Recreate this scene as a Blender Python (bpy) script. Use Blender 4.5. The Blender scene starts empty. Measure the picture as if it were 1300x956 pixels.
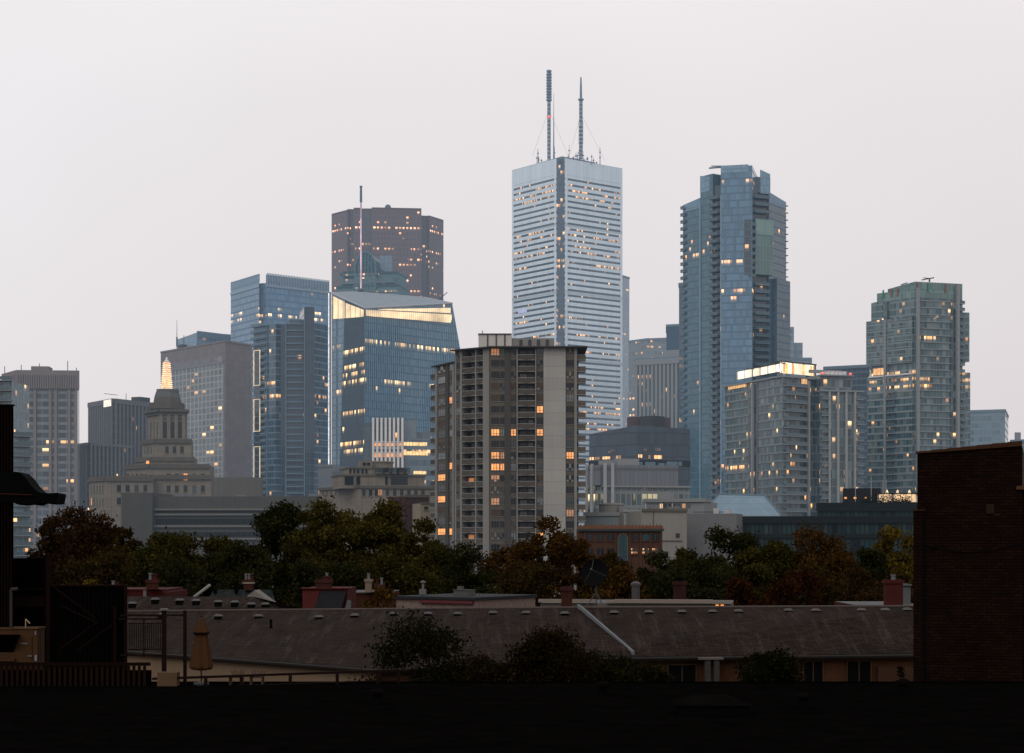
import bpy, math, random
import numpy as np
from mathutils import Vector

# ------------------------------------------------------------------ scene frame
F, H, CX, HY = 2200.0, 15.0, 650.0, 690.0      # lens in px of the 1300 px photo, eye height, centre column, horizon row
scene = bpy.context.scene
COL = scene.collection

def XY(px, D): return ((px - CX) / F * D, D)
def Z(py, D): return H - (py - HY) / F * D
def P(px, py, D): return Vector(((px - CX) / F * D, D, Z(py, D)))

# ------------------------------------------------------------------ node helpers
class N:
    def __init__(s, name):
        s.m = bpy.data.materials.new(name); s.m.use_nodes = True
        s.t = s.m.node_tree; s.t.nodes.clear()
        s.out = s.t.nodes.new('ShaderNodeOutputMaterial')
    def n(s, typ, **kw):
        x = s.t.nodes.new(typ)
        for k, v in kw.items(): setattr(x, k, v)
        return x
    def link(s, a, b): s.t.links.new(a, b)
    def put(s, sock, v):
        if hasattr(v, 'is_linked') or hasattr(v, 'node'): s.link(v, sock)
        else:
            if isinstance(v, (tuple, list)) and len(v) == 3 and sock.type == 'RGBA': v = (*v, 1)
            sock.default_value = v
    def math(s, op, a, b=None, c=None):
        x = s.n('ShaderNodeMath', operation=op); s.put(x.inputs[0], a)
        if b is not None: s.put(x.inputs[1], b)
        if c is not None: s.put(x.inputs[2], c)
        return x.outputs[0]
    def mix(s, f, a, b, blend='MIX'):
        x = s.n('ShaderNodeMix', data_type='RGBA', blend_type=blend)
        s.put(x.inputs[0], f); s.put(x.inputs[6], a); s.put(x.inputs[7], b)
        return x.outputs[2]
    def vec(s, a, b, c=0.0):
        x = s.n('ShaderNodeCombineXYZ'); s.put(x.inputs[0], a); s.put(x.inputs[1], b); s.put(x.inputs[2], c)
        return x.outputs[0]
    def uv(s):
        x = s.n('ShaderNodeUVMap'); y = s.n('ShaderNodeSeparateXYZ'); s.link(x.outputs[0], y.inputs[0])
        return x.outputs[0], y.outputs[0], y.outputs[1]
    def noise(s, vec, scale, detail=3.0, rough=0.55):
        x = s.n('ShaderNodeTexNoise'); s.link(vec, x.inputs['Vector'])
        x.inputs['Scale'].default_value = scale; x.inputs['Detail'].default_value = detail; x.inputs['Roughness'].default_value = rough
        return x.outputs[0]
    def white(s, vec):
        x = s.n('ShaderNodeTexWhiteNoise', noise_dimensions='3D'); s.link(vec, x.inputs[0])
        return x.outputs[0], x.outputs[1]
    def bsdf(s, color, rough=0.6, spec=0.5, ior=1.5, metal=0.0, emis=None, estr=None, normal=None, alpha=None):
        b = s.n('ShaderNodeBsdfPrincipled')
        s.put(b.inputs['Base Color'], color); s.put(b.inputs['Roughness'], rough)
        s.put(b.inputs['Specular IOR Level'], spec); s.put(b.inputs['IOR'], ior); s.put(b.inputs['Metallic'], metal)
        if emis is not None:
            s.put(b.inputs['Emission Color'], emis); s.put(b.inputs['Emission Strength'], estr if estr is not None else 1.0)
            try: s.m.cycles.emission_sampling = 'NONE'
            except Exception: pass
        if normal is not None: s.link(normal, b.inputs['Normal'])
        s.link(b.outputs[0], s.out.inputs[0])
        return s.m

def plain(name, col, rough=0.7, var=0.25, scale=0.6, spec=0.05, streak=0.0, metal=0.0, panel=None, bump=0.0):
    """weathered matt surface: blotches, vertical rain streaks, optional panel joints (w,h in metres)"""
    n = N(name); g = n.n('ShaderNodeNewGeometry'); pos = g.outputs['Position']
    a = n.noise(pos, scale, 4)
    k = n.math('MULTIPLY_ADD', a, 2 * var, 1 - var)
    if streak:
        mp = n.n('ShaderNodeMapping'); mp.inputs['Scale'].default_value = (1.2, 1.2, 0.05); n.link(pos, mp.inputs[0])
        st = n.noise(mp.outputs[0], 1.0, 4, 0.7)
        k = n.math('MULTIPLY', k, n.math('MULTIPLY_ADD', st, 2 * streak, 1 - streak))
    if panel:
        _, u, v = n.uv()
        ju = n.math('LESS_THAN', n.math('FRACT', n.math('DIVIDE', u, panel[0])), panel[2])
        jv = n.math('LESS_THAN', n.math('FRACT', n.math('DIVIDE', v, panel[1])), panel[2])
        j = n.math('MAXIMUM', ju, jv)
        k = n.math('MULTIPLY', k, n.math('MULTIPLY_ADD', j, -0.3, 1.0))
        r, _c = n.white(n.vec(n.math('FLOOR', n.math('DIVIDE', u, panel[0])), n.math('FLOOR', n.math('DIVIDE', v, panel[1]))))
        k = n.math('MULTIPLY', k, n.math('MULTIPLY_ADD', r, 0.14, 0.93))
    c = n.mix(1.0, col, n.vec(k, k, k), 'MULTIPLY')
    nm = None
    if bump:
        b = n.n('ShaderNodeBump'); b.inputs['Strength'].default_value = bump; n.link(n.noise(pos, scale * 12, 3), b.inputs['Height']); nm = b.outputs[0]
    return n.bsdf(c, rough, spec, metal=metal, normal=nm)

WARM = (1.0, 0.40, 0.11); PALE = (1.0, 0.62, 0.29)
def facade(name, fh, bw, glass, frame, sp=0.3, mu=0.1, spcol=None, lit=0.03, litf=0.08, lstr=1.3, rough=0.15,
           vary=0.3, seed=0, ior=1.52, warm=WARM, pale=PALE, patch=0.05, thr=0.48, green=0.0, big=0.0):
    """glazed wall in metres of the UV: storeys fh, bays bw, spandrel share sp, mullion share mu, lit cells"""
    n = N(name); uv, u, v = n.uv()
    du, dv = n.math('DIVIDE', u, bw), n.math('DIVIDE', v, fh)
    cu, cv, fu, fv = n.math('FLOOR', du), n.math('FLOOR', dv), n.math('FRACT', du), n.math('FRACT', dv)
    r1, c1 = n.white(n.vec(n.math('ADD', cu, seed * 13.7), cv, 0.5))
    sc = n.n('ShaderNodeSeparateColor'); n.link(c1, sc.inputs[0])
    r2, r3 = sc.outputs[1], sc.outputs[2]
    rf, _ = n.white(n.vec(cv, seed * 3.1 + 7.0, 1.5))
    nz = n.noise(n.vec(n.math('MULTIPLY', u, patch), n.math('MULTIPLY_ADD', cv, 3.71, seed * 1.7)), 1.0, 1.5)
    lf = n.math('MULTIPLY', n.math('LESS_THAN', rf, litf), n.math('GREATER_THAN', nz, thr))
    on = n.math('LESS_THAN', r1, n.math('MULTIPLY_ADD', lf, 0.72, lit))
    win = n.math('MULTIPLY', n.math('GREATER_THAN', fv, sp), n.math('GREATER_THAN', fu, mu))
    k = n.math('MULTIPLY_ADD', r2, 2 * vary, 1 - vary)  # per-pane tone in the base colour, in place of uneven reflections
    if big:                                                   # broad soft reflections painted into the glass colour
        bn = n.noise(uv, 0.03, 3); k = n.math('MULTIPLY', k, n.math('MULTIPLY_ADD', bn, 2 * big, 1 - big))
    gcol = n.mix(1.0, glass, n.vec(k, k, k), 'MULTIPLY')
    r5, c5 = n.white(n.vec(n.math('ADD', cu, seed * 5.3 + 91.0), cv, 2.5)); s5 = n.n('ShaderNodeSeparateColor'); n.link(c5, s5.inputs[0])
    if green:                                                 # blinds, and sky reflections painted as paler panes, among the dark ones
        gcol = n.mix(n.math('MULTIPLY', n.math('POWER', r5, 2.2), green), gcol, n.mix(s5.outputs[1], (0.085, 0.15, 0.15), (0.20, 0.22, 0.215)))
    wall = n.mix(n.math('LESS_THAN', fv, sp), frame, spcol or frame)
    wn = n.noise(uv, 0.08, 3); wk = n.math('MULTIPLY_ADD', wn, 0.3, 0.85)
    wall = n.mix(1.0, wall, n.vec(wk, wk, wk), 'MULTIPLY')
    col = n.mix(win, wall, gcol)
    ec = n.mix(r3, warm, pale)
    # lamps sit high in a room: brighter near the window head
    part_ = n.math('LESS_THAN', n.math('ABSOLUTE', n.math('SUBTRACT', fu, n.math('MULTIPLY_ADD', s5.outputs[2], 0.5, 0.3))), n.math('MULTIPLY_ADD', s5.outputs[0], 0.55, 0.22))
    es = n.math('MULTIPLY', n.math('MULTIPLY', on, n.math('MULTIPLY', win, n.math('MULTIPLY_ADD', part_, 0.85, 0.15))), n.math('MULTIPLY', n.math('MULTIPLY_ADD', n.math('POWER', r2, 1.6), 1.15, 0.16), lstr))
    hb = n.math('MULTIPLY', n.math('SUBTRACT', fv, sp), 1.0 / (1.0 - sp)); hr = n.n('ShaderNodeMapRange', interpolation_type='SMOOTHSTEP'); n.link(hb, hr.inputs[0])
    hr.inputs[1].default_value = 0.25; hr.inputs[2].default_value = 0.72; hr.inputs[3].default_value = 0.05; hr.inputs[4].default_value = 1.1
    es = n.math('MULTIPLY', es, hr.outputs[0])
    rg = n.math('MULTIPLY_ADD', win, rough - 0.55, 0.55)
    return n.bsdf(col, rg, 0.5, ior=ior, emis=ec, estr=es)

def emit(name, col, s, mull=None, ns=0.9):
    n = N(name); k = s
    uv, u, v = n.uv()
    nz = n.noise(n.n('ShaderNodeNewGeometry').outputs['Position'], ns, 3, 0.6); k = n.math('MAXIMUM', n.math('MULTIPLY_ADD', nz, 2.4 * s, -0.25 * s), 0.15 * s)
    if mull:
        m = n.math('GREATER_THAN', n.math('FRACT', n.math('DIVIDE', u, mull)), 0.14)
        k = n.math('MULTIPLY', k, n.math('MULTIPLY_ADD', m, 0.75, 0.25))
    return n.bsdf((0.2, 0.18, 0.15), 0.5, emis=col, estr=k)

def brickmat(name, c1, c2, mortar, bw=0.22, bh=0.075, var=0.35):
    n = N(name); uv, u, v = n.uv()
    b = n.n('ShaderNodeTexBrick'); n.link(uv, b.inputs['Vector']); b.inputs['Scale'].default_value = 1.0
    b.inputs['Brick Width'].default_value = bw; b.inputs['Row Height'].default_value = bh; b.inputs['Mortar Size'].default_value = bh * 0.12
    for i, c in ((1, c1), (2, c2), (3, mortar)): b.inputs[i].default_value = (*c, 1)
    k = n.math('MULTIPLY_ADD', n.noise(uv, 0.7, 5, 0.65), 2 * var, 1 - var)
    k2 = n.math('MULTIPLY_ADD', n.noise(uv, 4.0, 3), 0.6, 0.7)
    k = n.math('MULTIPLY', k, k2)
    c = n.mix(1.0, b.outputs[0], n.vec(k, k, k), 'MULTIPLY')
    bp = n.n('ShaderNodeBump'); bp.inputs['Strength'].default_value = 0.4; bp.inputs['Distance'].default_value = 0.01
    n.link(b.outputs[1], bp.inputs['Height']); bp.invert = True
    return n.bsdf(c, 0.9, 0.02, normal=bp.outputs[0])

def shingle(name, col):
    n = N(name); uv, u, v = n.uv()
    b = n.n('ShaderNodeTexBrick'); n.link(uv, b.inputs['Vector']); b.inputs['Scale'].default_value = 1.0
    b.inputs['Brick Width'].default_value = 0.55; b.inputs['Row Height'].default_value = 0.28; b.inputs['Mortar Size'].default_value = 0.02
    d = tuple(x * 0.7 for x in col); e = tuple(x * 1.35 for x in col)
    for i, c in ((1, d), (2, e), (3, tuple(x * 0.4 for x in col))): b.inputs[i].default_value = (*c, 1)
    k = n.math('MULTIPLY', n.math('MULTIPLY_ADD', n.noise(uv, 0.25, 5, 0.7), 1.2, 0.4), n.math('MULTIPLY_ADD', n.noise(uv, 6.0, 3, 0.7), 2.0, 0.0))
    mp = n.n('ShaderNodeMapping'); mp.inputs['Scale'].default_value = (2.6, 0.16, 1); mp.inputs['Rotation'].default_value = (0, 0, 0.25); n.link(uv, mp.inputs[0])
    st = n.noise(mp.outputs[0], 0.9, 3, 0.6)
    s2 = n.n('ShaderNodeMapRange'); n.link(st, s2.inputs[0]); s2.inputs[1].default_value = 0.52; s2.inputs[2].default_value = 0.72
    sp = n.noise(uv, 7.0, 3)
    lite = n.math('MULTIPLY', s2.outputs[0], n.math('GREATER_THAN', sp, 0.5))
    c = n.mix(1.0, b.outputs[0], n.vec(k, k, k), 'MULTIPLY')
    c = n.mix(n.math('MULTIPLY', lite, 0.24), c, (0.12, 0.112, 0.11))
    return n.bsdf(c, 0.95, 0.02)

def leafmat(name, dark, mid, lite):
    dark = tuple((a * .5 + b * .5) * 1.15 for a, b in zip(dark, mid)); mid = tuple(b * 1.12 for b in mid); lite = tuple(a * .68 + b * .32 for a, b in zip(lite, mid))
    n = N(name); g = n.n('ShaderNodeNewGeometry')
    r = n.n('ShaderNodeValToRGB'); n.link(g.outputs['Random Per Island'], r.inputs[0])
    e = r.color_ramp.elements; e[0].position = 0.1; e[0].color = (*dark, 1); e[1].position = 0.95; e[1].color = (*lite, 1)
    x = e.new(0.55); x.color = (*mid, 1)
    k = n.math('MULTIPLY_ADD', n.noise(g.outputs['Position'], 0.45, 3), 1.7, 0.15)
    c = n.mix(1.0, r.outputs[0], n.vec(k, k, k), 'MULTIPLY')
    d = n.n('ShaderNodeBsdfDiffuse'); t = n.n('ShaderNodeBsdfTranslucent'); m = n.n('ShaderNodeMixShader'); m.inputs[0].default_value = 0.25
    n.link(c, d.inputs[0]); n.link(c, t.inputs[0]); n.link(d.outputs[0], m.inputs[1]); n.link(t.outputs[0], m.inputs[2]); n.link(m.outputs[0], n.out.inputs[0])
    return n.m

# ------------------------------------------------------------------ mesh helpers
class MB:
    def __init__(s): s.v = []; s.f = []; s.uv = []; s.mi = []
    def poly(s, pts, uvs=None, m=0):
        b = len(s.v); s.v += [tuple(p) for p in pts]; s.f.append(tuple(range(b, b + len(pts))))
        if uvs is None:
            p0 = Vector(pts[0]); d = (Vector(pts[1]) - p0); d = d.normalized() if d.length > 1e-9 else Vector((1, 0, 0))
            nn = d.cross(Vector(pts[2]) - p0); e = nn.normalized().cross(d) if nn.length > 1e-9 else Vector((0, 0, 1))
            uvs = [((Vector(p) - p0).dot(d), (Vector(p) - p0).dot(e)) for p in pts]
        s.uv += list(uvs); s.mi.append(m)
    def hexa(s, p, m=0, uvs=None):
        """p: 4 bottom corners (ccw from above) then 4 top corners"""
        w = [(Vector(p[(i + 1) % 4]) - Vector(p[i])).length for i in range(4)]; c = 0
        for i in range(4):
            j = (i + 1) % 4
            s.poly((p[i], p[j], p[j + 4], p[i + 4]), ((c, p[i][2]), (c + w[i], p[j][2]), (c + w[i], p[j + 4][2]), (c, p[i + 4][2])), m); c += w[i]
        s.poly(p[4:8], None, m); s.poly((p[3], p[2], p[1], p[0]), None, m)
    def box(s, x0, x1, y0, y1, z0, z1, m=0):
        s.hexa([(x0, y0, z0), (x1, y0, z0), (x1, y1, z0), (x0, y1, z0), (x0, y0, z1), (x1, y0, z1), (x1, y1, z1), (x0, y1, z1)], m)
    def prism(s, pts, z0, z1, m=0, mtop=None, u0=0.0):
        """pts: footprint (x,y); z1 a number or one height per corner"""
        k = len(pts); zt = z1 if isinstance(z1, (list, tuple)) else [z1] * k; zb = z0 if isinstance(z0, (list, tuple)) else [z0] * k
        c = u0
        for i in range(k):
            j = (i + 1) % k; a, b = pts[i], pts[j]; w = math.hypot(b[0] - a[0], b[1] - a[1])
            s.poly(((*a, zb[i]), (*b, zb[j]), (*b, zt[j]), (*a, zt[i])), ((c, zb[i]), (c + w, zb[j]), (c + w, zt[j]), (c, zt[i])), m); c += w
        s.poly([(*p, z) for p, z in zip(pts, zt)], None, m if mtop is None else mtop)
        s.poly([(*p, z) for p, z in reversed(list(zip(pts, zb)))], None, m if mtop is None else mtop)
    def tube(s, a, b, r0, r1=None, n=8, m=0, cap=True):
        a, b = Vector(a), Vector(b); r1 = r0 if r1 is None else r1; d = (b - a); L = d.length; d.normalize()
        x = d.orthogonal().normalized(); y = d.cross(x); A = []; B = []
        for i in range(n):
            t = 2 * math.pi * i / n; q = x * math.cos(t) + y * math.sin(t); A.append(a + q * r0); B.append(b + q * r1)
        for i in range(n):
            j = (i + 1) % n; s.poly((A[i], A[j], B[j], B[i]), ((i * r0, 0), ((i + 1) * r0, 0), ((i + 1) * r0, L), (i * r0, L)), m)
        if cap: s.poly(B, None, m); s.poly(A[::-1], None, m)
    def lathe(s, c, prof, n=16, m=0):
        """prof: (radius, z) from bottom to top round centre c"""
        R = [[(c[0] + r * math.cos(2 * math.pi * i / n), c[1] + r * math.sin(2 * math.pi * i / n), z) for i in range(n)] for r, z in prof]
        for k in range(len(R) - 1):
            for i in range(n):
                j = (i + 1) % n; s.poly((R[k][i], R[k][j], R[k + 1][j], R[k + 1][i]), None, m)
        s.poly(R[-1], None, m); s.poly(R[0][::-1], None, m)
    def build(s, name, mats, parent=None, smooth=False):
        if not isinstance(mats, (list, tuple)): mats = [mats]
        me = bpy.data.meshes.new(name)
        o0 = parent_world(parent)
        me.from_pydata([(v[0] - o0[0], v[1] - o0[1], v[2] - o0[2]) for v in s.v], [], s.f)
        l = me.uv_layers.new(name='UVMap'); l.data.foreach_set('uv', np.array(s.uv, dtype=np.float32).ravel())
        for m in mats: me.materials.append(m)
        me.polygons.foreach_set('material_index', s.mi)
        if smooth: me.polygons.foreach_set('use_smooth', [True] * len(s.f))
        me.update()
        o = bpy.data.objects.new(name, me); COL.objects.link(o)
        if parent is not None: o.parent = parent
        return o

def parent_world(p):
    v = Vector((0, 0, 0))
    while p is not None: v = v + p.location; p = p.parent
    return v

def thing(name, label, cat, loc, group=None):
    o = bpy.data.objects.new(name, None); COL.objects.link(o); o.location = loc; o.empty_display_size = 0.5
    o['label'] = label; o['category'] = cat
    if group: o['group'] = group
    return o
def tag(o, label, cat, group=None):
    o['label'] = label; o['category'] = cat
    if group: o['group'] = group
    return o
def struct(o): o['kind'] = 'structure'; return o

class Face:
    """vertical wall line from A (left) to B (right) seen from the street side; u along it, o outward"""
    def __init__(s, a, b):
        s.a = Vector(XY(*a)); s.b = Vector(XY(*b)); s.d = (s.b - s.a); s.L = s.d.length; s.d.normalize(); s.n = Vector((s.d.y, -s.d.x))
    def u(s, px):
        k = (px - CX) / F                      # x = k*y
        den = s.d.x - k * s.d.y
        return (k * s.a.y - s.a.x) / den
    def D(s, px): return s.a.y + s.d.y * s.u(px)
    def z(s, px, py): return Z(py, s.D(px))
    def pt(s, u, z, o=0.0): q = s.a + s.d * u + s.n * o; return (q.x, q.y, z)
    def box(s, mb, u0, u1, z0, z1, o0, o1, m=0):
        """o0 inner, o1 outer"""
        c = [(u0, o1), (u1, o1), (u1, o0), (u0, o0)]
        ps = [s.pt(u, z0, o) for u, o in c] + [s.pt(u, z1, o) for u, o in c]
        b = len(mb.v)
        uvs = [((u0, z0), (u1, z0), (u1, z1), (u0, z1)), ((o1, z0), (o0, z0), (o0, z1), (o1, z1)), ((u1, z0), (u0, z0), (u0, z1), (u1, z1)), ((o0, z0), (o1, z0), (o1, z1), (o0, z1))]
        for i in range(4):
            j = (i + 1) % 4; mb.poly((ps[i], ps[j], ps[j + 4], ps[i + 4]), uvs[i], m)
        mb.poly(ps[4:8], None, m); mb.poly((ps[3], ps[2], ps[1], ps[0]), None, m)
    def pbox(s, mb, x0, x1, y0, y1, o0, o1, m=0, ref=None):
        """the same in photo columns/rows (y0 upper row, y1 lower row) read on this wall"""
        r = ref if ref is not None else (x0 + x1) / 2
        s.box(mb, s.u(x0), s.u(x1), s.z(r, y1), s.z(r, y0), o0, o1, m)
    def block(s, mb, z0, z1, depth, m=0, mtop=None, x0=None, x1=None, o=0.0):
        u0 = 0 if x0 is None else s.u(x0); u1 = s.L if x1 is None else s.u(x1)
        p = [s.pt(u0, 0, o)[:2], s.pt(u1, 0, o)[:2], s.pt(u1, 0, -depth)[:2], s.pt(u0, 0, -depth)[:2]]
        mb.prism(p, z0, z1, m, mtop, u0)

def base(*pd):
    q = [XY(*a) for a in pd]; return (sum(p[0] for p in q) / len(q), sum(p[1] for p in q) / len(q), 0)

def many(name, parent, items, limit=100):
    """items: (draw(mb), mats) - the first `limit` become parts of their own, the rest one part of kind stuff"""
    for draw, mats in items[:limit]:
        mb = MB(); draw(mb); mb.build(name, mats, parent)
    rest = items[limit:]
    if rest:
        mb = MB(); allm = []
        for draw, mats in rest:
            ms = mats if isinstance(mats, (list, tuple)) else [mats]
            for q in ms:
                if q not in allm: allm.append(q)
            k = len(mb.mi); draw(mb)
            for i in range(k, len(mb.mi)): mb.mi[i] = allm.index(ms[mb.mi[i]])
        o = mb.build(name, allm, parent); o['kind'] = 'stuff'

# ------------------------------------------------------------------ materials
ROOFM = plain('roof_membrane', (0.09, 0.09, 0.095), 0.9, 0.3)
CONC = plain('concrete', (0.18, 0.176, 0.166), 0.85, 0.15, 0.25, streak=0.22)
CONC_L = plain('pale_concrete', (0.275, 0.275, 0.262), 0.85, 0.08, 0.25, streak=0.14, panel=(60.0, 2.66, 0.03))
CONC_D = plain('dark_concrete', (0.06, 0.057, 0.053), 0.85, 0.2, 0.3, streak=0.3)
CONC_B = plain('brown_brick_panel', (0.095, 0.084, 0.072), 0.85, 0.2, 0.5, streak=0.2)
LIME = plain('limestone', (0.165, 0.145, 0.117), 0.85, 0.18, 0.2, streak=0.25, panel=(3.0, 1.2, 0.06))
LIME_D = plain('weathered_limestone', (0.09, 0.08, 0.066), 0.85, 0.25, 0.25, streak=0.3)
GREYB = plain('grey_rib_stone', (0.135, 0.135, 0.145), 0.8, 0.12, 0.15, streak=0.12)
DARKG = plain('dark_glass', (0.025, 0.035, 0.045), 0.12, 0.3, 0.2, spec=0.5)
METAL = plain('galvanised_metal', (0.35, 0.36, 0.38), 0.45, 0.2, 2.0, metal=0.3)
STEEL_B = plain('blue_grey_steel', (0.12, 0.17, 0.22), 0.6, 0.2)
STEEL_D = plain('dark_steel', (0.05, 0.055, 0.06), 0.6, 0.2)
WHITE = plain('white_cladding', (0.62, 0.71, 0.78), 0.6, 0.05, 0.1, panel=(3.0, 50.0, 0.05))
WHITEP = plain('white_paint', (0.6, 0.6, 0.6), 0.7, 0.1)
TEAL = plain('teal_copper_cladding', (0.07, 0.15, 0.165), 0.5, 0.2, 0.2, panel=(2.2, 3.6, 0.12))
TEAL_D = plain('dark_teal_glass', (0.025, 0.06, 0.075), 0.2, 0.2)
LIT = emit('lit_window_glow', (1.0, 0.34, 0.065), 1.1)
LIT_D = emit('dim_window_glow', (0.75, 0.26, 0.07), 0.42)
LIT_W = emit('pale_lamp_glow', (1.0, 0.74, 0.45), 1.3)
REDL = emit('red_lamp', (1.0, 0.06, 0.05), 1.6)
WHITEL = emit('white_light_tube', (0.85, 0.92, 1.0), 1.0)
CREAML = emit('cream_light_tube', (1.0, 0.82, 0.62), 1.1)
GL_A = plain('window_glass_blue', (0.028, 0.046, 0.056), 0.1, 0.6, 0.6, spec=0.4)
GL_B = plain('window_glass_grey', (0.12, 0.145, 0.15), 0.15, 0.6, 0.8, spec=0.4)
GL_C = plain('window_glass_dark', (0.007, 0.010, 0.013), 0.1, 0.5, 0.35, spec=0.25)
CURT = plain('window_with_curtain', (0.075, 0.05, 0.035), 0.6, 0.5, 0.5)
FRAME = plain('window_frame_dark', (0.05, 0.05, 0.05), 0.5, 0.1)
FRAME_L = plain('window_frame_light', (0.34, 0.34, 0.33), 0.5, 0.1)
RAILG = plain('balcony_rail_glass', (0.05, 0.085, 0.105), 0.12, 0.15, 0.3, spec=0.5)
SLAB = plain('balcony_slab', (0.20, 0.225, 0.235), 0.8, 0.1, 0.3)
SLAB_B = plain('blue_slab_edge', (0.115, 0.175, 0.225), 0.5, 0.1, 0.3)

# ------------------------------------------------------------------ camera, sky, sun, haze
cam = bpy.data.cameras.new('camera'); co = bpy.data.objects.new('camera', cam); COL.objects.link(co)
co.location = (0, 0, H); co.rotation_euler = (math.radians(90), 0, 0)
cam.sensor_width = 36; cam.lens = F / 1300 * 36; cam.shift_y = (HY - 478) / 1300; cam.clip_start = 0.1; cam.clip_end = 12000
scene.camera = co
scene.view_settings.view_transform = 'Standard'; scene.view_settings.look = 'None'; scene.view_settings.exposure = 0
scene.cycles.max_bounces = 5; scene.cycles.diffuse_bounces = 2; scene.cycles.glossy_bounces = 2; scene.cycles.transmission_bounces = 2; scene.cycles.volume_bounces = 0
scene.cycles.use_denoising = True

SUN_EL, SUN_AZ = 38.0, 205.0        # soft light from high behind the camera, a little to the left
w = bpy.data.worlds.new('World'); scene.world = w; w.use_nodes = True; t = w.node_tree; t.nodes.clear()
wo = t.nodes.new('ShaderNodeOutputWorld'); sky = t.nodes.new('ShaderNodeTexSky'); sky.sky_type = 'NISHITA'; sky.sun_disc = False
sky.sun_elevation = math.radians(SUN_EL); sky.sun_rotation = math.radians(SUN_AZ); sky.dust_density = 4.0
b1 = t.nodes.new('ShaderNodeBackground'); b1.inputs[1].default_value = 0.06; t.links.new(sky.outputs[0], b1.inputs[0])
tc = t.nodes.new('ShaderNodeTexCoord'); sx = t.nodes.new('ShaderNodeSeparateXYZ'); t.links.new(tc.outputs['Generated'], sx.inputs[0])
nz = t.nodes.new('ShaderNodeTexNoise'); nz.inputs['Scale'].default_value = 3.0; nz.inputs['Detail'].default_value = 3; t.links.new(tc.outputs['Generated'], nz.inputs['Vector'])
ma = t.nodes.new('ShaderNodeMath'); ma.operation = 'MULTIPLY_ADD'; ma.inputs[1].default_value = 0.24; ma.inputs[2].default_value = -0.12; t.links.new(nz.outputs[0], ma.inputs[0])
mx = t.nodes.new('ShaderNodeMath'); mx.operation = 'MULTIPLY_ADD'; mx.inputs[1].default_value = -0.16; t.links.new(sx.outputs[0], mx.inputs[0]); t.links.new(ma.outputs[0], mx.inputs[2])
ad = t.nodes.new('ShaderNodeMath'); ad.operation = 'ADD'; t.links.new(sx.outputs[2], ad.inputs[0]); t.links.new(mx.outputs[0], ad.inputs[1])
rp = t.nodes.new('ShaderNodeValToRGB'); t.links.new(ad.outputs[0], rp.inputs[0]); e = rp.color_ramp.elements
e[0].position = 0.0; e[0].color = (0.79, 0.695, 0.67, 1); e[1].position = 0.9; e[1].color = (0.84, 0.81, 0.80, 1)
for p_, c_ in ((0.10, (0.84, 0.75, 0.72, 1)), (0.20, (0.885, 0.80, 0.77, 1)), (0.32, (0.94, 0.88, 0.855, 1))): x = e.new(p_); x.color = c_
b2 = t.nodes.new('ShaderNodeBackground'); b2.inputs[1].default_value = 1.085; t.links.new(rp.outputs[0], b2.inputs[0])
ms = t.nodes.new('ShaderNodeMixShader'); ms.inputs[0].default_value = 0.96
t.links.new(b1.outputs[0], ms.inputs[1]); t.links.new(b2.outputs[0], ms.inputs[2]); t.links.new(ms.outputs[0], wo.inputs[0])

sl = bpy.data.lights.new('sun', 'SUN'); sl.energy = 0.7; sl.angle = math.radians(35); sl.color = (1.0, 0.95, 0.90)
so = bpy.data.objects.new('sun', sl); COL.objects.link(so)
az = math.radians(SUN_AZ); el = math.radians(SUN_EL)
sd = Vector((math.sin(az) * math.cos(el), math.cos(az) * math.cos(el), math.sin(el))); so.rotation_euler = sd.to_track_quat('Z', 'Y').to_euler()

hz = N('haze'); SIG = 0.00020
va = hz.n('ShaderNodeVolumeAbsorption'); va.inputs[0].default_value = (0, 0, 0, 1); va.inputs[1].default_value = SIG
ve = hz.n('ShaderNodeEmission'); ve.inputs[0].default_value = (0.40, 0.53, 0.68, 1); ve.inputs[1].default_value = SIG
vs = hz.n('ShaderNodeAddShader'); hz.link(va.outputs[0], vs.inputs[0]); hz.link(ve.outputs[0], vs.inputs[1]); hz.link(vs.outputs[0], hz.out.inputs['Volume'])
mb = MB(); mb.box(-900, 900, 330, 1650, -4, 430); struct(mb.build('haze', hz.m))

GROUND = plain('ground', (0.035, 0.036, 0.033), 0.95, 0.4, 0.05)
mb = MB(); mb.poly([(-6000, -200, 0), (6000, -200, 0), (6000, 9000, 0), (-6000, 9000, 0)]); struct(mb.build('ground', GROUND))
ASPH = plain('asphalt', (0.045, 0.045, 0.048), 0.9, 0.25, 0.4)
mb = MB(); mb.poly([(-300, 138, 0.004), (300, 138, 0.004), (300, 147, 0.004), (-300, 147, 0.004)]); struct(mb.build('road', ASPH))

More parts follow.
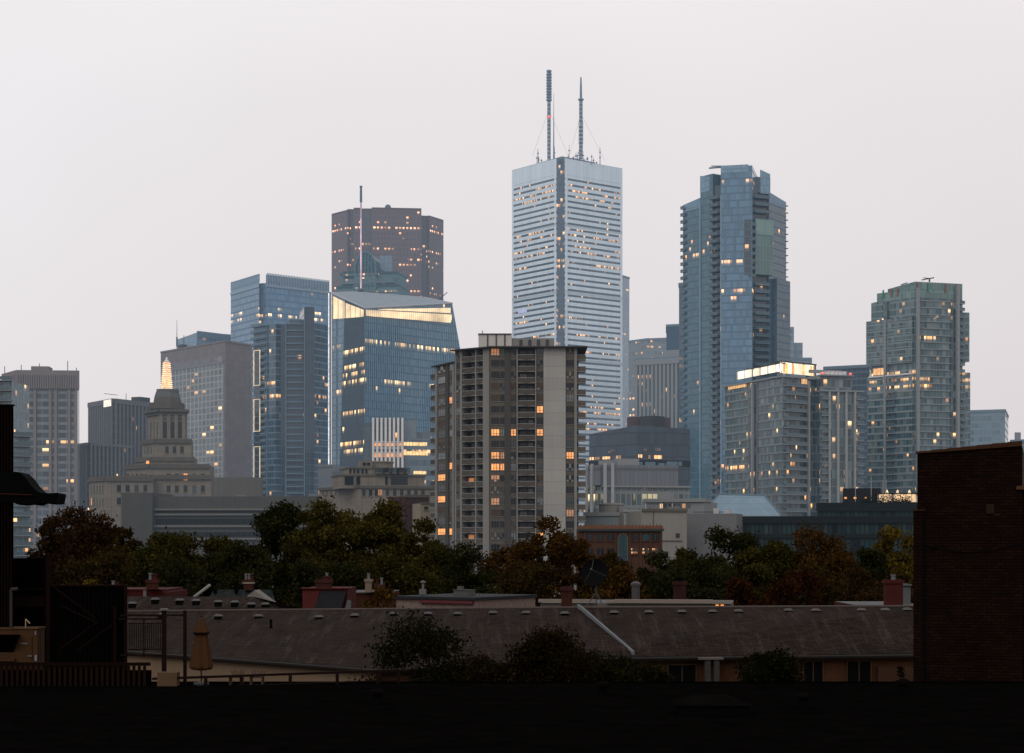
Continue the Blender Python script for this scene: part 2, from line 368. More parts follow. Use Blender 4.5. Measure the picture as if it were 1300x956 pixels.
# ================================================================== far towers
# ---- white tower with two masts
def white_tower():
    n0 = Vector(XY(711, 1280)); L = Vector(XY(651, 1324)); 
    a = (L - n0).normalized(); b = Vector((-a.y, a.x)) * -1
    if b.x < 0: b = -b
    b = b * 1.085
    S = 57.0; ztop = Z(199.5, 1280); nt = 4.6
    T = thing('office_tower', 'tallest white banded office tower carrying two antenna masts on its roof', 'skyscraper', (n0.x, n0.y + 30, 0))
    P_ = lambda i, j: (n0.x + a.x * i + b.x * j, n0.y + a.y * i + b.y * j)
    core = facade('white_tower_glass', 4.1, 1.5, (0.030, 0.050, 0.075), (0.05, 0.07, 0.09), sp=0.0, mu=0.08, lit=0.03, litf=0.30, lstr=1.9, seed=3, patch=0.09, thr=0.5)
    def plan(ins, nn):
        k = ins; return [P_(S - k, k), P_(nn + 0.0, k), P_(nn, nn), P_(k, nn), P_(k, S - k), P_(S - k, S - k)]
    mb = MB(); mb.prism(plan(0.45, nt + 0.5), 0, ztop - 12, 0); mb.build('glass_core', core, T)
    # notch glass reaching the top
    mb = MB(); mb.prism([P_(nt + 0.2, 0.4), P_(nt + .2, nt + .3), P_(0.4, nt + .3), P_(2.2, 2.2)], 0, ztop - 0.4, 0); 
    mb.build('corner_glass', facade('corner_glass_mat', 4.1, 1.6, (0.022, 0.042, 0.07), (0.03, 0.05, 0.08), sp=0.12, mu=0.08, lit=0.10, litf=0.2, lstr=1.4, seed=9), T)
    fl = 4.1; z = ztop - 12.0
    def ring(mb, z0, z1, nn=nt):
        mb.prism([P_(S, 0), P_(nn + 0.3, 0), P_(nn + 0.3, 0.7), P_(S - .7, 0.7), P_(S - .7, S - .7), P_(.7, S - .7), P_(.7, nn + .3), P_(0, nn + .3), P_(0, S), P_(S, S)][:4] + [], z0, z1) if False else None
        for (i0, i1, j0, j1) in ((nn, S, 0, .7), (0, .7, nn, S), (S - .7, S, .7, S), (.7, S - .7, S - .7, S)):
            mb.prism([P_(i1, j0), P_(i0, j0), P_(i0, j1), P_(i1, j1)], z0, z1)
    items = []; k = 0
    while z > 20:
        items.append(((lambda mb, z0=z - fl + 1.55, z1=z: ring(mb, z0 if True else 0, z1)), WHITE)); z -= fl
    items = [((lambda mb, z1=ztop - 12 - i * fl: ring(mb, z1 - 2.55, z1)), WHITE) for i in range(66)]
    many('cladding_band', T, items)
    mb = MB(); ring(mb, ztop - 12.3, ztop); mb.build('crown_band', WHITE, T)
    mb = MB()
    for (i0, i1, j0, j1) in ((nt, nt + 2.0, -.12, .0), (S - 2.0, S, -.12, .0), (-.12, 0, nt, nt + 2.0), (-.12, 0, S - 2.0, S)):
        mb.prism([P_(i1, j0), P_(i0, j0), P_(i0, j1), P_(i1, j1)], 0, ztop - .2)
    mb.build('corner_pier', WHITE, T)
    mb = MB(); mb.prism([P_(S - 1, 1), P_(1, 1), P_(1, S - 1), P_(S - 1, S - 1)], ztop - 3, ztop - 2.2); mb.build('roof', ROOFM, T)
    mb = MB(); mb.prism([P_(38, 8), P_(8, 8), P_(8, 38), P_(38, 38)], ztop - 2.2, ztop + 3.2); mb.build('penthouse', STEEL_B, T)
    mb = MB(); mb.prism([P_(50, 5), P_(30, 5), P_(30, 20), P_(50, 20)], ztop - 2.2, ztop + 1.8); mb.build('penthouse', STEEL_B, T)
    mb = MB(); mb.prism([P_(0.5, 30) , P_(2, 30), P_(2, 31), P_(0.5, 31)], Z(401, 1300), Z(401, 1300) + .1)
    # small lit logo panel low on the left face
    u = 44.0; zz = Z(395, 1314)
    mb = MB(); mb.prism([P_(u + 5, -.4), P_(u - 5, -.4), P_(u - 5, -.1), P_(u + 5, -.1)], zz - 1.3, zz + 1.2)
    mb.build('sign_panel', emit('blue_white_sign', (0.5, 0.55, 0.95), 0.6), T)
    # lattice masts
    def mast(px, ybase, ytop, D, sections, whip, nm):
        x, y = XY(px, D); mb = MB()
        for (ya, yb, r) in sections:
            za, zb = Z(ya, D), Z(yb, D); ww = r
            for sx_, sy_ in ((-1, -1), (1, -1), (1, 1), (-1, 1)):
                mb.tube((x + sx_ * ww, y + sy_ * ww, za), (x + sx_ * ww, y + sy_ * ww, zb), 0.30, n=5)
            q = za; s_ = 1
            while q < zb - 2:
                mb.box(x - ww - .25, x + ww + .25, y - ww - .25, y + ww + .25, q, q + .55)
                mb.tube((x - s_ * ww, y - ww, q), (x + s_ * ww, y - ww, q + 3.0), 0.2, n=4); s_ = -s_; q += 3.0
            mb.tube((x, y, za), (x, y, zb), ww * 0.55, n=6)
        o = mb.build('mast', STEEL_B, T)
        return o, x, y
    m1, x1, y1 = mast(697, 200, 90, 1295, [(205, 128, 1.0), (128, 92, 1.45)], None, 'a')
    mb = MB(); 
    for q in range(10): mb.lathe((x1, y1), [(2.0, Z(128 - q * 3.6, 1295)), (2.15, Z(127.2 - q * 3.6, 1295)), (2.0, Z(126.2 - q * 3.6, 1295))], 10)
    mb.lathe((x1, y1), [(1.3, Z(92, 1295)), (1.9, Z(91.5, 1295)), (1.9, Z(89.5, 1295)), (1.2, Z(89, 1295))], 10); mb.build('broadcast_antenna', STEEL_B, m1)
    mb = MB(); mb.lathe((x1, y1), [(1.2, Z(149.5, 1295)), (1.7, Z(149, 1295)), (1.7, Z(148, 1295)), (1.2, Z(147.6, 1295))], 8); mb.build('warning_lamp', REDL, m1)
    m2, x2, y2 = mast(737.5, 200, 98, 1300, [(202, 182, 1.1), (182, 154, 1.35), (154, 128, 1.0)], None, 'b')
    mb = MB(); mb.lathe((x2, y2), [(1.3, Z(128, 1300)), (2.3, Z(127, 1300)), (2.0, Z(125.6, 1300)), (.9, Z(124.5, 1300)), (.75, Z(110, 1300)), (.5, Z(98, 1300))], 10); mb.build('whip_antenna', STEEL_B, m2)
    mb = MB(); x3, y3 = XY(703, 1292); mb.tube((x3, y3, ztop), (x3, y3, Z(150, 1292)), .55, .3, 6); mb.tube((x3, y3, Z(150, 1292)), (x3, y3, Z(118, 1292)), .25, .12, 5); mb.build('whip_antenna', STEEL_B, T)
    mb = MB()
    for (xa, ya, pa, pb, D) in ((x1, y1, 140, (676, 198), 1300), (x1, y1, 140, (722, 200), 1290), (x2, y2, 143, (768, 204), 1300), (x2, y2, 143, (722, 201), 1290)):
        mb.tube((xa, ya, Z(pa, 1297)), P(pb[0], pb[1], D), .11, n=4)
    mb.build('guy_wire', METAL, T)
    rr = random.Random(4); its = []
    for i in range(34):
        px = rr.uniform(680, 762); h = rr.choice((2, 3, 4, 6, 9, 13)); D = rr.uniform(1296, 1315); x, y = XY(px, D)
        its.append(((lambda mb, x=x, y=y, h=h, r=rr.uniform(.15, .35): (mb.tube((x, y, ztop - 2), (x, y, ztop + 2 + h), r, r * .6, 5), mb.box(x - .7, x + .7, y - .2, y + .2, ztop + 1 + h * .7, ztop + 1.8 + h * .7))), STEEL_B))
    many('roof_aerial', T, its)
white_tower()

# ---- red granite tower
def red_tower():
    D = 1300; T = thing('office_tower', 'reddish brown granite office tower behind the green domed crown', 'skyscraper', base((490, 1330)))
    m = facade('red_granite_wall', 3.95, 2.75, (0.045, 0.026, 0.030), (0.092, 0.042, 0.042), sp=0.44, mu=0.42, lit=0.09, litf=0.52, lstr=2.1, seed=21, warm=(1, .42, .2), pale=(1, .56, .3), rough=.3, ior=1.5, patch=.07, thr=.44)
    dk = facade('red_granite_recess', 3.95, 2.75, (0.025, 0.02, 0.028), (0.06, 0.036, 0.04), sp=0.3, mu=0.35, lit=0.02, litf=0.15, lstr=1.4, seed=25, rough=.3, ior=1.5)
    segs = [((421, 1318), (441, 1302), 270, m), ((441, 1304), (449, 1304), 268.5, dk), ((449, 1300), (457, 1300), 268, m), ((457, 1303), (472, 1303), 268, dk), ((472, 1300), (535, 1304), 267.5, m),
            ((535, 1312), (545, 1314), 274, dk), ((545, 1312), (563, 1330), 274, m)]
    for a, b, yt, mt in segs:
        f = Face(a, b); mb = MB(); f.block(mb, 0, Z(yt, 1305), 34, 0); o = mb.build('wall', mt, T)
        mb = MB(); f.block(mb, Z(yt, 1305), Z(yt, 1305) + 1.6, 33, 0); mb.build('parapet', plain('red_granite', (0.09, 0.05, 0.052), .6, .1) if 'red_granite' not in bpy.data.materials else bpy.data.materials['red_granite'], o)
    x, y = XY(492.5, 1315); zz = Z(268, 1315)
    mb = MB(); mb.tube((x, y, zz - 3), (x, y, zz + 1.5), 1.2, n=8); mb.lathe((x, y), [(1.0, zz + .8), (2.1, zz + 1.6), (2.4, zz + 2.8), (1.9, zz + 4.2), (.6, zz + 5)], 12); mb.build('radar_dome', plain('dome_grey', (.1, .1, .13), .5), T)
    mb = MB(); mb.box(x - 8, x - 2, y - 1, y + 3, zz - 2, zz + 1.2); mb.tube((x - 11, y, zz + 1.5), (x - 3, y, zz + 1), .3, n=5); mb.build('roof_plant', STEEL_B, T)
red_tower()

# ---- green domed crown with spire
def teal_tower():
    D = 1150; f = Face((425, D + 8), (505, D - 2)); T = thing('office_tower', 'teal stepped tower top with arched lantern and tall thin spire', 'skyscraper', base((463, D + 20)))
    mb = MB(); f.block(mb, 0, Z(372, D), 34, 0); mb.build('shaft', facade('teal_shaft', 3.9, 2.2, (.05, .10, .12), (.08, .16, .175), sp=.4, mu=.2, lit=.06, litf=.1, lstr=1.3, seed=31), T)
    for x0, x1, yt, yb, o in ((427, 505, 363, 373, -2), (430, 502, 346, 363, -4), (432, 481, 343, 350, -7)):
        mb = MB(); f.block(mb, Z(yb, D), Z(yt, D), 26, 0, x0=x0, x1=x1, o=o); tr = mb.build('setback_tier', TEAL, T)
        mb = MB(); f.block(mb, Z(yt, D) - .1, Z(yt, D) + 1.2, 27, 0, x0=x0 - .6, x1=x1 + .6, o=o + .6); mb.build('cornice', TEAL_D, tr)
        mb = MB(); h = Z(yt, D) - Z(yb, D); f.block(mb, Z(yb, D) + h * .25, Z(yb, D) + h * .62, 1, 0, x0=x0 + 2, x1=x1 - 2, o=o + .12); mb.build('window_strip', facade('teal_strip' + str(x0), 3.0, 2.0, (.03, .07, .09), (.06, .12, .14), sp=.1, mu=.25, lit=.12, lstr=1.4, seed=x0), tr)
    mb = MB(); f.block(mb, Z(348, D), Z(320, D), 16, 0, x0=474, x1=489, o=-14); mb.build('lift_block', plain('blue_grey_panel', (.17, .22, .28), .5, .1, panel=(3, 3.5, .08)), T)
    # arched lantern: barrel vault with ribs
    u0, u1 = f.u(449), f.u(475.5); zc = Z(346, D); r = (u1 - u0) / 2; uc = (u0 + u1) / 2; zt = Z(318, D)
    def arch(o, k=1.0, m=10): return [f.pt(uc - r * k * math.cos(math.pi * i / m), zc + (zt - zc) * k * math.sin(math.pi * i / m) ** .85, o) for i in range(m + 1)]
    mb = MB(); A, B = arch(-3), arch(-20)
    for i in range(len(A) - 1): mb.poly((A[i], A[i + 1], B[i + 1], B[i]))
    mb.poly(A); mb.poly(B[::-1]); ln = mb.build('lantern_vault', TEAL_D, T)
    mb = MB(); f.block(mb, Z(376, D), zc, 16, 0, x0=449, x1=475.5, o=-1.5); mb.build('lantern_base', facade('lantern_base_glass', 5.2, 5.2, (.03, .075, .09), (.055, .12, .135), sp=.32, mu=.4, lit=.42, lstr=1.5, seed=5, warm=(1, .7, .36)), T)
    mb = MB()
    for k in (1.0, .62, .3):
        A = arch(-2.7, k)
        for i in range(len(A) - 1): mb.tube(A[i], A[i + 1], .65 if k == 1 else .4, n=5)
    for s in (-.6, -.3, 0, .3, .6): mb.tube(f.pt(uc + r * s, zc - 12, -1), f.pt(uc + r * s, zc + (zt - zc) * math.sqrt(1 - s * s) * .96, -2.7), .38, n=5)
    for s in (-1, 1): mb.tube(f.pt(uc + r * s, zc - 14, -1), f.pt(uc + r * s, zc, -2.6), .8, n=5)
    mb.build('lantern_rib', TEAL, ln)
    x, y = XY(458.3, D - 14); 
    mb = MB(); mb.tube((x, y, Z(374, D)), (x, y, Z(262, D)), .62, .52, 8); sp = mb.build('spire', plain('spire_pink_white', (.55, .42, .5), .4, .1), T)
    mb = MB(); mb.tube((x, y - .8, Z(370, D)), (x, y - .8, Z(283, D)), .3, .3, 6); mb.build('light_tube', emit('pink_tube', (1, .62, .82), .75, None, .1), sp)
    mb = MB(); mb.tube((x, y, Z(262, D)), (x, y, Z(243, D)), .85, .75, 8); mb.tube((x, y, Z(243, D)), (x, y, Z(241.5, D)), 1.1, .8, 8); mb.build('spire_tip', TEAL, sp)
    mb = MB(); mb.lathe((x, y), [(1.4, Z(374, D)), (2.2, Z(372.5, D)), (1.0, Z(370.5, D))], 10); mb.build('spire_foot', STEEL_D, sp)
teal_tower()

# ---- blue glass tower, left
def blue_tower():
    T = thing('office_tower', 'pale blue glass office tower with open screen crown left of the slanted glass tower', 'skyscraper', base((355, 1120)))
    m1 = facade('blue_tower_glass', 4.0, 1.5, (0.075, 0.165, 0.265), (0.12, 0.215, 0.31), sp=.28, mu=.08, spcol=(.05, .13, .24), lit=.008, litf=.42, lstr=1.7, seed=41, pale=(1, .72, .38), warm=(1, .54, .2), thr=.5, patch=.06, big=.3)
    a, b = Face((293, 1128), (329, 1092)), Face((338, 1090), (418, 1122)); n_ = Face((329, 1097), (338, 1096))
    za, zb = Z(359, 1095), Z(361, 1095)
    mb = MB(); mb.prism([a.pt(0, 0)[:2], a.pt(a.L, 0)[:2], n_.pt(0, 0)[:2], n_.pt(n_.L, 0)[:2], b.pt(0, 0)[:2], b.pt(b.L, 0)[:2], XY(395, 1170), XY(318, 1172)], 0, za, 0, 1); mb.build('curtain_wall', [m1, ROOFM], T)
    scr = plain('screen_glass', (.17, .26, .36), .25, .1, .1, panel=(1.5, 4.0, .12))
    mb = MB(); a.box(mb, 0, a.L, za, Z(348.5, 1095), -.4, .1); mb.build('crown_screen', scr, T)
    mb = MB(); b.box(mb, 0, b.L, zb, Z(350, 1095), -.4, 0); mb.build('crown_screen', scr, T)
    fin = plain('crown_fin', (.26, .34, .42), .5)
    many('crown_fin', T, [((lambda mb, u=b.L * (i + .5) / 40: b.box(mb, u - .2, u + .2, zb - 2, Z(348, 1095), .03, .7)), fin) for i in range(40)])
    mb = MB(); b.box(mb, 0, b.L, zb - 2.2, zb - .6, .03, .4); a.box(mb, 0, a.L, zb - 2.2, zb - .6, .13, .4); mb.build('crown_rail', fin, T)
blue_tower()

# ---- slanted glass tower with lit crown
def slant_tower():
    T = thing('office_tower', 'slanted blue glass office tower with glowing crown and white light line on its edge', 'skyscraper', base((515, 960)))
    g = dict(fh=4.05, bw=1.55)
    mR = facade('slant_glass_right', 4.05, 1.55, (0.045, 0.115, 0.175), (0.16, 0.255, 0.33), sp=.16, mu=.24, spcol=(.022, .08, .14), lit=.008, litf=.36, lstr=1.8, seed=52, pale=(1, .74, .38), warm=(1, .54, .18), thr=.43, patch=.035, big=.3)
    mL = facade('slant_glass_left', 4.05, 3.0, (0.05, 0.125, 0.19), (0.09, 0.17, 0.24), sp=.16, mu=.07, spcol=(.07, .13, .18), lit=.008, litf=.15, lstr=1.5, seed=53, big=.3)
    mD = facade('slant_glass_dark_reflection', 4.05, 2.0, (0.011, 0.032, 0.052), (0.025, 0.055, 0.085), sp=.16, mu=.08, spcol=(.022, .045, .065), lit=.012, litf=.36, lstr=1.9, seed=57, rough=.35, pale=(1, .7, .34), warm=(1, .5, .17), thr=.40, patch=.05, ior=1.15)  # dark tone paints the reflection of dark buildings into this facet
    # corners: A left, K fold, C crease, B right ; top and foot plans
    At, Kt, Ct, Bt = P(421, 372, 935), P(438, 381, 921), P(463, 391, 900), P(574, 385, 950)
    def foot(px, D): x, y = XY(px, D); return Vector((x, y, 0))
    A0, K0, C0, B0 = foot(421, 935), foot(427, 931), foot(463, 900), foot(634, 958)
    Q0, Q1 = foot(600, 1010), P(540, 378, 1005); R0, R1 = foot(440, 1000), P(448, 371, 990)
    def wall(nm, p0, p1, t0, t1, mat, u0=0):
        L = (p1 - p0).length; mb = MB(); L2 = (Vector((t1.x, t1.y, 0)) - Vector((t0.x, t0.y, 0))).length
        mb.poly((p0, p1, t1, t0), ((u0, 0), (u0 + L, 0), (u0 + L2, t1.z), (u0, t0.z))); return mb.build(nm, mat, T)
    wall('curtain_wall', A0, K0, At, Kt, mL); wall('curtain_wall', K0, C0, Kt, Ct, mD, 6); wall('curtain_wall', C0, B0, Ct, Bt, mR)
    wall('curtain_wall', B0, Q0, Bt, Q1, mR); wall('curtain_wall', Q0, R0, Q1, R1, mL); wall('curtain_wall', R0, A0, R1, At, mL)
    rm = plain('ribbed_metal_roof', (.15, .19, .23), .4, .1, .2, panel=(3.0, 3.0, .1))
    mb = MB(); mb.poly((At, Ct, Q1, R1)); mb.poly((Ct, Bt, Q1)); mb.build('roof', rm, T)
    mb = MB()
    for p, q in ((At, Ct), (Ct, Bt), (R1, At), (Bt, Q1), (R1, Q1)): mb.tube(p, q, .45, n=6)
    mb.build('roof_edge', METAL, T)
    # glowing crown panels standing just proud of the glass
    gl = emit('crown_glow', (1.0, .70, .38), 1.1, 1.55, .07); gl2 = emit('crown_glow_wide', (1.0, .70, .38), 1.0, 6.0, .07)
    def strip(p, q, ya, yb, ya2, yb2, D1, D2, mat, nm='crown_light'):
        mb = MB(); n = Vector((0, -.5, 0))
        a, b, c, d = P(p, yb, D1) + n, P(q, yb2, D2) + n, P(q, ya2, D2) + n, P(p, ya, D1) + n
        L = (b - a).length; mb.poly((a, b, c, d), ((0, 0), (L, 0), (L, 4), (0, 4))); n2 = Vector((0, .4, 0)); mb.poly((a + n2, d + n2, c + n2, b + n2)); mb.build(nm, mat, T)
    strip(422.5, 437.5, 376, 405, 383.5, 404, 933, 921.2, gl2); strip(438.3, 462, 384.5, 404, 393.5, 402, 920.5, 901, gl2)
    strip(464.5, 573.5, 393.5, 401, 399.5, 410, 899.5, 949.5, gl); strip(480, 572, 392.6, 393.3, 391, 397.5, 906, 948, gl)
    mb = MB(); x, y = XY(417.4, 930); mb.tube((x, y, Z(590, 930)), (x, y, Z(372, 930)), .3, n=8); mb.build('light_strip', WHITEL, T)
    mb = MB(); x, y = XY(419, 932); mb.tube((x, y, 0), (x, y, Z(371, 932)), .5, n=6); mb.build('edge_mullion', STEEL_D, T)
    mb = MB(); p = P(560, 380, 985); mb.box(p.x - 2, p.x + 1, p.y, p.y + 3, p.z - 3, p.z + .5); mb.tube(p + Vector((-1, 0, 0)), p + Vector((3.5, 0, 4)), .25, n=5); mb.build('roof_crane', STEEL_D, T)
slant_tower()

# ---- glass block peeping over the concrete hotel
def low_blue():
    T = thing('office_building', 'low blue glass block showing above the concrete slab hotel', 'building', base((258, 1180)))
    f, g_ = Face((224, 1165), (250, 1150)), Face((250, 1150), (297, 1175))
    m = facade('low_blue_glass', 4, 3, (.13, .20, .28), (.17, .25, .33), sp=.3, mu=.06, lit=.02, lstr=1.2, seed=61)
    mb = MB(); mb.prism([f.pt(0, 0)[:2], f.pt(f.L, 0)[:2], g_.pt(g_.L, 0)[:2], XY(270, 1210)], 0, [Z(428, 1150), Z(422, 1150), Z(419, 1150), Z(423, 1150)], 0, 1); mb.build('curtain_wall', [m, ROOFM], T)
    mb = MB(); g_.box(mb, 0, g_.L, Z(422, 1150) - 3, Z(420, 1150), .05, .5); mb.build('roof_edge', SLAB_B, T)
    mb = MB(); x, y = XY(224.6, 1150); mb.tube((x, y, Z(440, 1150)), (x, y, Z(406, 1150)), .3, .12, 6); mb.tube((x, y, Z(440, 1150)), (x, y, Z(428, 1150)), .6, .6, 6); mb.build('aerial', STEEL_D, T)
low_blue()

# ---- concrete slab hotel
def hotel():
    T = thing('hotel_slab', 'grey concrete slab hotel with gridded window front and blank end wall', 'building', base((265, 890)))
    f, e_ = Face((204, 900), (286, 850)), Face((286, 850), (320, 868)); zt = Z(434, 850)
    wallm = plain('hotel_concrete', (.19, .165, .165), .85, .1, .15, streak=.12, panel=(4.0, 3.2, .03))
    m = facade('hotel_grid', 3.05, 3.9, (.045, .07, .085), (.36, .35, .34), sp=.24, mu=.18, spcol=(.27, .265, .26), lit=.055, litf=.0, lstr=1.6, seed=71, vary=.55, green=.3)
    mb = MB(); mb.prism([f.pt(0, 0)[:2], f.pt(f.L, 0)[:2], e_.pt(e_.L, 0)[:2], XY(236, 925)], 0, zt, 0); mb.build('wall', wallm, T)
    mb = MB(); f.box(mb, f.u(206), f.u(284.5), 10, Z(452, 850), .02, .35); mb.build('window_grid', m, T)
    mb = MB(); f.box(mb, f.u(206), f.u(284.5), Z(461, 850), Z(452, 850), .37, .6); mb.build('louvre_band', facade('hotel_top_windows', 8, 3.9, (.07, .07, .09), (.16, .145, .15), sp=.1, mu=.14, lit=.12, lstr=1.1, seed=75), T)
    mb = MB(); f.box(mb, 0, f.L, zt - .01, zt + .8, -.8, .3); e_.box(mb, .4, e_.L, zt - .01, zt + .79, -.8, .3); mb.build('parapet', wallm, T)
    mb = MB(); f.box(mb, f.u(213), f.u(218), zt, zt + 4, -9, -6); f.box(mb, f.u(216), f.u(216.3), zt, zt + 9, -8, -7.8); mb.build('roof_plant', STEEL_D, T)
hotel()

# ---- condo tower with lit frames
FRAMEL = emit('warm_frame_light', (1.0, .72, .42), .85, None, .1)
def frame_condo():
    D = 800; T = thing('condo_tower', 'dark glass condo tower with three glowing upright rectangles on its side', 'condominium', base((368, 825)))
    def blk(a, b, yt, mat, depth=22, nm='curtain_wall', ref=None):
        f = Face(a, b); mb = MB(); f.block(mb, 0, Z(yt, D), depth, 0); o = mb.build(nm, mat, T); return f, o
    gA = facade('condo_glass_a', 3.0, 1.7, (.03, .07, .11), (.06, .105, .145), sp=.18, mu=.1, spcol=(.13, .18, .22), lit=.035, lstr=1.5, seed=81, vary=.5, thr=.5, litf=.08)
    gB = facade('condo_glass_b', 3.0, 2.4, (.011, .028, .047), (.022, .045, .07), sp=.12, mu=.08, lit=.03, lstr=1.4, seed=83, vary=.4)
    f1, _ = blk((322, 812), (350, 800), 411, gA); f2, _ = blk((350, 802), (363, 802), 411, gB); f3, _ = blk((363, 800), (386, 800), 411, gB)
    f4, _ = blk((386, 796), (399, 797), 391, gB); f5, _ = blk((399, 802), (416, 812), 409, gA)
    mb = MB(); Face((367, 812), (387, 812)).block(mb, Z(411, D), Z(401, D), 10); mb.build('penthouse', gA, T)
    its = []
    for k in range(74):
        z = Z(411, D) - .15 - k * 3.0
        if z < 3: break
        its.append(((lambda mb, z=z: (f1.box(mb, -.6, f1.L * .62, z - .3, z, .0, 1.3), f1.box(mb, -.6, f1.L * .62, z + .3, z + 1.1, 1.2, 1.26))), [SLAB_B]))
    for k in range(74):
        z = Z(411, D) - .15 - k * 3.0
        if z < 3: break
        its.append(((lambda mb, z=z: f3.box(mb, .4, f3.L - .2, z - .3, z + .3, .02, 1.0)), [SLAB_B]))
    its.sort(key=lambda t: 0); many('balcony', T, its)
    mb = MB(); f1.box(mb, f1.L * .62, f1.L * .64, 0, Z(411, D), .02, .6); f3.box(mb, -.1, .35, 0, Z(409, D), .02, 1.2); f4.box(mb, -.1, .3, 0, Z(391, D), .02, .5); mb.build('corner_fin', SLAB_B, T)
    for ya, yb in ((445, 490), (507, 548), (567, 612)):
        mb = MB(); u0, u1 = f1.u(325.4), f1.u(333.4); z0, z1 = f1.z(329, yb), f1.z(329, ya); s = .26
        f1.box(mb, u0, u0 + s, z0, z1, 1.35, 1.7); f1.box(mb, u1 - s, u1, z0, z1, 1.35, 1.7); f1.box(mb, u0 + s, u1 - s, z1 - s, z1, 1.35, 1.7); f1.box(mb, u0 + s, u1 - s, z0, z0 + s, 1.35, 1.7)
        mb.build('light_frame', FRAMEL, T)
    mb = MB(); f1.box(mb, f1.u(326.3), f1.u(332.6), 4, Z(440, D), .3, 1.27); mb.build('dark_panel', DARKG, T)
frame_condo()

# ---- distant blocks left of and behind the right towers
def simple(name, label, cat, pts, yt, Dref, mat, extra=None, roof=True, group=None):
    T = thing(name, label, cat, base(*pts), group); mb = MB(); mb.prism([XY(*p) for p in pts], 0, Z(yt, Dref), 0, 1); mb.build('wall', [mat, ROOFM], T)
    if roof:
        mb = MB(); q = [Vector(XY(*p)) for p in pts]; c = sum(q, Vector((0, 0))) / len(q); z = Z(yt, Dref)
        for i in range(len(q)):
            a, b = q[i], q[(i + 1) % len(q)]; d = (b - a).normalized(); n = Vector((d.y, -d.x)) * .35
            mb.prism([tuple(a + n), tuple(b + n), tuple(b - n), tuple(a - n)], z - .5 - .01 * i, z + .9 + .01 * i)
        mb.build('parapet', STEEL_B, T)
    if extra: extra(T)
    return T
simple('office_tower', 'pale narrow tower edge hugging the right side of the white tower', 'skyscraper', [(770, 1400), (787, 1385), (799, 1400), (786, 1440)], 351, 1390,
       facade('pale_far', 4, 2, (.17, .22, .27), (.27, .32, .36), sp=.4, mu=.1, lit=.02, lstr=1, seed=101))
simple('office_tower', 'hazy grey block with a few lit windows just right of the white tower', 'building', [(798, 1250), (822, 1235), (846, 1240), (846, 1290)], 432, 1240,
       facade('hazy_grey', 4, 3, (.10, .12, .135), (.155, .17, .175), sp=.45, mu=.35, lit=.14, lstr=1.3, seed=103),
       lambda T: (lambda mb: (mb.prism([XY(820, 1255), XY(846, 1250), XY(846, 1280), XY(820, 1285)], Z(432, 1240), Z(426.5, 1240)), mb.build('penthouse', GREYB, T)))(MB()))
simple('office_tower', 'dark navy windowless block beside the tall blue condo tower', 'building', [(846, 1100), (874, 1095), (880, 1130), (846, 1135)], 413, 1097,
       plain('navy_panel', (.028, .055, .095), .5, .12, .1, panel=(5, 5, .03)))
simple('office_tower', 'dark blue slab standing close behind the tall blue condo tower', 'building', [(862, 900), (880, 895), (890, 930), (864, 932)], 360, 896,
       facade('navy_slab_glass', 4, 2, (.03, .06, .10), (.05, .085, .13), sp=.2, mu=.1, lit=.005, lstr=1, seed=107))
def fluted(T):
    f = Face((806, 1000), (872, 985))
    many('pier', T, [((lambda mb, u=f.L * (i + .5) / 13: f.box(mb, u - .75, u + .75, 0, Z(462, 990), .02, 1.0)), GREYB_L) for i in range(13)])
    mb = MB(); f.box(mb, 0, f.L, Z(462, 990), Z(455, 990), .02, 1.3); mb.build('crown_band', GREYB_L, T)
    mb = MB(); f.block(mb, Z(455, 990), Z(443, 990), 20, x0=836, x1=872, o=-6); mb.build('penthouse', GREYB_L, T)
GREYB_L = plain('pale_grey_stone', (.21, .22, .225), .8, .1, .1)
simple('office_building', 'pale grey fluted office block with tall narrow windows below the navy block', 'building', [(806, 1000), (872, 985), (880, 1030), (812, 1040)], 455, 990,
       facade('fluted_glass', 4, 2.4, (.045, .055, .065), (.06, .07, .08), sp=.12, mu=.05, lit=.05, litf=.15, lstr=1.5, seed=109), fluted)
def steps(T):
    for a, b, y in ((1002, 1008, 415), (1006, 1019, 434)):
        mb = MB(); mb.prism([XY(a - 5, 1010 + (b - 1008) * .4), XY(b, 1010 + (b - 1008) * .4), XY(b, 1040), XY(a - 5, 1040)], Z(458, 1010), Z(y, 1010)); mb.build('setback_tier', facade('step_glass%d' % a, 4, 2, (.10, .15, .19), (.15, .20, .24), sp=.4, mu=.12, lit=.02, lstr=1, seed=a), T)
simple('office_tower', 'stepped hazy glass block stacked right of the tall blue condo tower', 'building', [(990, 1000), (1030, 1000), (1030, 1050), (990, 1050)], 456, 1000,
       facade('step_base', 4, 2, (.11, .15, .18), (.16, .20, .23), sp=.4, mu=.15, lit=.04, lstr=1.2, seed=113), steps)
simple('condo_tower', 'dark blue apartment slab behind the flat capped condo', 'condominium', [(1046, 800), (1104, 790), (1110, 830), (1050, 830)], 466, 793,
       facade('dark_blue_slab', 3, 2.2, (.032, .052, .075), (.07, .095, .12), sp=.25, mu=.08, lit=.03, lstr=1.1, seed=117))  # dark blue glass and slab tones
simple('office_building', 'plain blue grey block right of the far right condo tower', 'building', [(1215, 1000), (1276, 990), (1280, 1040), (1220, 1040)], 522, 993,
       facade('plain_block', 4, 2.4, (.10, .15, .185), (.125, .175, .205), sp=.35, mu=.1, lit=.0, litf=.12, lstr=.9, seed=119, thr=.5))
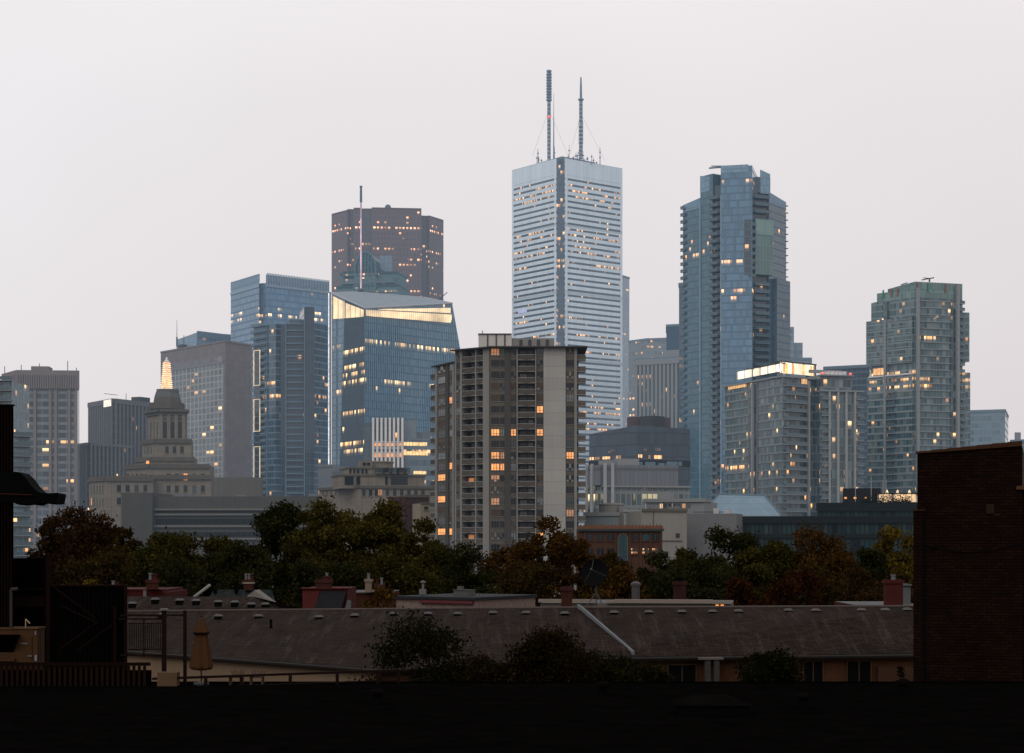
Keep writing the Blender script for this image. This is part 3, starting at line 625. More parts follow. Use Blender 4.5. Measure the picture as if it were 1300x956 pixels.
simple('office_building', 'hazy low building with square chimney at right picture edge', 'building', [(1283, 800), (1330, 790), (1335, 830), (1286, 835)], 560, 795,
       facade('edge_block', 3.5, 2.4, (.12, .15, .17), (.2, .22, .23), sp=.4, mu=.3, lit=.02, lstr=.9, seed=121),
       lambda T: (lambda mb: (mb.prism([XY(1288, 800), XY(1296, 800), XY(1296, 806), XY(1288, 806)], Z(560, 795), Z(548, 795)), mb.build('chimney', GREYB_L, T)))(MB()))

# ================================================================== middle distance, left half
def left_tower():
    D = 700; T = thing('apartment_tower', 'grey concrete tower with ribbed crown at far left of the skyline', 'building', base((60, 715)))
    f, l_ = Face((22, 700), (97.5, 702)), Face((4, 716), (22, 700)); zt, zc = Z(470, D), Z(494, D)
    m = facade('left_tower_glass', 3.15, 3.2, (.035, .05, .065), (.15, .165, .185), sp=.36, mu=.08, spcol=(.15, .165, .18), lit=.085, litf=.06, lstr=1.6, seed=131, vary=.5)
    cm = plain('ribbed_crown_concrete', (.18, .16, .158), .85, .12, .2, streak=.15)
    mb = MB(); mb.prism([l_.pt(0, 0)[:2], f.pt(0, 0)[:2], f.pt(f.L, 0)[:2], XY(88, 735), XY(14, 738)], 0, zc, 0); mb.build('wall', m, T)
    many('pier', T, [((lambda mb, px=px: f.box(mb, f.u(px) - .55, f.u(px) + .55, 0, zc, .02, .7)), cm) for px in (23, 44.5, 64, 71, 88, 97)])
    mb = MB(); mb.prism([l_.pt(-.3, 0, .6)[:2], f.pt(-.3, 0, .9)[:2], f.pt(f.L + 1.2, 0, .9)[:2], XY(90, 737), XY(13, 740)], zc, zt, 0); mb.build('crown', cm, T)
    many('crown_rib', T, [((lambda mb, u=f.L * (i + .5) / 26: f.box(mb, u - .25, u + .25, zc + .4, zt - 1.8, .92, 1.3)), cm) for i in range(26)] + [((lambda mb, u=l_.L * (i + .5) / 7: l_.box(mb, u - .25, u + .25, zc + .4, zt - 1.8, .7, 1.0)), cm) for i in range(7)])
    mb = MB(); f.block(mb, zt, Z(463.5, D), 12, 0, x0=37, x1=60, o=-4); mb.build('penthouse', cm, T)
    mb = MB()
    for px, h in ((6, 4), (27, 5), (50, 6), (86, 8), (97, 3)): x, y = XY(px, 706); mb.tube((x, y, zt - 1), (x, y, zt + h * .55), .16, n=5)
    mb.build('roof_aerial', STEEL_D, T)
    mb = MB(); f.box(mb, f.u(98.2), f.u(99.0), 0, zc, -3, -2.6); mb.build('corner_rail', METAL, T)
left_tower()

def left_condo():
    D = 480; T = thing('condo_block', 'pale blue glass condo with balconies peeping past the dark wall at left edge', 'condominium', base((18, 500)))
    g_ = facade('left_condo_glass', 2.75, 1.5, (.07, .13, .16), (.20, .27, .31), sp=.2, mu=.12, lit=.10, lstr=1.7, seed=141, vary=.5, litf=.0)
    f1, f2 = Face((-30, D), (14.5, D)), Face((14.5, D - 2), (38.5, D))
    mb = MB(); f1.block(mb, 0, Z(483, D), 18, 0); mb.build('curtain_wall', g_, T)
    mb = MB(); f2.block(mb, 0, Z(552, D), 16, 0); mb.build('curtain_wall', g_, T)
    def bal(f, z): return lambda mb: (f.box(mb, .3, f.L + .4, z - .22, z, .01, 1.5), f.box(mb, .3, f.L + .4, z + .12, z + 1.05, 1.4, 1.46, 1))
    many('balcony', T, [(bal(f2, Z(552, D) - .4 - 2.75 * k), [SLAB, RAILG]) for k in range(13)] + [(bal(f1, Z(483, D) - 2.75 * k), [SLAB, RAILG]) for k in range(6)])
left_condo()

def ribbed():
    D = 760; T = thing('office_building', 'dark ribbed stone office block with small white lit sign near its top', 'building', base((140, 790)))
    g_ = facade('ribbed_glass', 3.8, 2.0, (.030, .036, .045), (.045, .05, .06), sp=.25, mu=.05, lit=.06, litf=.16, lstr=1.6, seed=151, vary=.4, thr=.42)
    u1, u2 = Face((113, 800), (144, 775)), Face((144, 775), (196, 800)); zt = Z(507, 780)
    mb = MB(); mb.prism([u1.pt(0, 0)[:2], u1.pt(u1.L, 0)[:2], u2.pt(u2.L, 0)[:2], XY(160, 835)], 0, zt, 0); mb.build('upper_block', g_, T)
    mb = MB(); u1.box(mb, 0, u1.L, zt - 2.2, zt, .02, .75); u2.box(mb, .6, u2.L, zt - 2.2, zt - .01, .02, .75); mb.build('parapet', GREYB, T)
    many('rib', T, [((lambda mb, u=u2.L * (i + .5) / 11: u2.box(mb, u - .62, u + .62, 0, zt - 2.2, .02, .7)), GREYB) for i in range(11)] + [((lambda mb, u=u1.L * (i + .5) / 13: u1.box(mb, u - .55, u + .55, 0, zt - 2.2, .02, .7)), GREYB) for i in range(13)])
    mb = MB(); p = u1.u(134.5), u1.u(143.3); u1.box(mb, p[0], p[1], u1.z(138, 516.5), u1.z(138, 508), .78, 1.1); mb.build('sign', emit('white_sign', (1, .86, .72), 1.05), T)
    l1, l2 = Face((79, 775), (112, 748)), Face((112, 748), (168, 770)); zl = Z(563, 755)
    mb = MB(); mb.prism([l1.pt(0, 0)[:2], l1.pt(l1.L, 0)[:2], l2.pt(l2.L, 0)[:2], XY(150, 800)], 0, zl, 0); mb.build('lower_block', g_, T)
    mb = MB(); l1.box(mb, 0, l1.L, zl - 1.2, zl, .02, .75); l2.box(mb, .6, l2.L, zl - 1.2, zl - .01, .02, .75); mb.build('parapet', GREYB, T)
    many('rib', T, [((lambda mb, u=l2.L * (i + .5) / 11: l2.box(mb, u - .6, u + .6, 0, zl - 1.2, .02, .7)), GREYB) for i in range(11)] + [((lambda mb, u=l1.L * (i + .5) / 14: l1.box(mb, u - .55, u + .55, 0, zl - 1.2, .02, .7)), GREYB) for i in range(14)])
    mb = MB(); u2.block(mb, zt, zt + 2.5, 8, 0, x0=184, x1=197, o=-3); mb.build('roof_plant', STEEL_D, T)
    mb = MB(); u1.box(mb, u1.L - 5, u1.L - 4.8, zt, zt + 3, -8, -7.8); u2.box(mb, 3, 12, zt + 2.6, zt + 2.8, -8, -7.8); mb.build('roof_rail', STEEL_D, T)
ribbed()

GLASSES = [GL_C, GL_C, GL_C, GL_C, GL_A]
def wins(T, f, cols, rows, wpx, hpx, o=.06, rng=None, lit=0.05, deep=GLASSES, name='window', surround=None):
    """real window parts on face f: centre columns and rows given in the photo, size in photo px"""
    rng = rng or random.Random(1); it = []
    for py in rows:
        for px in cols:
            d = f.D(px) / F; u, z = f.u(px), f.z(px, py); hw, hh = wpx * d / 2, hpx * d / 2
            g_ = LIT if rng.random() < lit else rng.choice(deep)
            it.append(((lambda mb, u=u, z=z, hw=hw, hh=hh: (f.box(mb, u - hw, u + hw, z - hh, z + hh, -.2, o, 0), f.box(mb, u - hw - .12, u + hw + .12, z - hh - .25, z - hh - .02, -.1, o + .2, 1), f.box(mb, u - .06, u + .06, z - hh, z + hh, o + .005, o + .07, 2))), [g_, surround or LIME, FRAME]))
    return it

def beacon_building():
    D = 620; T = thing('stone_office', 'stepped old limestone office building crowned by a glowing weather beacon', 'building', base((212, 650)))
    def tier(x0, x1, yt, yb, Df, nm, mat=LIME, side=9, corner=None):
        """front wall between columns, with a splayed left flank"""
        xc = corner if corner is not None else x0 + (x1 - x0) * .25
        a, b = Face((x0, Df + side), (xc, Df)), Face((xc, Df), (x1, Df + 1.5))
        mb = MB(); dpt = (b.L) * .8
        mb.prism([a.pt(0, 0)[:2], a.pt(a.L, 0)[:2], b.pt(b.L, 0)[:2], b.pt(b.L, 0, -dpt)[:2], b.pt(2, 0, -dpt)[:2]], Z(yb, Df), Z(yt, Df), 0)
        o = mb.build(nm, mat, T)
        mb = MB(); t_ = Z(yt, Df)
        a.box(mb, -.4, a.L, t_ - 1.3, t_ - .55, .0, .7); b.box(mb, 0, b.L + .4, t_ - 1.3, t_ - .55, .0, .7); a.box(mb, -.2, a.L, t_ - .5, t_ + .3, .0, .3); b.box(mb, 0, b.L + .2, t_ - .5, t_ + .31, .0, .3)
        mb.build('cornice', LIME_D, o)
        return a, b, o
    its = []; rg = random.Random(6)
    a, b, o = tier(146, 268, 604, 700, 610, 'main_block', corner=191)
    its += wins(T, b, (214, 224.5, 235.5, 246.5, 257.5), (605.5, 620.5), 4.6, 8.5, rng=rg, lit=.06); its += wins(T, a, (162, 168, 173.5, 180, 185), (605.5, 620.5), 2.6, 8, rng=rg)
    a, b, o = tier(113, 194, 606, 700, 604, 'wing', corner=133, side=10)
    its += wins(T, b, (151, 162, 173.5, 184.5), (620, 636), 4.8, 8.5, rng=rg, lit=.0); its += wins(T, a, (116, 119.5, 123.5, 127, 130.5), (621, 637), 2.2, 9, rng=rg, lit=.06)
    a, b, o = tier(160, 266, 590, 606, 616, 'setback', corner=190)
    its += wins(T, b, (214, 224.5, 235.5, 246.5, 257.5), (604.5,), 4.6, 1, rng=rg, lit=0)[:0]
    a, b, o = tier(172, 247, 581, 592, 622, 'setback', corner=192)
    a, b, o = tier(181, 243, 558, 583, 626, 'shaft_base', corner=198)
    its += wins(T, b, (212, 221.5, 231), (571,), 4.2, 8.5, rng=rg, lit=.0); its += wins(T, a, (184, 188, 192), (571,), 2.2, 8, rng=rg, lit=0)
    mb = MB()
    b.box(mb, b.u(189) - .5, b.u(189) + .5, Z(588.5, 620), Z(585, 620), 4.5, 5.2)
    mb.build('flood_lamp', LIT, T)
    a, b, o = tier(187.5, 237, 522, 560, 629, 'shaft', corner=203)
    its += wins(T, b, (209.5, 219, 228.5), (546,), 4.4, 21, rng=rg, lit=0); its += wins(T, b, (209.5, 219, 228.5), (531.5,), 3.6, 3, rng=rg, lit=0); its += wins(T, a, (191.5, 195.5, 199.5), (546,), 2.0, 20, rng=rg, lit=0)
    mb = MB()
    for px in (204.5, 214.3, 223.8, 233.3): b.box(mb, b.u(px) - .55, b.u(px) + .55, Z(559, 629), Z(526, 629), .02, .6)
    mb.build('pilaster', LIME, o)
    many('window', T, its)
    mb = MB(); a.box(mb, -.9, a.L, Z(523, 629), Z(519.5, 629), -3, 1.5); b.box(mb, 0, b.L + .9, Z(523, 629), Z(519.5, 629), -3, 1.49); mb.build('cornice', LIME_D, T)
    def oct_(x0, x1, y0, y1, Df, dy=0, m=LIME_D, k=1.0, mbx=None):
        cx, cy = XY((x0 + x1) / 2, Df); r = (x1 - x0) / 2 * Df / F; q = MB() if mbx is None else mbx
        lo = [(cx + r * math.cos(math.pi / 8 + math.pi / 4 * i) * 1.08, cy + r * math.sin(math.pi / 8 + math.pi / 4 * i) * 1.08) for i in range(8)]
        hi = [((p[0] - cx) * k + cx, (p[1] - cy) * k + cy) for p in lo]
        z0, z1 = Z(y1, Df), Z(y0, Df)
        for i in range(8):
            j = (i + 1) % 8; q.poly(((*lo[i], z0), (*lo[j], z0), (*hi[j], z1), (*hi[i], z1)))
        q.poly([(*p, z1) for p in hi]); q.poly([(*p, z0) for p in lo[::-1]]); return q
    D2 = 641
    q = oct_(191, 233, 512, 520, D2); oct_(196, 229, 505, 512.2, D2, mbx=q, k=.93); q.build('drum', LIME_D, T)
    q = oct_(197, 228, 498, 505.2, D2, k=.86); oct_(199.5, 226.5, 494.5, 498.2, D2, mbx=q, k=.98); q.build('drum_roof', plain('beacon_drum_dark', (.10, .10, .10), .8, .2), T)
    q = oct_(205, 218, 460, 495, D2, k=.58); bc = q.build('beacon', emit('beacon_glow', (1.0, .46, .13), .95), T)
    cx, cy = XY(211.5, D2)
    def hoop(z, r): return lambda mb: mb.lathe((cx, cy), [(r, z), (r + .14, z), (r + .14, z + .22), (r, z + .22)], 8)
    many('lamp_hoop', bc, [(hoop(Z(494 - i * 2.7, D2), (6.9 - i * .23) * D2 / F * 1.12), CREAML) for i in range(13)])
    mb = MB(); mb.lathe((cx, cy), [(.8, Z(460, D2)), (1.1, Z(459, D2)), (.5, Z(457, D2)), (.45, Z(455.5, D2)), (.1, Z(453, D2))], 8); mb.build('finial', WHITEP, bc)
beacon_building()

def grey_hall():
    T = thing('institutional_building', 'long low grey concrete hall with dark window strips behind the left trees', 'building', base((280, 560)))
    D = 545; f = Face((157, D + 4), (402, D)); zt = Z(630, D)
    mb = MB(); f.block(mb, 0, zt, 30, 0, 1); mb.build('wall', [CONC_D2, ROOFM], T)
    mb = MB(); f.block(mb, 0, Z(625.5, D), 26, 0, x0=157, x1=196, o=2.5); mb.build('stair_block', CONC_D2, T)
    rg = random.Random(77); many('roof_plant', T, [((lambda mb, u=f.L * (.2 + .75 * rg.random()), w=rg.uniform(.6, 2), h=rg.uniform(.5, 1.6), o=-rg.uniform(3, 18): f.box(mb, u - w, u + w, zt, zt + h, o - 1, o)), GREYB) for i in range(9)])
    mb = MB(); f.block(mb, zt - 3, Z(607, D + 20), 12, 0, x0=263, x1=322, o=-14); pb = mb.build('roof_block', plain('hall_grey_block', (.105,.10,.092), .85, .1, .2, streak=.12), T)
    mb = MB(); f.pbox(mb, 292, 299, 612, 624, -14, -13.8, ref=296); mb.build('door', CONC_D2b, pb)
    for ya, yb in ((647, 650.5), (658.5, 665), (675.5, 681)):
        mb = MB(); f.box(mb, f.u(198), f.L - .5, Z(yb, D), Z(ya, D), .02, .25); mb.build('window_strip', facade('hall_strip%d' % ya, 6, 2.2, (.007, .009, .010), (.02, .02, .02), sp=0, mu=.1, lit=.008, litf=0, lstr=.7, seed=ya, ior=1.2), T)
    mb = MB()
    for y in (645.5, 652, 667, 683): f.box(mb, f.u(196.5), f.L + .6, Z(y + 2.2, D), Z(y, D), .03, 1.0)
    mb.build('floor_band', plain('hall_band', (.14, .135, .125), .85, .1, .3, streak=.15), T)
CONC_D2 = plain('hall_concrete', (.07, .068, .063), .85, .15, .2, streak=.2); CONC_D2b = plain('hall_door_grey', (.05, .05, .05), .7)
grey_hall()

def finned():
    T = thing('office_building', 'white finned office block with glass wings standing before the slanted glass tower', 'building', base((500, 690)))
    D = 680; f = Face((474, D), (511, D)); zt = Z(531.5, D)
    g_ = facade('finned_glass', 3.9, 1.7, (.04, .055, .065), (.10, .11, .12), sp=.15, mu=.1, lit=.04, litf=.0, lstr=1.5, seed=161)
    mb = MB(); f.block(mb, 0, zt, 14, 0); mb.build('wall', g_, T)
    many('fin', T, [((lambda mb, u=f.L * i / 7: f.box(mb, u - .42, u + .42, 0, zt + .3, .02, 1.1)), WHITEP) for i in range(8)])
    mb = MB()
    for y in (560, 568, 573.5): f.box(mb, .45, f.L - .45, Z(y + 1.8, D), Z(y, D), .02, .3)
    mb.build('spandrel', WHITEP, T)
    its = [((lambda mb, u=f.L * (i + .5) / 7, y=y, h=h: f.box(mb, u - .7, u + .7, Z(y + h, D), Z(y, D), .02, .2)), (LIT if r < .72 else LIT_D)) for i, r in zip(range(14), [.1, .5, .9, .2, .3, .8, .6] * 2) for y, h in (((562.5, 4) if i >= 7 else (575.5, 5)),) for i in (i % 7,)]
    many('window', T, its)
    h = Face((511, D + 2), (556, D + 6)); zz = Z(556, D)
    gb = facade('finned_wing_glass', 4.0, 1.6, (.07, .115, .145), (.12, .17, .20), sp=.42, mu=.06, spcol=(.13, .18, .22), lit=.02, litf=.4, lstr=1.7, seed=166, thr=.35)
    mb = MB(); h.block(mb, 0, zz, 14, 0); wg = mb.build('wing', gb, T)
    for ya, yb, xa, xb in ((561.5, 566, 512.5, 542), (573, 578, 512.5, 543), (598, 602, 525, 541)):
        mb = MB(); h.pbox(mb, xa, xb, ya, yb, .05, .2); mb.build('lit_window_strip', emit('lit_strip_%d' % ya, (1, .62, .24), 1.2, 1.3), wg)
    mb = MB(); h.block(mb, zz - 2, Z(532, D), 10, 0, x0=513, x1=531, o=-3); mb.build('plant_room', facade('plant_glass', 9, 3, (.10, .13, .155), (.13, .165, .19), sp=.05, mu=.1, lit=0, seed=4), T)
    mb = MB(); h.block(mb, zz - 2, Z(547, D), 9, 0, x0=529, x1=550, o=-4); mb.build('plant_room', facade('plant_glass_b', 9, 3, (.07, .09, .115), (.1, .12, .14), sp=.05, mu=.1, lit=0, seed=5), T)
    k = Face((462, D + 4), (474, D + 3)); mb = MB(); k.block(mb, 0, Z(536, D), 10, 0); mb.build('wing', facade('finned_left_glass', 4, 1.5, (.035, .055, .075), (.06, .09, .11), sp=.2, mu=.1, lit=.05, lstr=1.4, seed=168), T)
finned()

def low_dark_office():
    T = thing('office_building', 'low dark slatted block between the framed condo and the stepped limestone building', 'building', base((410, 640)))
    f = Face((404, 640), (422, 638)); mb = MB(); f.block(mb, 0, Z(591, 640), 14, 0, 1); mb.build('wall', [facade('low_dark_glass', 5, 8, (.06, .075, .095), (.10, .115, .135), sp=.35, mu=.03, lit=.0, seed=171), ROOFM], T)
    mb = MB(); f.box(mb, -.2, f.L + .2, Z(593, 640), Z(590, 640), .02, .5); mb.build('parapet', GREYB, T)
low_dark_office()

def stepped_limestone():
    T = thing('stone_office', 'pale stepped limestone office with rounded top tier behind the yellow green trees', 'building', base((490, 540)))
    D = 520; rg = random.Random(12)
    f0, s0 = Face((456, D), (553, D + 6)), Face((405, D + 22), (456, D))
    def tier(f, x0, x1, yt, yb, o, nm, dp=16):
        mb = MB(); f.block(mb, Z(yb, D), Z(yt, D), dp, 0, x0=x0, x1=x1, o=o); q = mb.build(nm, LIME, T)
        mb = MB(); f.box(mb, f.u(x0) - .25, f.u(x1) + .25, Z(yt + 1.6, D), Z(yt - .4, D), o - dp, o + .3); mb.build('cornice', LIME_D, q); return q
    mb = MB(); mb.prism([s0.pt(0, 0)[:2], f0.pt(0, 0)[:2], f0.pt(f0.L, 0)[:2], XY(540, D + 45), XY(430, D + 50)], 0, Z(618.5, D), 0); mb.build('wall', LIME, T)
    mb = MB(); s0.box(mb, 0, s0.L, Z(620, D), Z(616.5, D), .0, .5); f0.box(mb, 0, f0.L, Z(620, D), Z(616.5, D), .0, .51); mb.build('cornice', LIME_D, T)
    its = wins(T, f0, (462, 470.5, 478, 482, 492, 501, 510, 519, 528, 537), (625.5,), 4, 8.0, rng=rg, lit=.0)
    its += wins(T, s0, (410, 415, 420, 426, 431, 436, 441), (624,), 2.6, 6, rng=rg, lit=0) + [((lambda mb: f0.pbox(mb, 480, 485, 621.5, 629, .02, .1)), LIT_D)]
    its += [((lambda mb, a=a, b=b: f0.pbox(mb, a, b, 604.5, 615, -1.98, -1.8)), GL_C) for a, b in ((439, 450), (454, 458.5), (490.5, 493.5), (498, 519))]
    tier(f0, 432.5, 541, 602.5, 620, -2, 'tier')
    its += wins(T, f0, (482, 491.5, 501, 509.5, 518.5), (597,), 4.3, 6.0, o=-4.94, rng=rg, lit=0) + [((lambda mb, a=a: f0.pbox(mb, a, a + 2.4, 594, 600, -4.98, -4.8)), GL_C) for a in (447, 452, 457, 462.5, 467.5)]
    tier(f0, 445.5, 522, 592.5, 603, -5, 'tier')
    mb = MB(); f0.block(mb, Z(593, D), Z(583.5, D), 10, 0, x0=462, x1=478, o=-7); mb.build('tier', LIME, T)
    c = f0.pt(f0.u(492), 0, -13); r = 17.5 * D / F; mb = MB(); mb.lathe((c[0], c[1]), [(r, Z(593, D)), (r, Z(585.5, D)), (r + .25, Z(585, D)), (r + .25, Z(583.5, D)), (r - .6, Z(582.8, D))], 28); mb.build('round_tier', LIME, T)
    its += [((lambda mb, a=a: f0.pbox(mb, a, a + 4, 586, 589.5, -6.98, -6.8)), GL_C) for a in (465.5, 471)]
    many('window', T, its)
stepped_limestone()

def small_block(nm, label, a, b, yt, mat, depth, T_extra=None):
    f = Face(a, b); T = thing(nm, label, 'building', (f.pt(f.L / 2, 0, -depth / 2)[0], f.pt(f.L / 2, 0, -depth / 2)[1], 0))
    zt = f.z((a[0] + b[0]) / 2, yt); mb = MB(); f.block(mb, 0, zt, depth, 0, 1); mb.build('wall', [mat, ROOFM], T)
    if T_extra: T_extra(T, f, zt)
    return T
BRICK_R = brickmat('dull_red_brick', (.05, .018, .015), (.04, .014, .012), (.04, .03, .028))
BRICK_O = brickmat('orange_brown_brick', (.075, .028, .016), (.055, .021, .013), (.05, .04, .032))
BRICK_K = brickmat('near_black_brick', (.0105, .0042, .0029), (.0055, .0026, .0020), (.0022, .0018, .0016), bw=.34, bh=.125, var=.6)  # near-black brick tones with broad noise blotches
small_block('brick_house', 'dull red brick block with single lamp left of the tall apartment slab', (514, 455), (545, 458), 630, BRICK_R, 12,
            lambda T, f, z: [(lambda mb: (f.box(mb, -.1, f.L, z - .3, z + .4, .01, .3), mb.build('parapet', LIME_D, T)))(MB()), (lambda mb: (mb.lathe(f.pt(f.u(526.5), 0, .5)[:2], [(.1, z - 4.3), (.4, z - 4.1), (.4, z - 3.5), (.1, z - 3.3)], 8), mb.build('wall_lamp', LIT_W, T)))(MB())])
small_block('stucco_house', 'small cream stucco block under the red brick block beside the apartment slab', (534, 445), (552, 446), 639, plain('cream_stucco', (.2,.175,.13), .9, .1), 10,
            lambda T, f, z: [(lambda mb: (f.box(mb, -.1, f.L, z - .2, z + .3, .01, .25), mb.build('parapet', LIME_D, T)))(MB()), many('window', T, wins(T, f, (541,), (645,), 5, 4, lit=0))])

# ================================================================== the tall apartment slab
PARAP = plain('balcony_parapet', (0.070, 0.063, 0.055), .85, .2, .5, streak=.25)
def apartment():
    D = 400; T = thing('apartment_tower', 'tall grey concrete apartment slab with stacked balconies and blank pale end panel', 'apartment building', base((650, 412)))
    fh = 2.66; ztop = Z(441.5, D); NF = 19; rg = random.Random(33)
    S0 = Face((553.5, 429), (577.5, 419)); S1 = Face((577.5, 407.5), (622, 401)); S2 = Face((622, 400.6), (744, 400.6))
    # solid wall pieces between recessed bays: (face, px0, px1, outward offset, material)
    solids = [(S0, 553.5, 556, .3, CONC), (S0, 556, 566.5, 0, CONC_B), (S0, 566.5, 570.5, .3, CONC_D), (S0, 570.5, 575.3, 0, CONC_B), (S0, 575.3, 577.5, .3, CONC),
              (S1, 577.5, 579, .0, CONC), (S1, 579, 585.4, 0, CONC_B), (S1, 585.4, 587.6, .4, CONC), (S1, 604.3, 605.8, .4, CONC), (S1, 614.2, 622, .35, CONC),
              (S2, 622, 641, 0, CONC_B), (S2, 641, 648, .25, CONC_D), (S2, 648, 655.8, 0, CONC_B), (S2, 655.8, 657.4, .5, CONC), (S2, 679.2, 680.8, .5, CONC), (S2, 680.8, 690, 0, CONC_B),
              (S2, 690, 718, .3, CONC_L), (S2, 718, 729, 0, CONC_B), (S2, 729, 732.5, .3, CONC)]
    groups = {}
    for f, a, b, o, m in solids:
        mb = groups.setdefault(m.name, (MB(), m))[0]; f.box(mb, f.u(a), f.u(b), 0, ztop - (0.0 if f is not S0 else 1.5), -2.0, o)
    for mb, m in groups.values(): mb.build('blank_panel' if m is CONC_L else 'wall', m, T)
    # recessed back walls of the balcony bays, thin floor-edge lines, roof
    bm = MB()
    for f, a, b in ((S1, 587.6, 604.3), (S1, 605.8, 614.2), (S2, 657.4, 679.2)): f.box(bm, f.u(a) + .01, f.u(b) - .01, 0, ztop, -2.0, -1.5)
    bm.build('recess_wall', CONC_D, T)  # dark concrete tone paints in the shade of the balcony recesses
    bm = MB(); S2.box(bm, 0, S2.L - 2.2, 0, ztop - .02, -16, -2.01); S1.box(bm, .2, S1.L, 0, ztop - .02, -14, -2.01); S0.box(bm, .2, S0.L, 0, ztop - 1.6, -10, -2.01); bm.build('core', CONC_B, T)
    bm = MB(); S2.box(bm, -.3, S2.L + .3, ztop, ztop + .32, -16.3, 1.55); S1.box(bm, -.3, S1.L + .2, ztop - .02, ztop + .28, -14, 1.45); S0.box(bm, -1.4, S0.L + .3, ztop - 1.5, ztop - 1.2, -10, .8); bm.build('roof_slab', plain('dark_roof_edge', (.05, .05, .05), .8), T)
    # windows
    cols = [(S0, 556.4, 566, 3), (S0, 571, 575, 2), (S1, 579.6, 585, 2), (S2, 623.5, 634, 3), (S2, 635, 640.3, 2), (S2, 648.6, 655.2, 2), (S2, 681.4, 689.4, 2), (S2, 719, 728.4, 3)]
    litmap = {(0, 10): LIT, (1, 3): LIT, (1, 9): LIT, (0, 12): LIT, (0, 15): LIT, (3, 7): LIT, (3, 9): LIT, (4, 9): LIT_D, (3, 10): LIT, (4, 10): LIT, (5, 7): LIT, (6, 5): LIT, (6, 7): LIT, (6, 16): LIT, (7, 9): LIT, (3, 13): LIT_D, (3, 0): LIT_D, (3, 11): LIT_D,
              (6, 4): CURT, (1, 15): LIT, (3, 14): CURT, (0, 0): CURT, (7, 0): CURT, (2, 11): CURT, (0, 5): CURT, (3, 3): CURT, (3, 4): CURT, (5, 4): CURT, (0, 7): CURT, (7, 14): LIT_D, (2, 10): CURT}
    its = []
    for k in range(NF):
        for ci, (f, a, b, npan) in enumerate(cols):
            z0 = ztop - (k + 1) * fh + 1.05 - (1.5 if f is S0 else 0); u0, u1 = f.u(a), f.u(b); r = rg.random()
            g_ = litmap.get((ci, k)) or (GL_C if r < .58 else GL_A if r < .80 else GL_B if r < .90 else CURT)
            g2 = g_ if rg.random() < .55 or g_ in (LIT,) else rg.choice((GL_C, GL_B, GL_A))
            def draw(mb, f=f, u0=u0, u1=u1, z0=z0, n=npan, sl=rg.random()):
                z1 = z0 + 1.45
                f.box(mb, u0, u1, z0 - .07, z1 + .07, .005, .05, 2)
                for i in range(n):
                    p, q = u0 + (u1 - u0) * i / n + .06, u0 + (u1 - u0) * (i + 1) / n - .06
                    f.box(mb, p, q, z0 + .5, z1, .052, .07, 0 if i % 2 == 0 or sl > .5 else 1); f.box(mb, p, q, z0, z0 + .42, .052, .07, 1 if i != 1 else 0)
                f.box(mb, u0 - .05, u1 + .05, z0 - .17, z0 - .08, .0, .16, 3)
            its.append((draw, [g_, g2, FRAME, CONC]))
    many('window', T, its)
    # balconies
    def balc(f, a, b, z, o0=-1.49, o1=.28, solid=PARAP, bow=.22):
        u0, u1 = f.u(a) + .02, f.u(b) - .02
        def d(mb):
            f.box(mb, u0, u1, z - .2, z, o0, o1 + .06, 1)
            p = [f.pt(u0, z, o1)[:2], f.pt((u0 + u1) / 2, z, o1 + bow)[:2], f.pt(u1, z, o1)[:2], f.pt(u1, z, o1 - .12)[:2], f.pt((u0 + u1) / 2, z, o1 + bow - .12)[:2], f.pt(u0, z, o1 - .12)[:2]]
            mb.prism(p, z + .0, z + 1.08, 0); f.box(mb, u0, u1, z + 1.09, z + 1.15, o1 - .15, o1 + .05, 2)
        return d, [solid, CONC, METAL]
    its = []
    for k in range(NF):
        z = ztop - (k + 1) * fh
        its.append(balc(S1, 587.6, 604.3, z)); its.append(balc(S1, 605.8, 614.2, z)); its.append(balc(S2, 657.4, 679.2, z))
        its.append(balc(S2, 732.5, 743.8, z, -2.6, -.3, CONC_B, 0)); 
        its.append(balc(S0, 545.5, 553.4, z - 1.5, -1.8, -.2, CONC_D, 0))
    many('balcony', T, its)
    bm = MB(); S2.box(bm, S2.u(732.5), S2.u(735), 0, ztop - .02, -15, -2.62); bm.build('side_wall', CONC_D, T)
    rg2 = random.Random(8); its = []
    for k in range(NF):
        z = ztop - (k + 1) * fh
        for f, a, b in ((S1, 590, 597), (S1, 607.5, 612.5), (S2, 660, 669), (S2, 671, 677)):
            lit = (f is S1 and a == 590 and k in (11,)) or (f is S1 and a == 590 and k == 16)
            its.append(((lambda mb, f=f, a=a, b=b, z=z: f.box(mb, f.u(a), f.u(b), z + .05, z + 2.1, -1.49, -1.42)), LIT_D if lit else rg2.choice((GL_C, GL_C, DARKG))))
    its.insert(0, ((lambda mb: S1.box(mb, S1.u(598.6), S1.u(601.5), ztop - 6 * fh + .3, ztop - 6 * fh + 1.95, -1.4, -1.35)), LIT))
    many('balcony_door', T, its)
    # penthouse and its louvres
    bm = MB(); S2.box(bm, S2.u(607), S2.u(649), ztop + .32, Z(421.5, D), -12, -4, 0); S2.box(bm, S2.u(606.5), S2.u(649.5), Z(421.5, D), Z(420.4, D), -12.2, -3.7, 1); ph = bm.build('penthouse', [plain('penthouse_panel', (.42, .41, .39), .8, .08), STEEL_D], T)
    many('penthouse_pier', ph, [((lambda mb, px=px: S2.box(mb, S2.u(px), S2.u(px) + .3, ztop + .35, Z(421.6, D), -3.99, -3.85)), CONC_D) for px in (618, 629, 640)])
    bm = MB(); S2.box(bm, S2.u(649.2), S2.u(704), ztop + .31, Z(426, D), -12, -4.5, 0); ph2 = bm.build('plant_room', CONC, T)
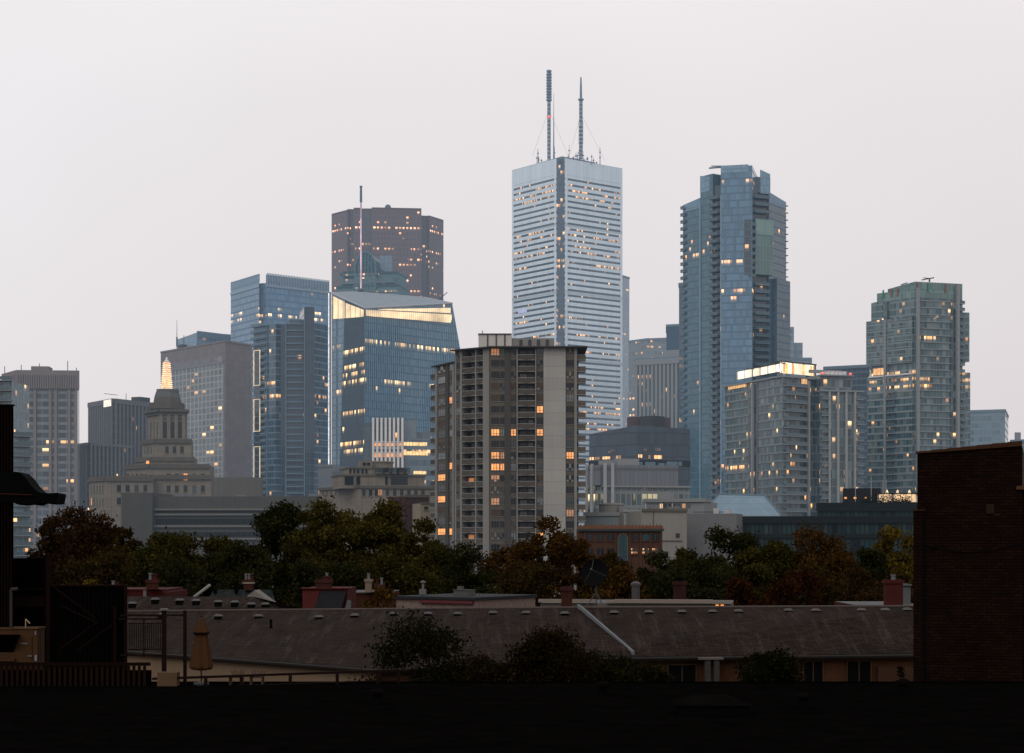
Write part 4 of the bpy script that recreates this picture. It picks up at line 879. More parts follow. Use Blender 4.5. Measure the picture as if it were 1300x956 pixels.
    many('louvre', ph2, [((lambda mb, px=px: S2.box(mb, S2.u(px), S2.u(px) + .7, ztop + .9, Z(428, D), -4.49, -4.35)), STEEL_D) for px in (659.5, 671, 682, 693.5)])
    bm = MB(); bm.tube(S2.pt(S2.u(612), ztop + 3, -6), S2.pt(S2.u(612), Z(415, D), -6), .12, n=6); S2.box(bm, S2.u(611.2), S2.u(612.8), Z(417.2, D), Z(416.4, D), -6.1, -5.9); bm.build('roof_aerial', METAL, T)
apartment()

# ================================================================== right half towers
def blue_condo():
    D = 700; T = thing('condo_tower', 'tall blue glass condo tower with stepped crown and pale green upper panel', 'condominium', base((933, 720)))
    fh = 2.93; kw = dict(fh=fh, vary=.28, ior=1.6, rough=.12)
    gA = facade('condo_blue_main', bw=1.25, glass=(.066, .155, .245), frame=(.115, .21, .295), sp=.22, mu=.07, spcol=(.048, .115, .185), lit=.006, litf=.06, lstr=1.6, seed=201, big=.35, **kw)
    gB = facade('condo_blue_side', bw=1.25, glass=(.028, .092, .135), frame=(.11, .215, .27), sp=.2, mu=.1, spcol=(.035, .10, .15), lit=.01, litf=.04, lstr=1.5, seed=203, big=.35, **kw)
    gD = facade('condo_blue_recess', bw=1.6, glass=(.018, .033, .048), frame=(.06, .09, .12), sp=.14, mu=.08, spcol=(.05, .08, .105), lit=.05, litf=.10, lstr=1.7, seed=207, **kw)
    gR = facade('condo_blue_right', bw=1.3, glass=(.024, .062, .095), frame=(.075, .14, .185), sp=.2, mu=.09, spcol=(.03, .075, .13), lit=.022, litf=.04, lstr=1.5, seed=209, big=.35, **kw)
    scr = plain('crown_screen_glass', (.20, .31, .41), .2, .15, .1, panel=(1.25, 2.9, .1))
    L0 = Face((867, 722), (889, 713)); L1 = Face((889, 708), (905, 702)); R0 = Face((905, 703), (915, 701)); M = Face((915, 697), (955, 694)); G = Face((955, 699), (976, 702)); Rr = Face((976, 701), (998, 715))
    def b(f, yt, mat, nm='curtain_wall', dp=24, yb=None, o=0):
        mb = MB(); f.block(mb, 0 if yb is None else Z(yb, D), Z(yt, D), dp, 0, o=o); return mb.build(nm, mat, T)
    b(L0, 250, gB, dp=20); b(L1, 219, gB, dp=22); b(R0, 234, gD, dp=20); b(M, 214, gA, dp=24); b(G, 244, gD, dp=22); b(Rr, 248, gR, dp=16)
    low = Face((940, 698.2), (1002, 712)); mb = MB(); Face((984, 703.4), (1001, 712)).block(mb, 0, Z(352, D), 14, 0, o=.8); mb.build('shoulder', gR, T)
    # crown pieces
    mb = MB(); Face((892, 716), (960, 712)).block(mb, Z(252, D), Z(223, D), 14, 0); mb.build('penthouse', gB, T)
    mb = MB(); Face((950, 708), (978, 712)).block(mb, Z(246, D), Z(218, D), 12, 0); mb.build('penthouse', gR, T)
    def screen(f, x0, x1, ya, ya2, yb, o=.05):
        mb = MB(); u0, u1 = f.u(x0), f.u(x1)
        q = [f.pt(u0, Z(yb, D), o), f.pt(u1, Z(yb, D), o), f.pt(u1, Z(ya2, D), o), f.pt(u0, Z(ya, D), o)]; r = [(Vector(p) - Vector((*(f.n * .3), 0)))[:] for p in q]
        mb.hexa([q[0], q[1], r[1], r[0], q[3], q[2], r[2], r[3]]); mb.build('crown_screen', scr, T)
    screen(L0, 867, 888.8, 247, 243, 256); screen(L1, 889, 901, 218, 222, 240, o=.1); screen(M, 915.2, 950, 212.5, 212.5, 222, o=.1); screen(G, 963.5, 975.8, 216, 220.5, 246, o=1.2); screen(Rr, 976.3, 997.8, 243, 247.5, 256)
    # pale green panel standing proud and its balconies
    mb = MB(); G.box(mb, G.u(953.5), G.u(976), Z(350, D), Z(280, D), .02, 3.4)
    mb.build('green_panel', facade('green_glass', fh * 2, 1.5, (.085, .155, .15), (.15, .24, .23), sp=.03, mu=.1, lit=0, seed=211, vary=.12), T)
    mb = MB(); G.box(mb, G.u(953.6), G.u(975.9), Z(300, D), Z(281, D), 3.41, 3.6); mb.build('green_panel_head', facade('green_glass_head', fh * 2, 1.5, (.14, .235, .225), (.2, .3, .29), sp=.03, mu=.1, lit=0, seed=212, vary=.12), T)
    def balc(f, x0, x1, z, o1=1.5, o0=.02):
        u0, u1 = f.u(x0), f.u(x1)
        return (lambda mb: (f.box(mb, u0, u1, z - .22, z, o0, o1), f.box(mb, u0 + .03, u1 - .03, z + .05, z + 1.05, o1 - .1, o1 - .04, 1))), [SLAB_B, RAILG]
    its = []; zt = Z(252, D)
    for k in range(50):
        z = zt - k * fh
        if z < Z(640, D): break
        its.append(balc(R0, 903.5, 914.5, z, 2.6)); its.append(balc(L0, 865.6, 871, z, .9))
        if z < Z(354, D) or z > Z(278, D): its.append(balc(G, 955.5, 974, z, 2.2))
        elif z < Z(283, D): its.append(balc(G, 944.6, 953.2, z, 4.2, 1.5))
    many('balcony', T, its, 100)
    its = []
    for k in range(46):
        z = zt - k * fh
        its.append(((lambda mb, z=z: Rr.box(mb, Rr.L - .1, Rr.L + .9, z - .2, z + .1, -6, .6)), SLAB_B))
    many('slab_edge', T, its)
    mb = MB(); M.box(mb, M.u(944.8), M.u(953.6), Z(351, D), Z(282, D), .02, .3); mb.build('dark_bay', gD, T)
    mb = MB()
    for f, px in ((L1, 889.4), (L1, 904.6), (M, 915.4)): f.box(mb, f.u(px) - .2, f.u(px) + .2, 0, Z(256 if px < 900 else 250, D), .02, .4)
    mb.build('corner_fin', plain('pale_fin', (.24, .34, .42), .5), T)
    # window cleaning crane
    mb = MB(); z = Z(212, D); a = P(900, 213.5, 705); e = P(934, 210.8, 705); mb.tube(a, e, .32, n=6); mb.tube(P(903, 210.9, 705), e, .22, n=6); mb.tube(P(934, 214, 705), P(934, 210, 705), .35, n=6); mb.tube(P(918, 218, 705), P(918, 211, 705), .5, n=6); mb.build('roof_crane', STEEL_B, T)
blue_condo()

def condo_rows(T, f, x0, x1, ztop, zbot, fh, o=.35, rail=True, mats=None, curve=False, start=0):
    u0, u1 = f.u(x0), f.u(x1); its = []; z = ztop; k = 0
    while z > zbot:
        if rail: d = (lambda mb, z=z: (f.box(mb, u0, u1, z - .28, z, .02, o + .9), f.box(mb, u0 + .03, u1 - .03, z + .05, z + .95, o + .8, o + .85, 1)))
        else: d = (lambda mb, z=z: f.box(mb, u0, u1, z - .28, z + .05, .02, o))
        its.append((d, mats or [SLAB, RAILG])); z -= fh; k += 1
    return its

def crown_condo():
    D = 600; fh = 2.9; T = thing('condo_tower', 'wide glass condo with glowing white and orange striped rooftop band', 'condominium', base((980, 622)))
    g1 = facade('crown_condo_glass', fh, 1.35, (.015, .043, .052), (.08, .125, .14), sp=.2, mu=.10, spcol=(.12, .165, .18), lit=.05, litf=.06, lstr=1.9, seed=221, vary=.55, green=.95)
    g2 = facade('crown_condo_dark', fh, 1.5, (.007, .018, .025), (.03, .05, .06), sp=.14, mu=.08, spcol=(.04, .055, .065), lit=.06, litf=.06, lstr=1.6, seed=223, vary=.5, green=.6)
    A = Face((920.5, 640), (994, 600)); B = Face((994, 600), (1041, 612)); zt = Z(477.5, 600)
    mb = MB(); mb.prism([A.pt(0, 0)[:2], A.pt(A.L, 0)[:2], B.pt(B.L, 0)[:2], XY(1000, 660)], 0, zt - .4, 0, 1); mb.build('curtain_wall', [g1, ROOFM], T)
    mb = MB()
    for f, a, b in ((A, 951, 962.5), (B, 1003, 1010), (B, 1021, 1029)): f.box(mb, f.u(a), f.u(b), 0, zt - .5, .02, .12)
    mb.build('recessed_bay', g2, T)
    pale = plain('pale_pier', (.27, .275, .27), .7, .1)
    many('pier', T, [((lambda mb, f=f, px=px: f.box(mb, f.u(px) - .32, f.u(px) + .32, 0, zt - 1, .14, 1.0)), pale) for f, px in ((A, 957), (B, 1025.3))])
    its = []
    its += condo_rows(T, A, 920.5, 951, zt - 3.2, 8, fh, .3, False); its += condo_rows(T, A, 962.5, 993.8, zt - 3.2, 8, fh, .3, False); its += condo_rows(T, B, 994.2, 1021, zt - 3.2, 8, fh, .5, True)
    its.sort(key=lambda t: 0); many('floor_slab', T, its, 100)
    mb = MB(); A.box(mb, -.5, A.L, zt - .4, zt + .2, -6, .9); B.box(mb, .0, B.L + .5, zt - .41, zt + .19, -6, .9); mb.build('roof_slab', SLAB, T)
    mb = MB(); A.box(mb, A.u(925), A.u(948), Z(491, 625), Z(484, 622), .06, .2); mb.build('lit_penthouse_windows', emit('penthouse_glow', (1, .50, .16), .85, 2.0), T)
    mb = MB(); B.box(mb, B.u(1017), B.u(1024), B.z(1020, 488), B.z(1020, 480), .14, .25); mb.build('lit_penthouse_windows', emit('penthouse_glow_b', (1, .52, .18), 1.0, 1.4), T)
    # glowing roof band: two screens with coloured panes
    As, Bs = Face((935.5, 642), (991, 610)), Face((991, 610), (1034, 622))
    cr = emit('roof_band_white', (1.0, .83, .60), 1.3, 6.0, .1); cO = emit('roof_band_orange', (1, .33, .06), 1.0); cY = emit('roof_band_yellow', (1, .62, .14), 1.15); cB = emit('roof_band_blue', (.3, .3, .9), .8)
    mb = MB(); As.box(mb, 0, As.L, As.z(963, 476.5), As.z(963, 466.8), -.3, 0); Bs.box(mb, .05, Bs.L, Bs.z(1010, 475), Bs.z(1010, 461.5), -.3, 0); bd = mb.build('light_band', cr, T)
    many('coloured_pane', bd, [((lambda mb, f=f, a=a, b=b: f.pbox(mb, a, b, 462.5 if f is Bs else 467.5, 474.6, .02, .06, ref=1010 if f is Bs else 963)), m) for f, a, b, m in
        ((As, 981, 982, cO), (As, 988.5, 990, cB), (Bs, 994, 996.5, cO), (Bs, 996.8, 1000, cY), (Bs, 1005.5, 1008, cO), (Bs, 1018, 1021, cY), (Bs, 1028.5, 1031, cY), (Bs, 1032, 1033.2, cO))])
    mb = MB(); z1 = Bs.z(1010, 461.4); As.box(mb, As.L * .5, As.L, z1 - .6, z1 - .2, -2, .5); Bs.box(mb, .1, Bs.L + .6, z1, z1 + .45, -4, .5); Bs.box(mb, Bs.L + .05, Bs.L + .5, zt, z1, -4, .3); mb.build('canopy', STEEL_D, T)
    mb = MB(); p = As.pt(As.u(957), zt + .2, .6); z2 = As.z(957, 469); mb.tube(p, (p[0], p[1], z2), .14, n=6); mb.box(p[0] - 2.2, p[0] + .9, p[1] - .1, p[1] + .1, z2, z2 + .35); mb.build('roof_crane', STEEL_D, T)
    # neighbouring lower wing with flat cap
    C = Face((1041, 606), (1092, 610)); zc = Z(497, 606)
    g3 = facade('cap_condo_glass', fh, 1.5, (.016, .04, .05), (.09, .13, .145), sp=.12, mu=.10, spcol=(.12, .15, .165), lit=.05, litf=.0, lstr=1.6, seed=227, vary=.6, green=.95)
    T2 = thing('condo_tower', 'glass condo with flat capped roof and two red rooftop lamps', 'condominium', base((1066, 625)))
    mb = MB(); C.block(mb, 0, zc, 18, 0); mb.build('curtain_wall', g3, T2)
    mb = MB(); C.box(mb, -.3, C.L + 1.2, zc, zc + .6, -18, 1.0); mb.build('slab_edge', SLAB, T2)
    mb = MB(); C.block(mb, zc + .6, Z(477, 606), 16, 0, x0=1042, x1=1082, o=-.6); mb.build('upper_floor', g3, T2)
    mb = MB(); C.box(mb, 0, C.u(1083), Z(477, 606), Z(475.3, 606), -17, .8); mb.build('roof_slab', SLAB, T2)
    mb = MB(); C.block(mb, Z(475.3, 606), Z(470, 606), 8, 0, x0=1054, x1=1078, o=-2); mb.build('penthouse', emit('cap_penthouse_glow', (.75, .70, .78), .36, 1.6), T2)
    mb = MB(); C.block(mb, Z(470, 606), Z(466, 606), 10, 0, x0=1042, x1=1083, o=-9); mb.build('plant_room', GREYB_L, T2)
    many('red_lamp', T2, [((lambda mb, px=px: mb.lathe(C.pt(C.u(px), 0, .3)[:2], [(.2, Z(475, 606)), (.55, Z(474.3, 606)), (.5, Z(473, 606)), (.1, Z(472.4, 606))], 8)), REDL) for px in (1043.5, 1079)])
    many('pier', T2, [((lambda mb, px=px: C.box(mb, C.u(px) - .35, C.u(px) + .35, 0, zc - .01, .02, .9)), pale) for px in (1052, 1063, 1073.5, 1084.5)])
    many('balcony', T2, condo_rows(T2, C, 1086, 1095, zc - 2.5, 6, fh, .6, True) + condo_rows(T2, C, 1041.5, 1051, zc - 2.5, 6, fh, .2, True))
crown_condo()

def right_condo():
    D = 640; fh = 2.55; T = thing('condo_tower', 'far right glass condo with green crown glass and projecting middle box', 'condominium', base((1166, 660)))
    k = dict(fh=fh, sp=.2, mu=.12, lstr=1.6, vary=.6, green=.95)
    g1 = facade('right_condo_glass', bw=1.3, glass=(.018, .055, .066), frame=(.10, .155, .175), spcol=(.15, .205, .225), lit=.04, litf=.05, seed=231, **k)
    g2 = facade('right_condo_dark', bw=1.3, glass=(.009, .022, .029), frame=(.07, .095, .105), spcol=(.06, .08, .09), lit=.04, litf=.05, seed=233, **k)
    A = Face((1105, 655), (1161.5, 640)); B = Face((1161.5, 640), (1223, 646))
    def blk(x0, x1, ya, yb, o, mat, nm='curtain_wall', dpA=20):
        """block wrapping the corner between column x0 of A and x1 of B"""
        a, b = A.u(x0), B.u(x1); c = A.pt(A.L, 0, o); n = (A.n + B.n).normalized() * o * 1.02
        cc = A.b + n; p = [A.pt(a, 0, o)[:2], tuple(cc), B.pt(b, 0, o)[:2], B.pt(b, 0, -22)[:2], A.pt(a, 0, -20)[:2]]
        mb = MB(); mb.prism(p, Z(yb, D), Z(ya, D), 0); return mb.build(nm, mat, T)
    blk(1106, 1222, 378, 690, 0, g1); blk(1109, 1221, 377.5, 402, .25, g1)
    # crown of tinted panes
    gc = facade('crown_tint', 12, 1.5, (.10, .17, .16), (.16, .24, .24), sp=.02, mu=.1, lit=0, seed=236, vary=.3)
    blk(1113.5, 1221.5, 366.5, 378, .1, gc, 'crown_glass'); mb = MB(); B.box(mb, 0, B.u(1221.5), Z(366.6, D), Z(357.5, D), -20, .13); mb.build('crown_glass', gc, T)
    mb = MB(); A.block(mb, Z(366.4, D), Z(362, D), 16, 0, x0=1130, x1=1161, o=-.2); mb.build('crown_glass', gc, T)
    gp, op = plain('green_pane', (.035, .20, .09), .3), plain('orange_pane', (.19, .10, .06), .3)
    many('coloured_pane', T, [((lambda mb, f=f, a=a, m=m: f.pbox(mb, a, a + 2.2, 359.5 if f is B else 367.5, 371 if f is B else 377.5, .36, .42, ref=1180 if f is B else 1130)), m) for f, a, m in ((A, 1121, gp), (A, 1131, op), (A, 1139, op), (B, 1163, op), (B, 1177, gp), (B, 1199, op), (B, 1212, op))])
    # projecting boxes and dark recess floors
    A2 = lambda *r, **q: None
    mb = MB(); A.box(mb, A.u(1102.5), A.u(1160.8), Z(460, D), Z(402, D), .02, 1.4); mb.build('projecting_box', g1, T)
    mb = MB(); B.box(mb, B.u(1221), B.u(1230), Z(457, D), Z(394, D), -14, .4); mb.build('projecting_box', g1, T)
    mb = MB(); B.box(mb, B.u(1221), B.u(1231), 0, Z(471, D), -14, .4); mb.build('side_wing', g1, T)
    mb = MB(); A.box(mb, A.u(1103.5), A.u(1160.8), 0, Z(475.5, D), .02, 1.2); mb.build('side_wing', g1, T)
    mb = MB(); A.box(mb, A.u(1109), A.u(1124), Z(472, D), Z(463.5, D), .1, .3); mb.build('lit_lobby_windows', emit('sky_lobby_glow', (1, .46, .14), 1.0, 1.6), T)
    mb = MB(); A.box(mb, A.u(1106), A.u(1160), Z(475.4, D), Z(473.6, D), .02, 1.7); mb.build('terrace_slab', WHITEP, T)
    mb = MB()
    for f, a, b in ((A, 1124.5, 1129), (B, 1162, 1167), (B, 1206.5, 1216)): f.box(mb, f.u(a), f.u(b), 6, Z(379, D), .26, 1.45 if f is A else .33)
    mb.build('recessed_bay', g2, T)
    pr = plain('grey_pier', (.22, .235, .235), .7, .1)
    many('pier', T, [((lambda mb, f=f, px=px, yt=yt: f.box(mb, f.u(px) - .5, f.u(px) + .5, 0, Z(yt, D), .35, 1.7)), pr) for f, px, yt in ((B, 1163.3, 366), (B, 1214, 360), (A, 1126.5, 402))])
    its = condo_rows(T, B, 1167.5, 1206, Z(381, D), 8, fh, .5, False); its += condo_rows(T, A, 1103, 1160.5, Z(404.5, D), Z(461, D), fh, 1.6, False) + condo_rows(T, A, 1103.8, 1160.5, Z(478.5, D), 8, fh, 1.4, False)
    many('floor_slab', T, its)
    its = condo_rows(T, B, 1216.5, 1222.5, Z(383, D), 8, fh, .6, True) + condo_rows(T, A, 1129.2, 1140, Z(478.5, D), 8, fh, 1.5, True)
    many('balcony', T, its)
    mb = MB(); mb.tube(P(1170, 355.5, 650), P(1186, 352.5, 650), .2, n=6); mb.tube(P(1180, 358, 650), P(1180, 353, 650), .3, n=6); mb.tube(P(1172, 352.8, 650), P(1183, 353.6, 650), .15, n=6); mb.tube(P(1144, 361.5, 650), P(1152, 359, 650), .2, n=6); mb.build('roof_crane', STEEL_D, T)
right_condo()

# ================================================================== low blocks right of the apartment slab
def dark_glass_office():
    D = 560; T = thing('office_building', 'low dark glass office with lit floor bands behind the pale panelled building', 'building', base((805, 580)))
    A, B = Face((748, 575), (808, D)), Face((808, D), (876, 566))
    g1 = facade('dark_office_glass', 3.9, 1.5, (.014, .036, .06), (.028, .055, .08), sp=.1, mu=.08, spcol=(.02, .032, .045), lit=.01, litf=.0, lstr=1.5, seed=241, big=.3)
    mb = MB(); mb.prism([A.pt(0, 0)[:2], A.pt(A.L, 0)[:2], B.pt(B.L, 0)[:2], XY(860, 600), XY(760, 605)], 0, [Z(547.5, D), Z(540, D), Z(543, D), Z(543, D), Z(545, D)], 0, 1); mb.build('curtain_wall', [g1, ROOFM], T)
    ls = facade('dark_office_lit', 9, 1.2, (.03, .05, .07), (.04, .06, .08), sp=0, mu=.12, lit=.72, lstr=1.6, seed=243)
    for f, a, b, ya, yb in ((A, 749, 775, 580, 583.5), (A, 777, 790, 578.5, 583), (A, 772, 782, 570.5, 574), (B, 810, 815, 577, 581), (B, 823, 840, 578, 582.5), (B, 831, 839, 569, 572.5), (B, 817, 858, 587, 591), (B, 816, 821, 569, 572.5)):
        mb = MB(); f.pbox(mb, a, b, ya, yb, .05, .15); mb.build('lit_window_strip', ls, T)
    mb = MB(); A.box(mb, 0, A.L, A.z(780, 592), A.z(780, 584.5), .03, .3); B.box(mb, 0, B.L, A.z(800, 592), A.z(800, 584), .03, .29); mb.build('dark_band', plain('dark_band_panel', (.02, .025, .03), .5), T)
    for a, b, y, o, m in ((792, 808, 526, -8, STEEL_D), (817, 867, 526, -10, plain('brown_plant_room', (.085, .065, .07), .8, .1))):
        f = B if a > 808 else A; mb = MB(); f.block(mb, Z(545, D), Z(y, D), 14, 0, x0=a, x1=b, o=o); mb.build('plant_room', m, T)
dark_glass_office()

def panelled():
    D = 500; T = thing('hospital_building', 'pale grey panelled building with vertical joints over two glazed floors', 'building', base((808, 520)))
    A, B = Face((745.5, 508), (764, D)), Face((764, D), (876, 506)); zt = Z(590, D)
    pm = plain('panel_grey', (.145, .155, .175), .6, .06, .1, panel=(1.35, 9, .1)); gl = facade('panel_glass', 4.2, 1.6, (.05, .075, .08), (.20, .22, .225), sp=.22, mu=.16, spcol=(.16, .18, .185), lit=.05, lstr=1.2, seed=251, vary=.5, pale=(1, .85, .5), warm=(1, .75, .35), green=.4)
    mb = MB(); mb.prism([A.pt(0, 0)[:2], A.pt(A.L, 0)[:2], B.pt(B.L, 0)[:2], XY(860, 535), XY(750, 535)], 0, Z(617, D), 0, 1); mb.build('glazed_floors', [gl, ROOFM], T)
    mb = MB(); A.box(mb, -.3, A.L, Z(616, D), zt, -6, .6); B.box(mb, 0, B.u(860), Z(616, D), zt, -12, .6); mb.build('panel_wall', pm, T)
    many('pilaster', T, [((lambda mb, f=f, px=px: f.box(mb, f.u(px) - .45, f.u(px) + .45, 10, zt + .4, .62, 1.2)), plain('pale_pilaster', (.30, .31, .32), .6) if 'pale_pilaster' not in bpy.data.materials else bpy.data.materials['pale_pilaster']) for f, px in ((A, 748), (A, 755), (B, 767), (B, 776.5))])
    mb = MB(); B.box(mb, B.u(775.5), B.u(780), Z(607, D), Z(591, D), .62, .7); mb.build('stair_window', plain('green_stair_glass', (.09, .14, .13), .2), T)
    mb = MB(); B.block(mb, zt, Z(581.5, D), 6, 0, x0=786, x1=814, o=-2); A.block(mb, zt, Z(584, D), 4, 0, x0=752, x1=763, o=-2); mb.build('plant_room', GREYB_L, T)
    rg = random.Random(15); many('roof_plant', T, [((lambda mb, u=B.L * (.15 + .8 * rg.random()), w=rg.uniform(.5, 1.5), h=rg.uniform(.6, 1.5), o=-rg.uniform(1.5, 9): B.box(mb, u - w, u + w, zt, zt + h, o - 1, o)), STEEL_B) for i in range(8)])
    mb = MB(); B.box(mb, -.1, B.L, Z(618.5, D), Z(616.2, D), .0, .9); mb.build('floor_band', GREYB_L, T)
panelled()
LIME_W = plain('white_render', (.2,.195,.18), .85, .12, .2, streak=.15)
small_block('flat_roof_building', 'low flat white building with round drum penthouse above the brick arch building', (742, 415), (790, 412), 654, plain('pale_blue_render', (.17, .20, .21), .8, .1), 16,
            lambda T, f, z: [(lambda mb: (f.box(mb, -.2, f.L + .2, z - .2, z + .7, .01, .4), mb.build('parapet', GREYB_L, T)))(MB()), (lambda mb: (mb.lathe(f.pt(f.u(769), 0, -5)[:2], [(3.0, z + .1), (3.0, Z(642, 418)), (3.15, Z(641.5, 418)), (3.15, Z(639.5, 418)), (2.8, Z(639, 418))], 20), mb.build('drum_penthouse', LIME_W, T)))(MB()),
            (lambda mb: (f.block(mb, z, Z(642.5, 415), 4, 0, x0=783, x1=792, o=-2), mb.build('stair_block', GREYB_L, T)))(MB())])
small_block('glazed_building', 'low glazed grey floor strip between drum building and white blank wall', (792, 408), (818, 408), 649.5, facade('low_glazed', 5.5, 2.0, (.05, .08, .08), (.20, .22, .22), sp=.2, mu=.25, lit=.03, lstr=1, seed=261, green=.3), 12,
            lambda T, f, z: (lambda mb: (f.box(mb, -.2, f.L + .2, z - .1, z + .5, .01, .4), mb.build('parapet', GREYB_L, T)))(MB()))
def whitewall(T, f, z):
    mb = MB(); f.box(mb, -.1, f.L + .1, z - .1, z + .5, .01, .35); mb.build('parapet', LIME_D, T)
    many('window', T, [((lambda mb: f.pbox(mb, 858, 862.5, 677, 682.5, .02, .15)), GL_C), ((lambda mb: f.pbox(mb, 842, 848, 700, 709, .02, .15)), GL_C)])
    rg = random.Random(5); many('roof_plant', T, [((lambda mb, u=f.L * (.08 + .84 * rg.random()), w=rg.uniform(.3, 1.1), h=rg.uniform(.5, 1.3), o=-rg.uniform(1.5, 9): f.box(mb, u - w, u + w, z, z + h, o - .8, o)), GREYB) for i in range(7)] + [((lambda mb, u=f.L * q: mb.tube(f.pt(u, z, -3), f.pt(u, z + 1.9, -3), .14, n=6)), METAL) for q in (.2, .55, .8)])
    mb = MB(); f.pbox(mb, 829, 829.7, 650, 705, .02, .12); mb.build('drain_pipe', LIME_D, T)
    mb = MB(); f.pbox(mb, 816, 866, 686, 687.2, .02, .2); mb.build('string_course', LIME_D, T)
small_block('white_wall_building', 'white rendered building with mostly blank wall right of the brick arch building', (815, 400), (872, 404), 649, LIME_W, 18, whitewall)
def wedge(T, f, z):
    mb = MB(); f.box(mb, -.2, f.L + .3, z - .1, z + .8, -8, .6); mb.build('roof_canopy', GREYB_L, T)
    mb = MB(); f.pbox(mb, 838, 877, 639.5, 645, .02, .12); mb.build('window_strip', facade('wedge_strip', 9, 1.2, (.04, .05, .05), (.12, .12, .12), sp=0, mu=.3, lit=.28, lstr=1.6, seed=263), T)
    mb = MB(); f.block(mb, z + .8, z + 2.6, 6, 0, x0=832, x1=848, o=-2); mb.build('plant_room', GREYB_L, T)
small_block('grey_terrace_building', 'grey building with canopied top floor and small warm lights left of the glass pyramid', (818, 445), (894, 440), 637, GREYB_L, 16, wedge)
small_block('grey_stone_block', 'grey rough block below the glass pyramid behind the dark green tree', (868, 415), (935, 412), 652, plain('grey_block_render', (.13, .13, .135), .85, .15), 14,
            lambda T, f, z: [(lambda mb: (f.block(mb, z, z + 1.3, 3, 0, x0=905, x1=912, o=-1), f.block(mb, z, z + .9, 3, 0, x0=918, x1=926, o=-1), mb.build('roof_plant', METAL, T)))(MB()), (lambda mb: (f.box(mb, 2, f.L - 2, z + .3, z + .5, -2, -1.8), mb.build('roof_rail', STEEL_D, T)))(MB())])
def pyramid():
    T = thing('glass_pyramid', 'blue glass frustum skylight roof left of the dark terrace building', 'glass roof', base((936, 470)))
    g_ = plain('pyramid_glass', (.12, .20, .26), .15, .1, .1, spec=.8, panel=(1.6, 1.6, .06)); D = 458
    lo = [P(887, 655, D), P(992, 655, D), P(986, 655, D + 30), P(893, 655, D + 30)]; hi = [P(913, 627.5, D + 5), P(970, 629, D + 5), P(968, 629, D + 22), P(915, 627.5, D + 22)]
    mb = MB(); mb.hexa([tuple(p) for p in lo + hi]); mb.build('glass_shell', g_, T)
    mb = MB()
    for i in range(4): mb.tube(lo[i], hi[i], .22, n=6); mb.tube(hi[i], hi[(i + 1) % 4], .2, n=6)
    mb.build('glazing_bar', STEEL_B, T)
    mb = MB(); f = Face((880, D - 1), (1000, D - 1)); f.block(mb, 0, Z(655, D) - .02, 30, 0); mb.build('podium', GREYB_L, T)
pyramid()

def brick_arch():
    D = 360; T = thing('brick_building', 'low orange brick building with tall arched window and tiled parapet', 'building', base((790, 366)))
    f = Face((735, D), (840.5, D)); zt = Z(672, D)
    mb = MB(); f.block(mb, 0, zt, 14, 0, 1); mb.build('wall', [BRICK_O, ROOFM], T)
    mb = MB(); f.box(mb, -.4, f.L + .4, Z(674.3, D), zt + .1, .01, .7); mb.build('cornice', plain('dark_green_cornice', (.03, .04, .04), .6), T)
    rt = plain('clay_tile', (.13, .06, .038), .8, .3, 2); mb = MB(); f.box(mb, -.2, f.L + .2, zt + .1, Z(667.5, D), -1, .3)
    mb.build('tiled_parapet', rt, T)
    many('finial', T, [((lambda mb, u=f.L * (i + .5) / 24: f.box(mb, u - .17, u + .17, Z(667.5, D), Z(666, D), -.4, .2)), rt) for i in range(24)])
    BL = facade('brick_lamps', .7, .62, (.03, .03, .026), (.02, .02, .02), sp=.1, mu=.2, lit=.38, litf=0, lstr=1.5, seed=9); its = []; rg = random.Random(5)
    its += wins(T, f, (749, 762, 775, 807, 820, 832), (682,), 8.6, 8.2, rng=rg, lit=0, deep=[GL_C, TEAL_D, GL_C], surround=BRICK_O)
    its += wins(T, f, (749, 762, 775), (700,), 8.2, 8.0, rng=rg, lit=.0, surround=BRICK_O) + wins(T, f, (805, 819, 832), (699.5,), 8.2, 7.6, rng=rg, lit=0, deep=[BL], surround=BRICK_O)
    many('window', T, its)
    u0, u1 = f.u(785.5), f.u(796); zc = Z(684, D); r = (u1 - u0) / 2; m = 10
    A = [f.pt(u0, Z(712, D), .12), f.pt(u1, Z(712, D), .12)] + [f.pt((u0 + u1) / 2 + r * math.cos(math.pi * i / m), zc + r * math.sin(math.pi * i / m), .12) for i in range(m + 1)]
    mb = MB(); mb.poly(A); aw = mb.build('arched_window', TEAL_D, T)
    mb = MB(); R_ = [f.pt((u0 + u1) / 2 + (r + .12) * math.cos(math.pi * i / m), zc + (r + .12) * math.sin(math.pi * i / m), .1) for i in range(m + 1)]
    for i in range(m): mb.tube(R_[i], R_[i + 1], .17, n=6)
    mb.tube(R_[0], f.pt(u1 + .12, Z(712, D), .1), .17, n=6); mb.tube(R_[-1], f.pt(u0 - .12, Z(712, D), .1), .17, n=6); mb.build('arch_surround', LIME_D, aw)
    mb = MB(); f.box(mb, (u0 + u1) / 2 - .06, (u0 + u1) / 2 + .06, Z(712, D), zc + r, .13, .2)
    for q in (.2, .45, .7): f.box(mb, u0, u1, Z(712, D) + (zc - Z(712, D)) * q, Z(712, D) + (zc - Z(712, D)) * q + .12, .13, .19)
    mb.build('glazing_bar', FRAME, aw)
    many('pilaster', T, [((lambda mb, px=px: f.box(mb, f.u(px) - .2, f.u(px) + .2, 0, Z(675, D), .01, .28)), BRICK_O) for px in (742.5, 781.5, 800, 813.5, 826, 839.5)])
brick_arch()

